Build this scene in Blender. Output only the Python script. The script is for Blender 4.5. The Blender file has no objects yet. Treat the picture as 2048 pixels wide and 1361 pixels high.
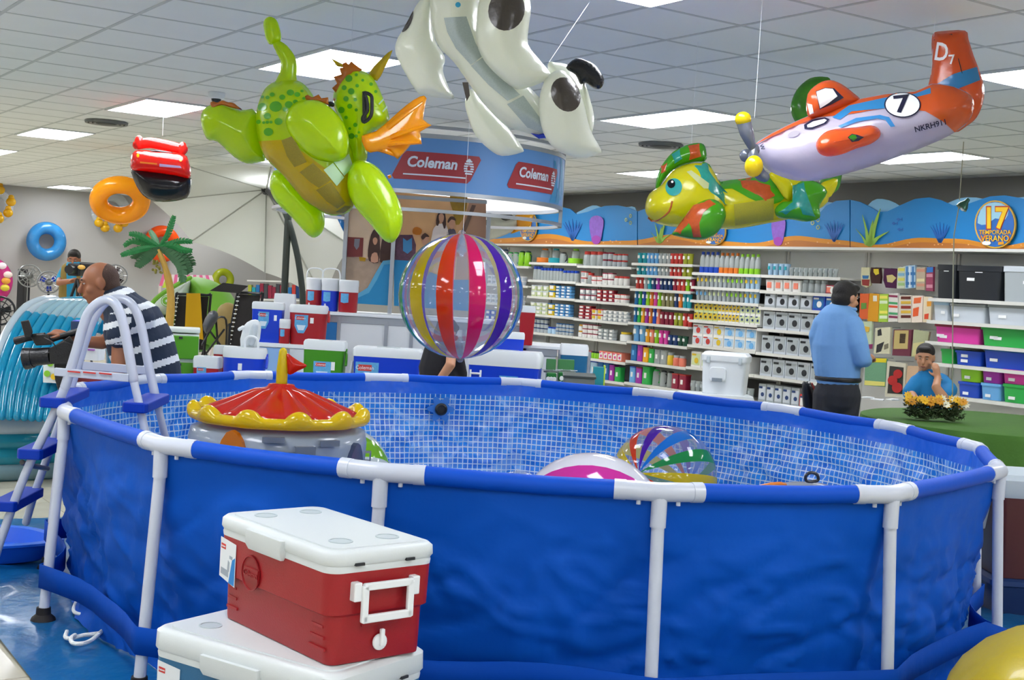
import bpy, bmesh, math, random
from math import sin, cos, pi, radians, sqrt
from mathutils import Vector, Matrix, noise
from mathutils.geometry import delaunay_2d_cdt
random.seed(7)
SC = bpy.context.scene
COL = SC.collection
# ------------------------------------------------------------------ camera
F = 2594.05; PITCH = 0.04151; ROLL = 0.05935; CH = 1.583
_c, _s = cos(PITCH), sin(PITCH)
CW = Vector((0, _c, -_s)); _u = Vector((0, _s, _c)); _r = Vector((1, 0, 0))
CR = _r*cos(ROLL) + _u*sin(ROLL); CU = -_r*sin(ROLL) + _u*cos(ROLL)
cam_d = bpy.data.cameras.new('camera'); cam = bpy.data.objects.new('camera', cam_d); COL.objects.link(cam)
cam.matrix_world = Matrix(((CR.x, CU.x, -CW.x, 0), (CR.y, CU.y, -CW.y, 0), (CR.z, CU.z, -CW.z, CH), (0, 0, 0, 1)))
cam_d.sensor_width = 36; cam_d.lens = F/2048*36; cam_d.clip_end = 200
cam_d.dof.use_dof = False
SC.camera = cam
# ------------------------------------------------------------------ world / exposure
W = bpy.data.worlds.new('world'); SC.world = W; W.use_nodes = True
W.node_tree.nodes['Background'].inputs[0].default_value = (0.8, 0.9, 1, 1)
W.node_tree.nodes['Background'].inputs[1].default_value = 0.3
VS = SC.view_settings
VS.view_transform = 'Standard'; VS.look = 'None'; VS.gamma = 1; VS.exposure = 0.0; VS.use_curve_mapping = False
LIGHT = 22
# ------------------------------------------------------------------ pixel helpers
def ray(x, y): return CW + CR*((x-1024)/F) - CU*((y-680.5)/F)
CAMP = Vector((0, 0, CH))
def PY(x, y, Y): d = ray(x, y); return CAMP + d*(Y/d.y)
def PZ(x, y, z): d = ray(x, y); return CAMP + d*((z-CH)/d.z)
def PP(x, y, p0, n): d = ray(x, y); return CAMP + d*((Vector(p0)-CAMP).dot(n)/d.dot(n))
YA = -2.55341+pi
A = Vector((cos(YA), sin(YA), 0)); B = Vector((-sin(YA), cos(YA), 0)); Z = Vector((0, 0, 1))
OX, OY, G = 2.31086, 6.96132, .61
def WW(a, b, z=0): return A*a + B*b + Z*z      # room axes: a towards the shelf wall, b towards the far wall
# ------------------------------------------------------------------ materials
def lin(c):
    if isinstance(c, str): c = tuple(int(c[i:i+2], 16) for i in (0, 2, 4))
    return tuple(((v/255)/12.92 if v/255 <= .04045 else ((v/255+.055)/1.055)**2.4) for v in c)
MATS = {}
def nd(nt, t, **k):
    n = nt.nodes.new(t)
    for a, v in k.items(): setattr(n, a, v)
    return n
def mat(name, c, rough=.5, metal=0, bump=None, vary=0, vscale=6, alpha=1, spec=.5, coat=0, emit=0, trans=0, sss=0):
    if name in MATS: return MATS[name]
    m = bpy.data.materials.new(name); m.use_nodes = True; nt = m.node_tree
    p = nt.nodes['Principled BSDF']; c = lin(c)
    p.inputs['Base Color'].default_value = (*c, 1); p.inputs['Roughness'].default_value = rough
    p.inputs['Metallic'].default_value = metal; p.inputs['Specular IOR Level'].default_value = spec
    p.inputs['Coat Weight'].default_value = coat; p.inputs['Coat Roughness'].default_value = .08
    p.inputs['Alpha'].default_value = alpha; p.inputs['Transmission Weight'].default_value = trans
    if emit: p.inputs['Emission Color'].default_value = (*c, 1); p.inputs['Emission Strength'].default_value = emit
    tc = nd(nt, 'ShaderNodeTexCoord')
    if vary:
        n = nd(nt, 'ShaderNodeTexNoise'); n.inputs['Scale'].default_value = vscale; n.inputs['Detail'].default_value = 4
        nt.links.new(tc.outputs['Object'], n.inputs['Vector'])
        mx = nd(nt, 'ShaderNodeMix', data_type='RGBA')
        mx.inputs[6].default_value = (*[v*(1-vary) for v in c], 1); mx.inputs[7].default_value = (*[min(1, v*(1+vary)) for v in c], 1)
        nt.links.new(n.outputs['Fac'], mx.inputs[0]); nt.links.new(mx.outputs[2], p.inputs['Base Color'])
    if bump:
        n = nd(nt, 'ShaderNodeTexNoise'); n.inputs['Scale'].default_value = bump[0]; n.inputs['Detail'].default_value = 3
        if len(bump) > 2:
            mp = nd(nt, 'ShaderNodeMapping'); mp.inputs['Scale'].default_value = bump[2]
            nt.links.new(tc.outputs['Object'], mp.inputs[0]); nt.links.new(mp.outputs[0], n.inputs['Vector'])
        else: nt.links.new(tc.outputs['Object'], n.inputs['Vector'])
        b = nd(nt, 'ShaderNodeBump'); b.inputs['Strength'].default_value = bump[1]; b.inputs['Distance'].default_value = .01
        nt.links.new(n.outputs['Fac'], b.inputs['Height']); nt.links.new(b.outputs[0], p.inputs['Normal'])
    MATS[name] = m; return m
def vinyl(name, c, tl=.4, **k):   # glossy inflatable skin with fine puckers; thin film lets light through
    if name in MATS: return MATS[name]
    k.setdefault('rough', .22); k.setdefault('bump', (22, .28)); k.setdefault('coat', .3)
    m = mat(name, c, **k); nt = m.node_tree; p = nt.nodes['Principled BSDF']
    out = [n for n in nt.nodes if n.type == 'OUTPUT_MATERIAL'][0]
    t = nd(nt, 'ShaderNodeBsdfTranslucent'); t.inputs[0].default_value = (*lin(c), 1)
    if p.inputs['Base Color'].links: nt.links.new(p.inputs['Base Color'].links[0].from_socket, t.inputs[0])
    mx = nd(nt, 'ShaderNodeMixShader'); mx.inputs[0].default_value = tl
    nt.links.new(p.outputs[0], mx.inputs[1]); nt.links.new(t.outputs[0], mx.inputs[2]); nt.links.new(mx.outputs[0], out.inputs[0])
    return m
def clear(name, c, a=.25, rough=.05):
    if name in MATS: return MATS[name]
    m = bpy.data.materials.new(name); m.use_nodes = True; nt = m.node_tree
    for n in list(nt.nodes): nt.nodes.remove(n)
    o = nd(nt, 'ShaderNodeOutputMaterial'); t = nd(nt, 'ShaderNodeBsdfTransparent'); g = nd(nt, 'ShaderNodeBsdfGlossy'); d = nd(nt, 'ShaderNodeBsdfDiffuse')
    c = lin(c); t.inputs[0].default_value = (*[.55+.45*v for v in c], 1); d.inputs[0].default_value = (*c, 1)
    g.inputs['Roughness'].default_value = rough
    m1 = nd(nt, 'ShaderNodeMixShader'); m1.inputs[0].default_value = a
    m2 = nd(nt, 'ShaderNodeMixShader'); fr = nd(nt, 'ShaderNodeLayerWeight'); fr.inputs[0].default_value = .35
    nt.links.new(t.outputs[0], m1.inputs[1]); nt.links.new(d.outputs[0], m1.inputs[2])
    mu = nd(nt, 'ShaderNodeMath', operation='MULTIPLY'); mu.inputs[1].default_value = .55
    nt.links.new(fr.outputs['Fresnel'], mu.inputs[0])
    nt.links.new(mu.outputs[0], m2.inputs[0]); nt.links.new(m1.outputs[0], m2.inputs[1]); nt.links.new(g.outputs[0], m2.inputs[2])
    nt.links.new(m2.outputs[0], o.inputs[0]); MATS[name] = m; return m
# ------------------------------------------------------------------ mesh builder
def tup(v): return (v[0], v[1], v[2])
class MB:
    def __init__(s): s.v = []; s.f = []; s.m = []; s.uv = None
    def face(s, idx, mi=0): s.f.append(tuple(idx)); s.m.append(mi)
    def add(s, vs, fs, mi=0, T=None):
        o = len(s.v)
        s.v += [tup(T @ Vector(v)) if T else tup(v) for v in vs]
        for f in fs: s.f.append(tuple(i+o for i in f)); s.m.append(mi)
        return s
    def box(s, c, d, R=None, mi=0, taper=1):
        x, y, z = d[0]/2, d[1]/2, d[2]/2; t = taper
        vs = [(-x*t, -y*t, -z), (x*t, -y*t, -z), (x*t, y*t, -z), (-x*t, y*t, -z), (-x, -y, z), (x, -y, z), (x, y, z), (-x, y, z)]
        T = Matrix.Translation(c) @ (R.to_4x4() if R else Matrix.Identity(4))
        return s.add(vs, [(0, 3, 2, 1), (4, 5, 6, 7), (0, 1, 5, 4), (1, 2, 6, 5), (2, 3, 7, 6), (3, 0, 4, 7)], mi, T)
    def loops(s, L, close=True, cap=(True, True), mi=0):
        o = len(s.v); n = len(L[0])
        for l in L: s.v += [tup(p) for p in l]
        for k in range(len(L)-1):
            for i in range(n if close else n-1):
                a, b = o+k*n+i, o+k*n+(i+1) % n
                s.face((a, b, b+n, a+n), mi)
        if cap[0]: s.face([o+i for i in range(n)][::-1], mi)
        if cap[1]: s.face([o+(len(L)-1)*n+i for i in range(n)], mi)
        return s
    def tube(s, P, r, n=10, mi=0, cap=True, closed=False, flat=1):
        P = [Vector(p) for p in P]; R = r if isinstance(r, (list, tuple)) else [r]*len(P)
        L = []; up = None; N = len(P)
        for i, p in enumerate(P):
            if closed: t = P[(i+1) % N]-P[i-1]
            else: t = P[min(i+1, N-1)]-P[max(i-1, 0)]
            if t.length < 1e-9: t = Vector((0, 0, 1))
            t.normalize()
            if up is None: up = Vector((0, 0, 1)) if abs(t.z) < .9 else Vector((1, 0, 0))
            sd = t.cross(up); sd.normalize(); up = sd.cross(t)
            L.append([p+sd*(cos(2*pi*k/n)*R[i])+up*(sin(2*pi*k/n)*R[i]*flat) for k in range(n)])
        if closed: L.append(L[0]); return s.loops(L, True, (False, False), mi)
        return s.loops(L, True, (cap, cap), mi)
    def lathe(s, prof, n=20, c=(0, 0, 0), T=None, mi=0, cap=(True, True)):
        L = [[Vector((r*cos(2*pi*k/n), r*sin(2*pi*k/n), z)) for k in range(n)] for r, z in prof]
        T = (Matrix.Translation(c) @ (T or Matrix.Identity(4)))
        return s.loops([[T @ p for p in l] for l in L], True, cap, mi)
    def rbox(s, levels, r=.03, n=4, T=None, mi=0):
        """stack of rounded rectangles: levels = (w, d, z[, r])"""
        L = []
        for lv in levels:
            w, d, z = lv[:3]; rr = lv[3] if len(lv) > 3 else r; rr = min(rr, w/2-1e-4, d/2-1e-4)
            l = []
            for q, (sx, sy) in enumerate(((1, 1), (-1, 1), (-1, -1), (1, -1))):
                for k in range(n+1):
                    a = pi/2*q+pi/2*k/n
                    l.append(Vector((sx*(w/2-rr)+rr*cos(a), sy*(d/2-rr)+rr*sin(a), z)))
            L.append([T @ p for p in l] if T else l)
        return s.loops(L, True, (True, True), mi)
    def prism(s, pts, o, ux, uy, th, mi=0, both=True):
        """flat outline in the frame (o, ux, uy) with thickness along ux x uy"""
        n = ux.cross(uy).normalized(); N = len(pts)
        a = [o+ux*p[0]+uy*p[1] for p in pts]
        ar = sum(pts[i][0]*pts[(i+1) % N][1]-pts[(i+1) % N][0]*pts[i][1] for i in range(N))
        if ar < 0: a = a[::-1]
        b = [p+n*th for p in a]
        return s.loops([a, b], True, (True, True), mi)
    def ball(s, c, r, nu=20, nv=12, R=None, mi=0):
        r = r if isinstance(r, (tuple, list)) else (r, r, r)
        T = Matrix.Translation(c) @ (R.to_4x4() if R else Matrix.Identity(4))
        L = [[T @ Vector((r[0]*sin(t)*cos(2*pi*k/nu), r[1]*sin(t)*sin(2*pi*k/nu), -r[2]*cos(t))) for k in range(nu)]
             for t in [max(.02, min(pi-.02, pi*i/nv)) for i in range(nv+1)]]
        return s.loops(L, True, (True, True), mi)
def smooth_all(me, ang=None):
    me.polygons.foreach_set('use_smooth', [True]*len(me.polygons))
ROOTM = {}
def obj(name, mb, mt, parent=None, smooth=False, bevel=0, sub=0, world=False, mesh=None, seg=2, kind=None, sharp=35):
    if mesh is None:
        me = bpy.data.meshes.new(name); me.from_pydata(mb.v, [], mb.f)
        for m in (mt if isinstance(mt, (list, tuple)) else [mt]): me.materials.append(m)
        me.polygons.foreach_set('material_index', mb.m)
        if mb.uv:
            ul = me.uv_layers.new(name='UVMap')
            for lp in me.loops: ul.data[lp.index].uv = mb.uv[lp.vertex_index]
    else: me = mesh
    o = bpy.data.objects.new(name, me); COL.objects.link(o)
    if mesh is None and len(mb.f) < 60000 and kind != 'stuff' and not mb.uv:
        bm = bmesh.new(); bm.from_mesh(me); bmesh.ops.recalc_face_normals(bm, faces=bm.faces); bm.to_mesh(me); bm.free()
    if mesh is None:
        if parent is not None:
            if world: me.transform(ROOTM.get(parent.name, Matrix.Identity(4)).inverted())
        elif world:
            xs = [v[0] for v in mb.v]; ys = [v[1] for v in mb.v]; zs = [v[2] for v in mb.v]
            c = Vector(((min(xs)+max(xs))/2, (min(ys)+max(ys))/2, min(zs)))
            me.transform(Matrix.Translation(-c)); o.location = c; ROOTM[o.name] = Matrix.Translation(c)
    if parent is not None: o.parent = parent; ROOTM[o.name] = ROOTM.get(parent.name, Matrix.Identity(4))
    elif not world: ROOTM[o.name] = Matrix.Identity(4)
    if bevel:
        b = o.modifiers.new('bevel', 'BEVEL'); b.width = bevel; b.segments = seg; b.limit_method = 'ANGLE'
    if sub: b = o.modifiers.new('subdivision', 'SUBSURF'); b.levels = sub; b.render_levels = sub
    if smooth and mesh is None:
        smooth_all(me)
        if sharp: me.set_sharp_from_angle(angle=radians(sharp))
    me.update()
    if kind: o['kind'] = kind
    return o
def thing(name, label, cat, loc=(0, 0, 0), rz=0, group=None, R=None, scale=None):
    o = bpy.data.objects.new(name, None); COL.objects.link(o); o.empty_display_size = .1
    M = Matrix.Translation(loc) @ (R.to_4x4() if R else Matrix.Rotation(rz, 4, 'Z'))
    if scale: M = M @ Matrix.Diagonal((*scale, 1))
    o.matrix_world = M; ROOTM[o.name] = M.copy()
    tag(o, label, cat, group); return o
def tag(o, label=None, cat=None, group=None, kind=None):
    if label: o['label'] = label
    if cat: o['category'] = cat
    if group: o['group'] = group
    if kind: o['kind'] = kind
    return o
def dup(root, loc, rz=None, label=None, group=None):
    r = root.copy(); COL.objects.link(r); r.location = loc
    if rz is not None: r.rotation_euler = (0, 0, rz)
    if label: r['label'] = label
    if group: r['group'] = group
    for ch in list(root.children):
        c = ch.copy(); COL.objects.link(c); c.parent = r
        for g in list(ch.children): d = g.copy(); COL.objects.link(d); d.parent = c
    return r
def setmesh(o, mats):       # own materials on a shared-mesh copy
    for i, m in enumerate(mats): o.material_slots[i].link = 'OBJECT'; o.material_slots[i].material = m
def poly_in(p, P):
    x, y = p; ins = False; j = len(P)-1
    for i in range(len(P)):
        xi, yi = P[i]; xj, yj = P[j]
        if (yi > y) != (yj > y) and x < (xj-xi)*(y-yi)/(yj-yi+1e-12)+xi: ins = not ins
        j = i
    return ins
def dseg(p, a, b):
    ax, ay = b[0]-a[0], b[1]-a[1]; l = ax*ax+ay*ay
    t = 0 if l == 0 else max(0, min(1, ((p[0]-a[0])*ax+(p[1]-a[1])*ay)/l))
    return math.hypot(p[0]-a[0]-t*ax, p[1]-a[1]-t*ay)
def catmull(P, n=4, closed=True):
    out = []; N = len(P)
    for i in range(N if closed else N-1):
        g = lambda k: Vector(P[k % N]) if closed else Vector(P[max(0, min(N-1, k))])
        a, b, c, d = g(i-1), g(i), g(i+1), g(i+2)
        for k in range(n):
            t = k/n
            out.append(.5*((2*b)+(c-a)*t+(2*a-5*b+4*c-d)*t*t+(3*b-a-3*c+d)*t**3))
    if not closed: out.append(Vector(P[-1]))
    return out
def pillow(pts, fn, th, R=None, step=None, sm=3, matf=None, pucker=.0, smooth_outline=True, back=1.0):
    """inflated pillow from a 2-D outline; fn(x, y, h) maps outline coords and height to the world"""
    P = [tuple(p)[:2] for p in (catmull([Vector((q[0], q[1], 0)) for q in pts], sm) if smooth_outline else [Vector((q[0], q[1], 0)) for q in pts])]
    xs = [p[0] for p in P]; ys = [p[1] for p in P]
    W_ = max(xs)-min(xs); H_ = max(ys)-min(ys)
    R = R or min(W_, H_)*.5
    step = step or max(W_, H_)/26
    inner = []
    y = min(ys)+step*.5; row = 0
    while y < max(ys):
        x = min(xs)+step*(.5 if row % 2 else 1.)
        while x < max(xs):
            if poly_in((x, y), P):
                d = min(dseg((x, y), P[i], P[(i+1) % len(P)]) for i in range(len(P)))
                if d > step*.35: inner.append((x, y, d))
            x += step
        y += step*.87; row += 1
    # extra ring close to the edge so the rim is round
    vs = [Vector(p) for p in P]+[Vector((q[0], q[1])) for q in inner]
    n = len(P)
    r = delaunay_2d_cdt(vs, [(i, (i+1) % n) for i in range(n)], [], 1, 1e-7)
    V2, F2 = r[0], r[2]
    mb = MB(); hs = []
    for v in V2:
        d = min(dseg((v.x, v.y), P[i], P[(i+1) % n]) for i in range(n))
        t = min(1, d/R); h = th*sqrt(max(0, t*(2-t)))
        if d < 1e-6: h = 0
        if pucker and h: h *= 1+pucker*sin(40*math.atan2(v.y-sum(ys)/len(ys), v.x-sum(xs)/len(xs)))*(1-t)
        hs.append(h)
    top = []; bot = []
    for v, h in zip(V2, hs):
        mb.v.append(tup(fn(v.x, v.y, h))); top.append(len(mb.v)-1)
    for v, h, t in zip(V2, hs, top):
        if h == 0: bot.append(t)
        else: mb.v.append(tup(fn(v.x, v.y, -h*back))); bot.append(len(mb.v)-1)
    for f in F2:
        c = (sum(V2[i].x for i in f)/len(f), sum(V2[i].y for i in f)/len(f))
        mi = matf(*c) if matf else 0
        mb.face([top[i] for i in f], mi); mb.face([bot[i] for i in reversed(f)], mi)
    return mb
FONT_CACHE = {}
def text_mb(s, size=1, bold=0.0, th=0, fn=None, align='CENTER', shear=0, fine=0):
    """lettering as a mesh; fn(x, y, h) maps it onto a surface"""
    cu = bpy.data.curves.new('lettering', 'FONT'); cu.body = s; cu.size = size; cu.align_x = align; cu.align_y = 'CENTER'
    cu.offset = bold; cu.extrude = th/2; cu.resolution_u = 3; cu.shear = shear
    o = bpy.data.objects.new('lettering', cu); COL.objects.link(o)
    dg = bpy.context.evaluated_depsgraph_get(); me = bpy.data.meshes.new_from_object(o.evaluated_get(dg))
    if fine:
        bm = bmesh.new(); bm.from_mesh(me); bmesh.ops.triangulate(bm, faces=bm.faces)
        for _ in range(fine):
            L_ = [e for e in bm.edges if e.calc_length() > size*.09]
            if L_: bmesh.ops.subdivide_edges(bm, edges=L_, cuts=1); bmesh.ops.triangulate(bm, faces=bm.faces)
        bm.to_mesh(me); bm.free()
    mb = MB()
    for v in me.vertices: mb.v.append(tup(fn(v.co.x, v.co.y, v.co.z)) if fn else tup(v.co))
    for p in me.polygons: mb.face(list(p.vertices))
    bpy.data.objects.remove(o); bpy.data.curves.remove(cu); bpy.data.meshes.remove(me)
    return mb
def merge(*mbs):
    r = MB()
    for m in mbs:
        o = len(r.v); r.v += m.v
        for f, mi in zip(m.f, m.m): r.f.append(tuple(i+o for i in f)); r.m.append(mi)
    return r
def remesh(name, mb, mats, parent, voxel, smooth=6, world=True, matf=None):
    """fuse overlapping closed shapes into one continuous skin"""
    me = bpy.data.meshes.new(name); me.from_pydata(mb.v, [], mb.f)
    o = bpy.data.objects.new(name, me); COL.objects.link(o)
    r = o.modifiers.new('r', 'REMESH'); r.mode = 'VOXEL'; r.voxel_size = voxel
    q = o.modifiers.new('s', 'SMOOTH'); q.factor = .5; q.iterations = smooth
    dg = bpy.context.evaluated_depsgraph_get(); nm = bpy.data.meshes.new_from_object(o.evaluated_get(dg))
    bpy.data.objects.remove(o); bpy.data.meshes.remove(me)
    out = MB(); out.v = [tup(v.co) for v in nm.vertices]
    for p in nm.polygons:
        out.face(list(p.vertices), matf(p.center) if matf else 0)
    bpy.data.meshes.remove(nm)
    return obj(name, out, mats, parent, smooth=True, world=world, sharp=0)
def cap(mb, P, R, n=12):
    """closed tapered limb with rounded ends"""
    P = [Vector(p) for p in P]
    L = []; RR = []
    d0 = (P[0]-P[1]).normalized(); d1 = (P[-1]-P[-2]).normalized()
    for a in (1, .8, .5): L.append(P[0]+d0*R[0]*a); RR.append(R[0]*sqrt(max(.02, 1-a*a)))
    L += P; RR += R
    for a in (.5, .8, 1): L.append(P[-1]+d1*R[-1]*a); RR.append(R[-1]*sqrt(max(.02, 1-a*a)))
    return mb.tube(L, RR, n)
white_pl = mat('white_plastic', 'e6ebee', .35)
# ================================================================== ROOM
AW, BW = 11.7, 27.8; A0, B0 = -8.0, -7.0; CZ = 3.0228
wallm = mat('wall_paint', 'a6a5a1', .8, vary=.03, vscale=1)
wallr = mat('wall_paint_grey', '8d8b86', .8, vary=.03, vscale=1)
def wallbox(name, p0, p1, h, th, mt, outn):
    mb = MB(); q = [p0, p1, p1+outn*th, p0+outn*th]
    mb.loops([q, [v+Z*h for v in q]]); o = obj(name, mb, mt, world=True); o['kind'] = 'structure'; return o
wallbox('wall_right', WW(AW, B0), WW(AW, BW), 3.2, .15, wallr, A)
wallbox('wall_back', WW(A0, BW), WW(AW, BW), 3.2, .15, wallm, B)
wallbox('wall_left', WW(A0, B0), WW(A0, BW), 3.2, .15, wallm, -A)
wallbox('wall_front', WW(A0, B0), WW(AW, B0), 3.2, .15, wallm, -B)
# floor: polished beige tiles
fm = bpy.data.materials.new('polished_floor_tile'); fm.use_nodes = True; nt = fm.node_tree; p = nt.nodes['Principled BSDF']
tc = nd(nt, 'ShaderNodeTexCoord'); nz = nd(nt, 'ShaderNodeTexNoise'); nz.inputs['Scale'].default_value = 5; nz.inputs['Detail'].default_value = 6
cr = nd(nt, 'ShaderNodeValToRGB'); cr.color_ramp.elements[0].color = (*lin('b9b39f'), 1); cr.color_ramp.elements[1].color = (*lin('d2cdb9'), 1)
nt.links.new(tc.outputs['Object'], nz.inputs[0]); nt.links.new(nz.outputs['Fac'], cr.inputs[0]); nt.links.new(cr.outputs[0], p.inputs['Base Color'])
p.inputs['Roughness'].default_value = .18; floorm = fm
grout = mat('floor_grout', '9a9484', .8)
mb = MB(); q = [WW(A0, B0, -.012), WW(AW, B0, -.012), WW(AW, BW, -.012), WW(A0, BW, -.012)]
mb.loops([[v-Z*.2 for v in q], q])
floor = obj('floor', mb, grout, world=True); floor['kind'] = 'structure'
def inview(P, m=30):
    d = P-CAMP; z = d.dot(CW)
    if z < .5: return None
    x = 1024+F*d.dot(CR)/z; y = 680.5-F*d.dot(CU)/z
    return (x, y, z) if -m < x < 2048+m and -m < y < 1361+m else None
FT = .6
tile_mb = MB(); tile_mb.box((0, 0, -.006), (FT-.005, FT-.005, .012))
tile_me = bpy.data.meshes.new('floor_tile'); tile_me.from_pydata(tile_mb.v, [], tile_mb.f); tile_me.materials.append(floorm)
rest = MB(); cand = []
i = 0
for ia in range(int((AW-A0)/FT)+1):
    for ib in range(int((BW-B0)/FT)+1):
        P = WW(A0+(ia+.5)*FT, B0+(ib+.5)*FT, 0)
        v = inview(P, 60)
        if v and v[0] < 420 and v[2] < 16: cand.append((v[2], P))
        else: rest.box(P-Z*.006, (FT-.005, FT-.005, .012), Matrix.Rotation(YA, 3, 'Z'))
for k, (z_, P) in enumerate(sorted(cand, key=lambda q: q[0])):
    o = obj('floor_tile', None, None, floor, mesh=tile_me)
    o.matrix_parent_inverse = ROOTM[floor.name].inverted(); o.location = P; o.rotation_euler = (0, 0, YA)
o = obj('floor_tile_field', rest, floorm, floor, world=True); o['kind'] = 'stuff'
# ceiling
ceil_m = mat('ceiling_tile', 'e6e9e7', .9, bump=(160, .12), vary=.03, vscale=2)
bar_m = mat('ceiling_grid_bar', 'bfc4c2', .6)
mb = MB(); q = [WW(A0, B0, CZ+.12), WW(AW, B0, CZ+.12), WW(AW, BW, CZ+.12), WW(A0, BW, CZ+.12)]
mb.loops([q, [v+Z*.05 for v in q]])
ceiling = obj('ceiling', mb, ceil_m, world=True); ceiling['kind'] = 'structure'
lights = set()
for i0 in (-13, -8, -3, 2, 7, 12):
    for j0 in range(-23, 34, 6):
        lights.add((i0, j0)); lights.add((i0, j0+1))
tmb = MB(); tmb.box((0, 0, .008), (G-.02, G-.02, .016))
tme = bpy.data.meshes.new('ceiling_tile'); tme.from_pydata(tmb.v, [], tmb.f); tme.materials.append(ceil_m)
cand = []; rest = MB()
imin, imax = int((A0-OX)/G), int((AW-OX)/G)+1; jmin, jmax = int((B0-OY)/G), int((BW-OY)/G)+1
Rz = Matrix.Rotation(YA, 3, 'Z')
for i in range(imin, imax):
    for j in range(jmin, jmax):
        if (i, j) in lights: continue
        P = WW(OX+(i+.5)*G, OY+(j+.5)*G, CZ+.003)
        v = inview(P, 40)
        if v: cand.append((v[2], P))
        else: rest.box(P+Z*.008, (G-.02, G-.02, .016), Rz)
cand.sort(key=lambda q: q[0])
for k, (z_, P) in enumerate(cand):
    if k < 300:
        o = obj('ceiling_tile', None, None, ceiling, mesh=tme)
        o.matrix_parent_inverse = ROOTM[ceiling.name].inverted(); o.location = P; o.rotation_euler = (0, 0, YA)
    else: rest.box(P+Z*.008, (G-.02, G-.02, .016), Rz)
o = obj('ceiling_tile_field', rest, ceil_m, ceiling, world=True); o['kind'] = 'stuff'
gb = MB()
for i in range(imin, imax+1):
    a_ = OX+i*G
    if A0 < a_ < AW: gb.box((WW(a_, (B0+BW)/2, CZ+.006)), (.024, BW-B0, .012), Rz)
for j in range(jmin, jmax+1):
    b_ = OY+j*G
    if B0 < b_ < BW: gb.box((WW((A0+AW)/2, b_, CZ+.0065)), (AW-A0, .024, .011), Rz)
o = obj('ceiling_grid', gb, bar_m, ceiling, world=True); o['kind'] = 'stuff'
diff_m = mat('lit_diffuser', 'f6f8ff', .5, emit=LIGHT)
lf_m = mat('light_frame', 'd8dcdc', .4)
fr = MB()
for sx in (-1, 1): fr.box((sx*(G/2-.012), 0, .0), (.022, G*2-.01, .03)); fr.box((0, sx*(G-.012), .0), (G-.05, .022, .03))
df = MB(); df.box((0, 0, .006), (G-.045, G*2-.045, .008))
L0 = None
for i0 in (-13, -8, -3, 2, 7, 12):
    for j0 in range(-23, 34, 6):
        a_, b_ = OX+(i0+.5)*G, OY+(j0+1)*G
        if not (A0 < a_ < AW and B0 < b_ < BW): continue
        P = WW(a_, b_, CZ+.004); v = inview(P)
        where = 'near the ceiling edge' if v is None else None
        if v: lab = 'lit white ceiling light panel, %s' % ({(2,-5):'cut by the top edge above the plane'}.get((i0, j0)) or ('%s row, %s' % ({-3:'leftmost', 2:'left', 7:'middle', 12:'right'}.get(i0, 'outer'), {-5:'nearest to the camera', 1:'second from the camera', 7:'third from the camera', 13:'fourth from the camera', 19:'fifth from the camera', 25:'sixth from the camera', 31:'by the far wall'}.get(j0, 'overhead'))))
        else: lab = 'lit white ceiling light panel outside the picture'
        if L0 is None:
            L0 = thing('ceiling_light', lab, 'ceiling light', P, YA, 'recessed ceiling lights')
            obj('light_frame', fr, lf_m, L0); obj('diffuser', df, diff_m, L0)
        else: dup(L0, P, YA, lab)
# ceiling vents, camera dome
vm = mat('vent_metal', '6d7170', .5); vdark = mat('vent_dark', '3c3f3f', .7)
for (x, y, lab) in ((1322, 288, 'round dark ceiling air vent above the lizard float'), (213, 243, 'round ceiling air vent above the red car float')):
    P = PZ(x, y, CZ); t = thing('ceiling_vent', lab, 'ceiling vent', P, 0, 'ceiling vents')
    m_ = MB(); m_.lathe([(.0, -.03), (.09, -.03), (.1, -.02), (.02, -.01)], 20); obj('vent_core', m_, vdark, t, smooth=True)
    m_ = MB()
    for r_ in (.13, .17, .21): m_.lathe([(r_-.025, -.025+.0), (r_, -.028), (r_+.006, -.004), (r_-.02, -.004)], 24, cap=(False, False))
    obj('vent_ring', m_, vm, t, smooth=True)
P = PZ(433, 186, CZ); t = thing('security_camera', 'small white dome security camera on the ceiling above the dragon float', 'camera', P)
m_ = MB(); m_.lathe([(.05, -.05), (.065, -.045), (.07, 0)], 20); obj('camera_base', m_, white_pl, t, smooth=True)
m_ = MB(); m_.ball((0, 0, -.05), (.042, .042, .04), 16, 8); obj('camera_dome', m_, mat('dark_dome', '22262a', .15), t, smooth=True)
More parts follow.
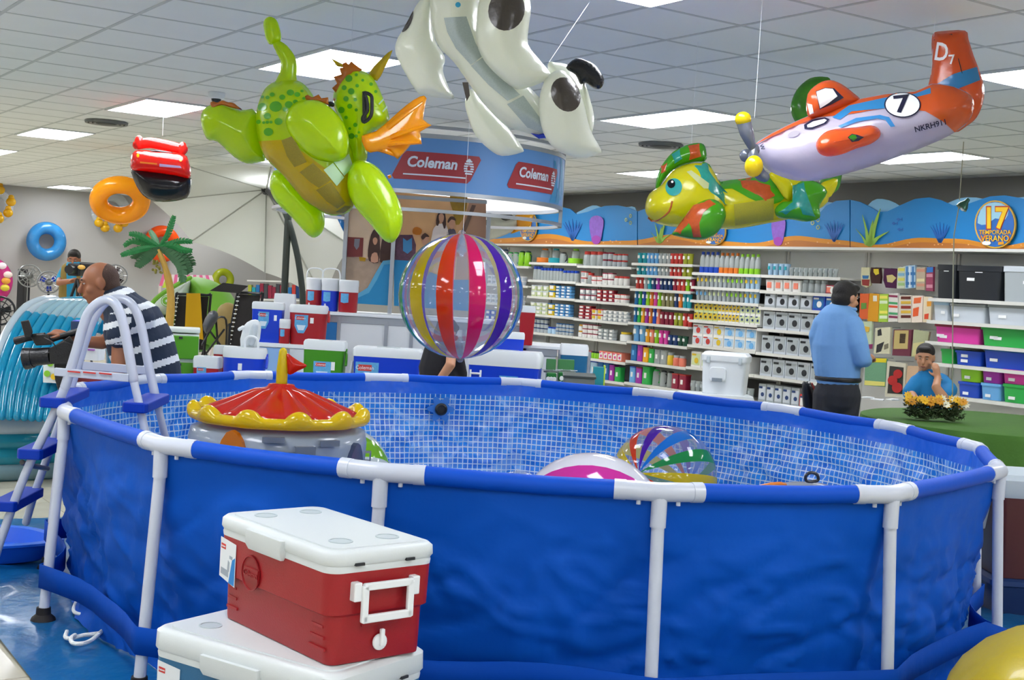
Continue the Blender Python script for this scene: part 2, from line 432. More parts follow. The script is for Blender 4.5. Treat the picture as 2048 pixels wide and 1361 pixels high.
# ================================================================== POOL
RZ = .918
JP = [(129,825),(323,891),(762,945),(1320,985),(1785,990),(2000,943),(1958,898),(1797,857),(1571,820),(1312,789),(1042,766),(770,757),(495,752),(286,761),(131,782)]
J = [PZ(x, y, RZ) for x, y in JP]
PC = Vector((.076, 6.624, 0))
liner_blue = mat('pool_liner_blue', '0050b8', .6, spec=.15, bump=(9, .45), vary=.05, vscale=2)
sleeve_blue = mat('pool_sleeve_blue', '004cc0', .55, spec=.2, bump=(30, .08))
steel_white = mat('white_coated_steel', 'c4cbda', .28)
rubber = mat('black_rubber', '15100f', .7)
pool = thing('frame_pool', 'large round above-ground pool with blue liner and white tubular frame', 'pool', (PC.x, PC.y, 0))
NJ = 15
for k in range(NJ):
    p0 = J[k]; pn = J[(k+1) % NJ]; pp = J[k-1]
    d1 = (pn-p0).normalized(); d0 = (pp-p0).normalized()
    m_ = MB(); m_.tube([p0+d0*.15, p0+d0*.05, p0, p0+d1*.05, p0+d1*.15, ], .0335, 16)
    m_.tube([p0+d0*.155, p0+d0*.115], .0355, 16); m_.tube([p0+d1*.115, p0+d1*.155], .0355, 16)
    m_.tube([p0, p0-Z*.12], .027, 14)
    for dd in (d0, d1): m_.tube([p0+dd*.07-Z*.03, p0+dd*.07-Z*.046], .008, 8)
    obj('frame_joint', m_, steel_white, pool, smooth=True, world=True)
    m_ = MB(); a_, b_ = p0+d1*.15, pn-d1*.15; m_.tube([a_, a_.lerp(b_, .33)-Z*.004, a_.lerp(b_, .66)-Z*.004, b_], .0325, 16)
    obj('rail', m_, sleeve_blue, pool, smooth=True, world=True)
    out = (p0-PC); out.z = 0; out.normalize()
    foot = Vector((p0.x, p0.y, .03))+out*.05
    m_ = MB(); m_.tube([p0-Z*.1, p0-Z*.11, foot], .0225, 14)
    lg = obj('leg', m_, steel_white, pool, smooth=True, world=True)
    m_ = MB(); m_.lathe([(.055, -.03), (.05, -.015), (.032, .0), (.03, .03)], 16, tup(foot)); obj('foot_cap', m_, rubber, lg, smooth=True, world=True)
# liner
def rimpt(s, inset=0.0):
    k = int(s) % NJ; t = s-int(s); p = J[k].lerp(J[(k+1) % NJ], t)
    o = (PC-p); o.z = 0; o.normalize(); return p+o*inset
def liner(name, extra, z0, z1, mt, nu=40, nv=44, uvs=True, top=0.0):
    m_ = MB(); m_.uv = []; N = NJ*nu; acc = 0; prev = None
    cols = []
    for i in range(N+1):
        s = (i % N)/nu; a_ = rimpt(s); b_ = Vector((a_.x, a_.y, 0))
        if prev is not None: acc += (a_-prev).length
        prev = a_; cols.append((s, a_, acc))
    for i, (s, a_, u) in enumerate(cols):
        inn = (PC-a_); inn.z = 0; inn.normalize()
        tang = Vector((-inn.y, inn.x, 0))
        ang = math.atan2(a_.y-PC.y, a_.x-PC.x)
        t = s-int(s)
        for j in range(nv+1):
            v = j/nv; z = z1+(z0-z1)*v
            h = 1-z/.918
            base = .012+.13*min(1, h*1.1)**1.2+.05*sin(pi*min(1, h))*sin(pi*t)**2*-1
            n1 = noise.noise(Vector((cos(ang)*3.2, sin(ang)*3.2, z*2.2)))
            n2 = noise.noise(Vector((cos(ang)*9+z*3, sin(ang)*9-z*4, z*5+3)))
            n3 = 1-abs(noise.noise(Vector((cos(ang)*6.5-z*2, sin(ang)*6.5+z*3, z*3.1+9))))*2
            w = min(1, h*2.2)
            q1 = Vector((cos(ang)*11+2.2*n1, sin(ang)*11+z*2, z*4.2+2.5*n1+30)); n4 = max(0, 1-abs(noise.noise(q1))*3.2)**2
            q2 = Vector((cos(ang)*5+z*2.6, sin(ang)*5-z*1.4, z*2.2+2*n2+60)); n5 = max(0, 1-abs(noise.noise(q2))*4)**2
            off = base+extra+w*(.045*n1+.010*n2+.02*max(0, n3)**3-.010*n4-.020*n5)
            if z < .25: off += -.10*(1-z/.25)*.6
            p_ = a_+inn*off; p_.z = z
            m_.v.append(tup(p_)); m_.uv.append((u, z))
    for i in range(N):
        for j in range(nv):
            a0 = i*(nv+1)+j; m_.face((a0, a0+nv+1, a0+nv+2, a0+1))
    return obj(name, m_, mt, pool, smooth=True, world=True, sharp=0)
liner('liner_outside', 0, .012, .915, liner_blue)
# mosaic print inside
mm = bpy.data.materials.new('mosaic_print_vinyl'); mm.use_nodes = True; nt = mm.node_tree; p = nt.nodes['Principled BSDF']
uv = nd(nt, 'ShaderNodeUVMap'); uv.uv_map = 'UVMap'
sep = nd(nt, 'ShaderNodeSeparateXYZ'); nt.links.new(uv.outputs[0], sep.inputs[0])
def M(op, a, b=None, c=None):
    n = nd(nt, 'ShaderNodeMath', operation=op)
    for i, v in enumerate((a, b, c)):
        if v is None: continue
        if isinstance(v, (int, float)): n.inputs[i].default_value = v
        else: nt.links.new(v, n.inputs[i])
    return n.outputs[0]
CELL = .036
def edge(o):
    t = M('FRACT', M('DIVIDE', o, CELL)); t = M('ABSOLUTE', M('SUBTRACT', t, .5)); return t
ex, ey = edge(sep.outputs[0]), edge(sep.outputs[1])
gm = M('GREATER_THAN', M('MAXIMUM', ex, ey), .41)
vt = nd(nt, 'ShaderNodeTexNoise'); vt.inputs['Scale'].default_value = 9; vt.inputs['Detail'].default_value = 2
nt.links.new(uv.outputs[0], vt.inputs[0])
cr = nd(nt, 'ShaderNodeValToRGB'); cr.color_ramp.elements[0].position = .35; cr.color_ramp.elements[1].position = .7
cr.color_ramp.elements[0].color = (*lin('0760c6'), 1); cr.color_ramp.elements[1].color = (*lin('2088e0'), 1); nt.links.new(vt.outputs['Fac'], cr.inputs[0])
# water caustic veins printed on the vinyl
ca = nd(nt, 'ShaderNodeTexVoronoi', feature='DISTANCE_TO_EDGE'); ca.inputs['Scale'].default_value = 2.6
mp = nd(nt, 'ShaderNodeTexNoise'); mp.inputs['Scale'].default_value = 3.5
nt.links.new(uv.outputs[0], mp.inputs[0])
vs_ = nd(nt, 'ShaderNodeVectorMath', operation='SCALE'); vs_.inputs['Scale'].default_value = .35; nt.links.new(mp.outputs['Color'], vs_.inputs[0])
va = nd(nt, 'ShaderNodeVectorMath', operation='ADD'); nt.links.new(uv.outputs[0], va.inputs[0]); nt.links.new(vs_.outputs[0], va.inputs[1]); nt.links.new(va.outputs[0], ca.inputs['Vector'])
cv = M('LESS_THAN', ca.outputs['Distance'], .035)
cv = M('MULTIPLY', cv, .2)
x1 = nd(nt, 'ShaderNodeMix', data_type='RGBA'); x1.inputs[7].default_value = (*lin('bfe0f5'), 1); nt.links.new(cv, x1.inputs[0]); nt.links.new(cr.outputs[0], x1.inputs[6])
x2 = nd(nt, 'ShaderNodeMix', data_type='RGBA'); x2.inputs[7].default_value = (*lin('b4c8dc'), 1); nt.links.new(gm, x2.inputs[0]); nt.links.new(x1.outputs[2], x2.inputs[6])
band = M('GREATER_THAN', sep.outputs[1], .825)
x3 = nd(nt, 'ShaderNodeMix', data_type='RGBA'); x3.inputs[7].default_value = (*lin('1560d2'), 1); nt.links.new(band, x3.inputs[0]); nt.links.new(x2.outputs[2], x3.inputs[6])
nt.links.new(x3.outputs[2], p.inputs['Base Color']); p.inputs['Roughness'].default_value = .3
nz = nd(nt, 'ShaderNodeTexNoise'); nz.inputs['Scale'].default_value = 7; nt.links.new(uv.outputs[0], nz.inputs[0])
bp = nd(nt, 'ShaderNodeBump'); bp.inputs['Strength'].default_value = .5; bp.inputs['Distance'].default_value = .02; nt.links.new(nz.outputs['Fac'], bp.inputs['Height']); nt.links.new(bp.outputs[0], p.inputs['Normal'])
MOSAIC = mm
liner('liner_inside', .016, .016, .915, mm)
m_ = MB(); m_.uv = []
ring = [rimpt(i/6, .0) for i in range(NJ*6)]
m_.v.append((PC.x, PC.y, .012)); m_.uv.append((0, 0))
for q in ring:
    inn = (PC-q); inn.z = 0; inn.normalize(); w_ = q+inn*.16; m_.v.append((w_.x, w_.y, .012)); m_.uv.append((w_.x, w_.y-40))
for i in range(len(ring)): m_.face((0, 1+i, 1+(i+1) % len(ring)))
obj('pool_bottom', m_, mm, pool, world=True)
# strap through the legs
m_ = MB(); L = []
for i in range(NJ*8+1):
    s = (i % (NJ*8))/8; k = int(s); t = s-k
    def st(k_):
        p_ = J[k_ % NJ]; o_ = (p_-PC); o_.z = 0; o_.normalize(); return Vector((p_.x, p_.y, 0))+o_*.076
    c = st(k).lerp(st(k+1), t); inn = (PC-c).normalized()
    sag = sin(pi*t)
    c = c+inn*(.10*sag+.02*noise.noise(Vector((s*3, 0, 0)))*sag)
    zc = .2+.055*(1.5 < s < 5)+.03*noise.noise(Vector((s*1.7, 5, 0)))-.03*sag
    tw = .004*noise.noise(Vector((s*2.3, 9, 0)))*sag
    L.append([c+Z*(zc+.052)+inn*tw, c+Z*zc, c+Z*(zc-.052)-inn*tw])
o = len(m_.v)
for l in L: m_.v += [tup(q) for q in l]
for i in range(len(L)-1):
    for j in range(2): m_.face((i*3+j, i*3+j+1, i*3+j+4, i*3+j+3))
so = obj('strap', m_, mat('strap_blue', '0042a4', .65, spec=.1, bump=(12, .4)), pool, smooth=True, world=True, sharp=0)
sm_ = so.modifiers.new('thick', 'SOLIDIFY'); sm_.thickness = .003
# inlet fitting on the far inside wall
fp = PY(887, 819, 8.72); inn = (Vector((PC.x, PC.y, fp.z))-fp).normalized()
fp2 = None
Rf = inn.to_track_quat('Z', 'Y').to_matrix()
flower = [((.075+.02*cos(6*a_))*cos(a_), (.075+.02*cos(6*a_))*sin(a_)) for a_ in [2*pi*i/48 for i in range(48)]]
s_k = min(((rimpt(i/10)-fp).xy.length, i/10) for i in range(NJ*10))[1]
q = rimpt(s_k, .06); fp = Vector((q.x, q.y, fp.z)); 
m_ = MB(); m_.prism(flower, fp+inn*.0, Rf @ Vector((1, 0, 0)), Rf @ Vector((0, 1, 0)), .006); obj('inlet_patch', m_, mat('inlet_patch_blue', '2a6fc0', .4), pool, world=True)
m_ = MB(); m_.lathe([(.04, 0), (.042, .015), (.03, .022), (.028, .012)], 20, T=Matrix.Translation(fp+inn*.008) @ Rf.to_4x4()); obj('inlet', m_, mat('inlet_black', '101318', .4), pool, smooth=True, world=True)
# tarp
tarp_m = mat('blue_tarp', '0a5f96', .28, bump=(7, 1.0), vary=.18, vscale=3, coat=.2)
tp = [PZ(-330, 1180, 0), PZ(0, 1288, 0), PZ(60, 1361, 0), Vector((-1.35, 4.2, 0)), Vector((-1.2, 3.6, 0)), Vector((2.6, 3.4, 0)), Vector((3.4, 9.6, 0)), Vector((-2.2, 9.6, 0)), PZ(150, 1038, 0), PZ(0, 1043, 0)]
tp = [Vector((q.x, q.y, 0)) for q in tp]
pl2 = [(q.x, q.y) for q in tp]
vs = [Vector(q) for q in pl2]; g_ = .075; y = 3.3
while y < 9.7:
    x = -4.2
    while x < 3.5:
        if poly_in((x, y), pl2) and (math.hypot(x-PC.x, y-PC.y) > 1.9) and min(dseg((x, y), pl2[i], pl2[(i+1) % len(pl2)]) for i in range(len(pl2))) > .05: vs.append(Vector((x, y)))
        x += g_
    y += g_
n = len(pl2); r = delaunay_2d_cdt(vs, [(i, (i+1) % n) for i in range(n)], [], 1, 1e-6)
m_ = MB()
for v in r[0]: m_.v.append((v.x, v.y, .004+.016*max(0, 1-abs(noise.noise(Vector((v.x*2.3+1.5*noise.noise(Vector((v.x, v.y, 3))), v.y*2.3, 0))))*5)*(math.hypot(v.x-PC.x, v.y-PC.y) > 2.4)))
for f in r[2]: m_.face(f)
o = obj('tarp', m_, tarp_m, smooth=True, world=True, sharp=0); tag(o, 'crumpled shiny blue ground sheet under the pool', 'tarp')
# rope
def tubeobj(name, px, r, mt, n=8, parent=None, smooth_n=5):
    P = catmull([Vector(q) for q in px], smooth_n, False); m_ = MB(); m_.tube(P, r, n); return obj(name, m_, mt, parent, smooth=True, world=True)
rope_m = mat('white_rope', 'e4e8e4', .8, bump=(90, .6))
rp = [(165, 1181), (152, 1205), (147, 1222), (160, 1229), (190, 1231), (215, 1240), (238, 1247), (262, 1250)]
o = tubeobj('rope', [PZ(x, y, .03) for x, y in rp], .008, rope_m); tag(o, 'white rope lying under the pool strap on the blue sheet, upper piece', 'rope')
rp = [(134, 1264), (131, 1275), (142, 1278), (165, 1272), (195, 1268), (225, 1263), (243, 1262)]
o = tubeobj('rope', [PZ(x, y, .03) for x, y in rp], .009, rope_m); tag(o, 'white rope with a hooked end beside the pool leg, lower straight piece', 'rope')
rp = [(150, 1271), (142, 1278), (146, 1287), (165, 1288), (185, 1280), (210, 1258), (241, 1236)]
o = tubeobj('rope', [PZ(x, y, .04) for x, y in rp], .009, rope_m); tag(o, 'white rope looped over the lower piece toward the liner', 'rope')
# ================================================================== FOREGROUND COOLERS
cool_white = mat('cooler_white', 'd2d9db', .38, bump=(220, .06))
lid_gray = mat('cup_ring_grey', 'b9c4c8', .4)
cool_red = mat('cooler_red', '98101a', .42, bump=(260, .12))
cool_teal = mat('cooler_teal', '11608c', .42, bump=(260, .1))
paper = mat('label_paper', 'dfe4e8', .6)
lab_blue = mat('label_blue', '1d7fc8', .5); lab_red = mat('label_red', 'c8322c', .5); dark_ink = mat('dark_ink', '23262c', .6)
def frame_fn(T, o, ux, uy):
    n = ux.cross(uy)
    return lambda x, y, h=0: T @ (o+ux*x+uy*y+n*h)
X_, Y_ = Vector((1, 0, 0)), Vector((0, 1, 0))
def big_cooler(name, label, loc, rz, Lx, Ly, H, body_m, embossed=True):
    """long side along local x, its label side faces local -y, its handle side faces local +x"""
    t = thing(name, label, 'cooler', loc, rz)
    hb = H*.80
    m_ = MB(); m_.rbox([(Lx*.94, Ly*.86, 0, .03), (Lx*.955, Ly*.88, .012, .04), (Lx*.965, Ly*.90, hb*.52, .045), (Lx*.99, Ly*.975, hb*.55, .045), (Lx, Ly*.985, hb, .045)], n=6)
    bd = obj('body', m_, body_m, t, smooth=True)
    m_ = MB(); m_.rbox([(Lx*1.0, Ly*.99, hb, .045), (Lx*1.005, Ly*.995, hb+.012, .045), (Lx*1.0, Ly*.985, hb+.02, .045)], n=6); obj('collar', m_, cool_white, t, smooth=True)
    m_ = MB(); z0 = hb+.021; z1 = H
    m_.rbox([(Lx*1.01, Ly*1.0, z0, .05), (Lx*1.025, Ly*1.02, z0+.008, .05), (Lx*1.02, Ly*1.015, z1-.014, .05), (Lx*.985, Ly*.96, z1-.004, .045), (Lx*.93, Ly*.88, z1-.003, .04), (Lx*.92, Ly*.865, z1-.006, .04), (Lx*.915, Ly*.86, z1, .04)], n=6)
    ld = obj('lid', m_, cool_white, t, smooth=True, sharp=50)
    m_ = MB()
    m_.rbox([(Lx*.30, .012, z0-.03, .004), (Lx*.32, .03, z0-.012, .006), (Lx*.32, .03, z0+.03, .006)], T=Matrix.Translation((-Lx*.03, -Ly*.51, 0))); obj('latch', m_, cool_white, ld, smooth=True)
    m_ = MB(); m_.box((-Lx*.03, -Ly*.53, z0+.004), (Lx*.17, .012, .026)); obj('latch_recess', m_, lid_gray, ld)
    for sx in (-1, 1):
        for sy in (-1, 1):
            m_ = MB(); m_.lathe([(.036, 0), (.036, .0025), (.031, .003), (.031, .001)], 24, (sx*Lx*.33, sy*Ly*.22, z1+.0)); obj('cup_ring', m_, lid_gray, ld, smooth=True)
    for sy in (-.25, .22): m_ = MB(); m_.box((Lx*.512, sy*Ly, z0+.004), (.012, .03, .008)); obj('hinge_slot', m_, dark_ink, ld)
    # carrying handle on +x
    m_ = MB(); xh = Lx*.5+.014; zt = hb-.035; hw, hh = Ly*.27, hb*.40
    for sy in (-1, 1): m_.box((xh-.006, sy*hw, zt-.018), (.03, .026, .055)); m_.box((xh+.010, sy*(hw-.022), zt-hh/2), (.014, .022, hh))
    m_.box((xh+.010, 0, zt-.004), (.014, hw*2-.03, .022)); m_.box((xh+.010, 0, zt-hh+.01), (.014, hw*2-.03, .024))
    obj('handle', m_, white_pl, t, bevel=.004)
    m_ = MB(); m_.lathe([(.024, 0), (.025, .008), (.02, .012)], 20, T=Matrix.Translation((Lx*.485, .0, hb*.2)) @ Matrix.Rotation(pi/2, 4, 'Y'))
    m_.box((Lx*.485+.016, 0, hb*.2+.016), (.012, .014, .05)); obj('drain_plug', m_, white_pl, t, bevel=.003)
    m_ = MB(); m_.box((Lx*.478, .0, hb*.2+.055), (.012, Ly*.34, .012)); obj('drain_recess_edge', m_, body_m, bd, bevel=.004)
    # front relief
    m_ = MB(); yf = -Ly*.45
    for k in range(3): m_.box((-Lx*.38, yf+.001, hb*(.16+.12*k)), (Lx*.10*(1-.15*k), .004, .008)); m_.box((Lx*.38, yf+.001, hb*(.16+.12*k)), (Lx*.13*(1-.15*k), .006, .008))
    ro_ = obj('relief', m_, body_m, bd, smooth=True); ro_['kind'] = 'stuff'
    if embossed:
        yf2 = -Ly*.494
        m_ = MB(); m_.lathe([(.055, 0), (.055, .004), (.051, .005), (.05, .001)], 28, T=Matrix.Translation((-Lx*.17, yf2, hb*.68)) @ Matrix.Rotation(pi/2, 4, 'X')); m_.box((-Lx*.155, yf2-.003, hb*.68), (.085, .008, .035))
        m2 = text_mb('Coleman', .024, .0006, .002, lambda x, y, h: Vector((-Lx*.155+x, yf2-.009-h, hb*.68+y)))
        obj('embossed_logo', merge(m_, m2), mat('cooler_red_deep', '8d0f18', .4), bd)
    # paper label on the far part of the front
    xl = -Lx*.395; yl = -Ly*.489; zl = hb*.70
    fn = lambda x, y, h=0: Vector((xl+x, yl-.002-h, zl+y))
    def pr_(pts, h): m = MB(); m.loops([[fn(x, y, h-.001) for x, y in pts], [fn(x, y, h) for x, y in pts]]); return m
    w_, h_ = .10, hb*.54
    lb = obj('label', pr_([(-w_/2, -h_/2+.02), (w_/2, -h_/2), (w_/2, h_/2-.01), (-w_/2, h_/2)], .001), paper, t)
    obj('label_print', pr_([(.012, -h_/2+.008), (w_/2-.003, -h_/2+.004), (w_/2-.003, .02), (.03, .01)], .002), lab_blue, lb)
    obj('label_print', pr_([(-.043, h_/2-.034), (-.015, h_/2-.036), (-.015, h_/2-.02), (-.043, h_/2-.018)], .002), lab_red, lb)
    obj('label_print', merge(pr_([(-.04, -h_/2+.03), (.008, -h_/2+.024), (.008, -h_/2+.045), (-.04, -h_/2+.05)], .002), pr_([(-.0, -.03), (.012, -.03), (.014, 0.0), (.004, .006)], .002), pr_([(.012, h_/2-.06), (.03, h_/2-.062), (.03, h_/2-.052), (.012, h_/2-.05)], .002)), mat('label_grey', '9aa4b0', .6), lb)
    obj('label_text', merge(text_mb('Coleman', .007, .0003, .0004, lambda x, y, h: fn(-.029+x, h_/2-.027+y, .0024+h))), paper, lb)
    return t
zb = .474
P1 = PZ(437, 1232, zb); P2 = PZ(652, 1337, zb); P3 = PZ(808, 1300, zb)
e1 = (P1-P2).normalized(); e2 = Vector((-e1.y, e1.x, 0)); e2 = e2 if e2.y > 0 else -e2
ang = math.atan2(-e1.y, -e1.x)      # local +x points from the far end to the near end
cc = P2+e1*.318+e2*.175
big_cooler('cooler', 'red ice chest with white lid stacked on the teal one before the pool', (cc.x, cc.y, zb), ang, .66, .375, .335, cool_red)
zt = .474; Q1 = PZ(305, 1268, zt-.03); Q2 = PZ(545, 1338, zt-.03)
f1 = (Q2-Q1).normalized(); f2 = Vector((-f1.y, f1.x, 0))
c2 = Q1+f1*.37+f2*.215
big_cooler('cooler', 'teal ice chest with white lid standing under the red one at the bottom edge', (c2.x, c2.y, .008), math.atan2(f1.y, f1.x), .74, .43, .463, cool_teal, False)
# ================================================================== HANGING INFLATABLES
class Pil:
    """inflated shape traced in photo coordinates on its own plane at distance Y, with real thickness"""
    def __init__(s, pts, Y, th, off=(0, 0), sc=1, R=None, tilt=(0, 0), step=None, sm=3):
        s.P0 = [((x/sc+off[0]), (y/sc+off[1])) for x, y in pts]; s.Y = Y; s.th = th; s.sm = sm
        s.P = [tuple(q)[:2] for q in catmull([Vector((*q, 0)) for q in s.P0], sm)]
        xs = [p[0] for p in s.P]; ys = [p[1] for p in s.P]; s.c = ((min(xs)+max(xs))/2, (min(ys)+max(ys))/2)
        s.R = (R/sc if R else min(max(xs)-min(xs), max(ys)-min(ys))*.5); s.tilt = tilt; s.step = step/sc if step else None
        s.n = -ray(*s.c).normalized()
    def h(s, x, y):
        if not poly_in((x, y), s.P): return 0
        d = min(dseg((x, y), s.P[i], s.P[(i+1) % len(s.P)]) for i in range(len(s.P)))
        t = min(1, d/s.R); return s.th*sqrt(max(0, t*(2-t)))
    def fn(s, x, y, h=0):
        return PY(x, y, s.Y+s.tilt[0]*(x-s.c[0])+s.tilt[1]*(y-s.c[1]))+s.n*h
    def build(s, name, mt, parent):
        m = pillow(s.P0, s.fn, s.th, s.R, s.step, s.sm)
        return obj(name, m, mt, parent, smooth=True, world=True, sharp=0)
    def decal(s, name, pts, mt, parent, off=(0, 0), sc=1, sm=0, lift=.003, step=3):
        P = [((x/sc+off[0]), (y/sc+off[1])) for x, y in pts]
        if sm: P = [tuple(q)[:2] for q in catmull([Vector((*q, 0)) for q in P], sm)]
        else:
            Q = []
            for i in range(len(P)):
                a, b = P[i], P[(i+1) % len(P)]; k = max(1, int(math.hypot(b[0]-a[0], b[1]-a[1])/step))
                Q += [(a[0]+(b[0]-a[0])*j/k, a[1]+(b[1]-a[1])*j/k) for j in range(k)]
            P = Q
        xs = [p[0] for p in P]; ys = [p[1] for p in P]; vs = [Vector(p) for p in P]; n = len(P)
        y = min(ys)+step/2
        while y < max(ys):
            x = min(xs)+step/2
            while x < max(xs):
                if poly_in((x, y), P) and min(dseg((x, y), P[i], P[(i+1) % n]) for i in range(n)) > step*.4: vs.append(Vector((x, y)))
                x += step
            y += step
        r = delaunay_2d_cdt(vs, [(i, (i+1) % n) for i in range(n)], [], 1, 1e-7)
        m = MB()
        for v in r[0]: m.v.append(tup(s.fn(v.x, v.y, s.h(v.x, v.y)+lift)))
        for f in r[2]: m.face(f)
        return obj(name, m, mt, parent, smooth=True, world=True, sharp=0)
    def text(s, name, txt, px, size, ang, mt, parent, bold=0, shear=0, lift=.004, sx=1):
        ca, sa = cos(ang), sin(ang)
        f = lambda x, y, h=0: (lambda X, Y_: s.fn(X, Y_, s.h(X, Y_)+lift))(px[0]+x*sx*ca+y*sa, px[1]+x*sx*sa-y*ca)
        return obj(name, text_mb(txt, size, bold, 0, f, shear=shear, fine=4), mt, parent, world=True)
def ell(cx, cy, rx, ry, n=18, a0=0):
    return [(cx+rx*cos(2*pi*i/n)*cos(a0)-ry*sin(2*pi*i/n)*sin(a0), cy+rx*cos(2*pi*i/n)*sin(a0)+ry*sin(2*pi*i/n)*cos(a0)) for i in range(n)]
def pxtube(pts, r, n=12, close=False):      # pts: (px, py, Y)
    m = MB(); P = [PY(*q) for q in pts]; R = r
    if not isinstance(r, (list, tuple)): R = [r]*len(P)
    if len(P) > 2:
        PP_ = catmull(P, 4, close)
        RR = []
        for i in range(len(P)-(0 if close else 1)):
            for k in range(4): RR.append(R[i]+(R[(i+1) % len(P)]-R[i])*k/4)
        if not close: RR.append(R[-1])
        P, R = PP_, RR
    if close: m.tube(P, R, n, closed=True)
    else: cap(m, P, R, n)
    return m
cord_m = mat('hanging_cord', 'dfe5e8', .4)
def cord(label, px, Y, top=None, px2=None):
    a_ = PY(*px, Y); b_ = PZ(*px2, CZ) if px2 else Vector((a_.x, a_.y, CZ))
    m = MB(); m.tube([a_, b_], .001, 6); o = obj('hanging_cord', m, cord_m, world=True); tag(o, label, 'cord', 'clear cords holding the floats'); return o
# ---- dragon
OFF, S = (380, 0), 2.721
dg = vinyl('dragon_green', 'c0e008', vary=.06, vscale=3); dgl = vinyl('dragon_light_green', 'ccee06', vary=.04, vscale=3)
dy = vinyl('dragon_belly', 'd8b80c', bump=(26, .5)); do = vinyl('dragon_orange', 'ffb400'); dspot = vinyl('dragon_spot', '62b82a'); dsp2 = vinyl('dragon_crest', 'c87416'); dyel = vinyl('dragon_horn', 'cdb413')
blk = mat('black_plastic', '1b1d22', .3); lab_green = mat('label_pale_green', 'b9dcae', .4); lab_ol = mat('label_print_olive', '8d7f1a', .6, vary=.25, vscale=160); white_m = mat('print_white', 'eef0f2', .4)
DR = thing('dragon_float', 'green inflatable dragon ride-on with orange wing hanging beneath the ceiling', 'inflatable', PY(640, 400, 6.7))
YD = 6.7
body = Pil([(380,540),(420,470),(500,430),(590,440),(650,490),(720,600),(860,750),(900,900),(890,1120),(820,1170),(740,1165),(620,1090),(500,950),(410,860),(372,760),(358,640)], YD, .17, OFF, S, R=190)
b_ = body.build('body', dg, DR)
body.decal('belly', [(372,770),(500,762),(620,830),(735,915),(885,950),(898,1010),(888,1120),(820,1166),(740,1160),(620,1085),(502,945),(413,857)], dy, b_, OFF, S, lift=.004, step=5)
for pts in ([(500,765),(560,742),(635,880),(570,908),(530,850)], [(597,935),(668,885),(765,975),(700,1018),(650,985)], [(685,1030),(765,985),(842,1100),(800,1130),(740,1090)], [(790,1150),(840,1115),(880,1120),(835,1158)]):
    body.decal('warning_print', pts, lab_ol, b_, OFF, S, lift=.006, step=5)
lb = body.decal('label', [(725,922),(775,885),(835,962),(795,1008)], lab_green, b_, OFF, S, lift=.009, step=6)
lb = body.decal('label', [(778,880),(862,838),(885,905),(835,955)], lab_green, b_, OFF, S, lift=.0095, step=6)
for x, y, r in ((395,585,26),(470,585,34),(540,575,22),(505,535,17),(548,510,20),(450,520,14),(425,535,12),(585,520,16),(575,560,14),(375,665,14),(485,665,22),(425,635,20),(405,670,9),(425,668,10),(445,668,9),(430,720,26),(520,600,14),(610,500,9),(395,530,10),(620,540,9)):
    body.decal('scale_spot', ell(x, y, r, r*.85, 12), dspot, b_, OFF, S, lift=.005, step=4)
tl = Pil([(400,120),(430,90),(470,108),(490,160),(496,215),(470,236),(430,240),(408,190)], YD, .045, OFF, S).build('tail_tip', dgl, DR)
obj('tail', pxtube([(380+465/S, 232/S, YD), (380+500/S, 270/S, YD), (380+535/S, 330/S, YD), (380+535/S, 400/S, YD), (380+520/S, 470/S, YD)], [.018, .034, .04, .042, .06], 14), dg, DR, smooth=True, world=True)
leg1 = Pil([(58,650),(85,585),(170,562),(270,600),(365,612),(410,850),(380,882),(310,890),(240,855),(150,772),(90,755)], YD+.12, .11, OFF, S).build('leg', dg, DR)
Pil([(110,562),(125,552),(150,558),(175,546),(205,556),(235,560),(260,578),(282,598),(220,585),(170,572),(128,592)], YD+.08, .012, OFF, S).build('claw', dsp2, leg1)
leg2 = Pil([(440,960),(470,925),(560,950),(680,1080),(728,1160),(728,1245),(690,1290),(645,1282),(560,1190),(470,1100),(436,1030)], YD+.16, .09, OFF, S).build('leg', dgl, DR)
leg3 = Pil([(525,620),(580,555),(700,548),(790,610),(850,700),(866,800),(835,868),(745,882),(650,850),(565,765),(523,690)], YD-.16, .11, OFF, S).build('leg', dgl, DR)
Pil([(575,555),(590,522),(615,530),(640,515),(665,530),(700,514),(715,535),(752,530),(755,570),(700,556),(640,548),(600,560)], YD-.10, .012, OFF, S, sm=1).build('claw', dsp2, leg3)
leg4 = Pil([(858,970),(885,890),(950,875),(1030,920),(1100,1020),(1150,1130),(1155,1230),(1115,1312),(1060,1312),(985,1225),(905,1135),(862,1050)], YD-.12, .11, OFF, S).build('leg', dgl, DR)
head = Pil([(790,480),(830,420),(890,382),(950,390),(1000,430),(1045,520),(1085,640),(1060,690),(970,735),(965,860),(900,960),(860,900),(830,700),(780,570)], YD+.05, .12, OFF, S)
hd = head.build('head', dgl, DR)
for x, y, r in ((865,430,20),(905,410,9),(878,500,18),(840,480,14),(910,470,10),(850,540,15),(900,545,10),(825,600,18),(870,580,14),(905,600,9),(850,640,10),(900,680,12),(880,740,16),(940,440,8),(985,460,10),(1010,500,9),(870,700,8),(905,740,9),(920,720,7)):
    head.decal('scale_spot', ell(x, y, r, r, 10), dspot, hd, OFF, S, lift=.004, step=4)
crest = Pil([(830,345),(850,338),(862,350),(878,333),(900,352),(940,382),(890,400),(845,450),(828,600),(810,590),(800,560),(776,545),(795,510),(773,480),(800,455),(780,418),(822,405),(812,370),(832,368)], YD+.02, .02, OFF, S, sm=1).build('crest', dsp2, DR)
Pil([(765,315),(830,348),(836,368),(800,362)], YD+.12, .02, OFF, S, sm=1).build('horn', dyel, DR)
Pil([(1103,272),(1060,370),(1018,442),(972,402),(1040,320)], YD+.1, .035, OFF, S, sm=2).build('horn', dyel, DR)
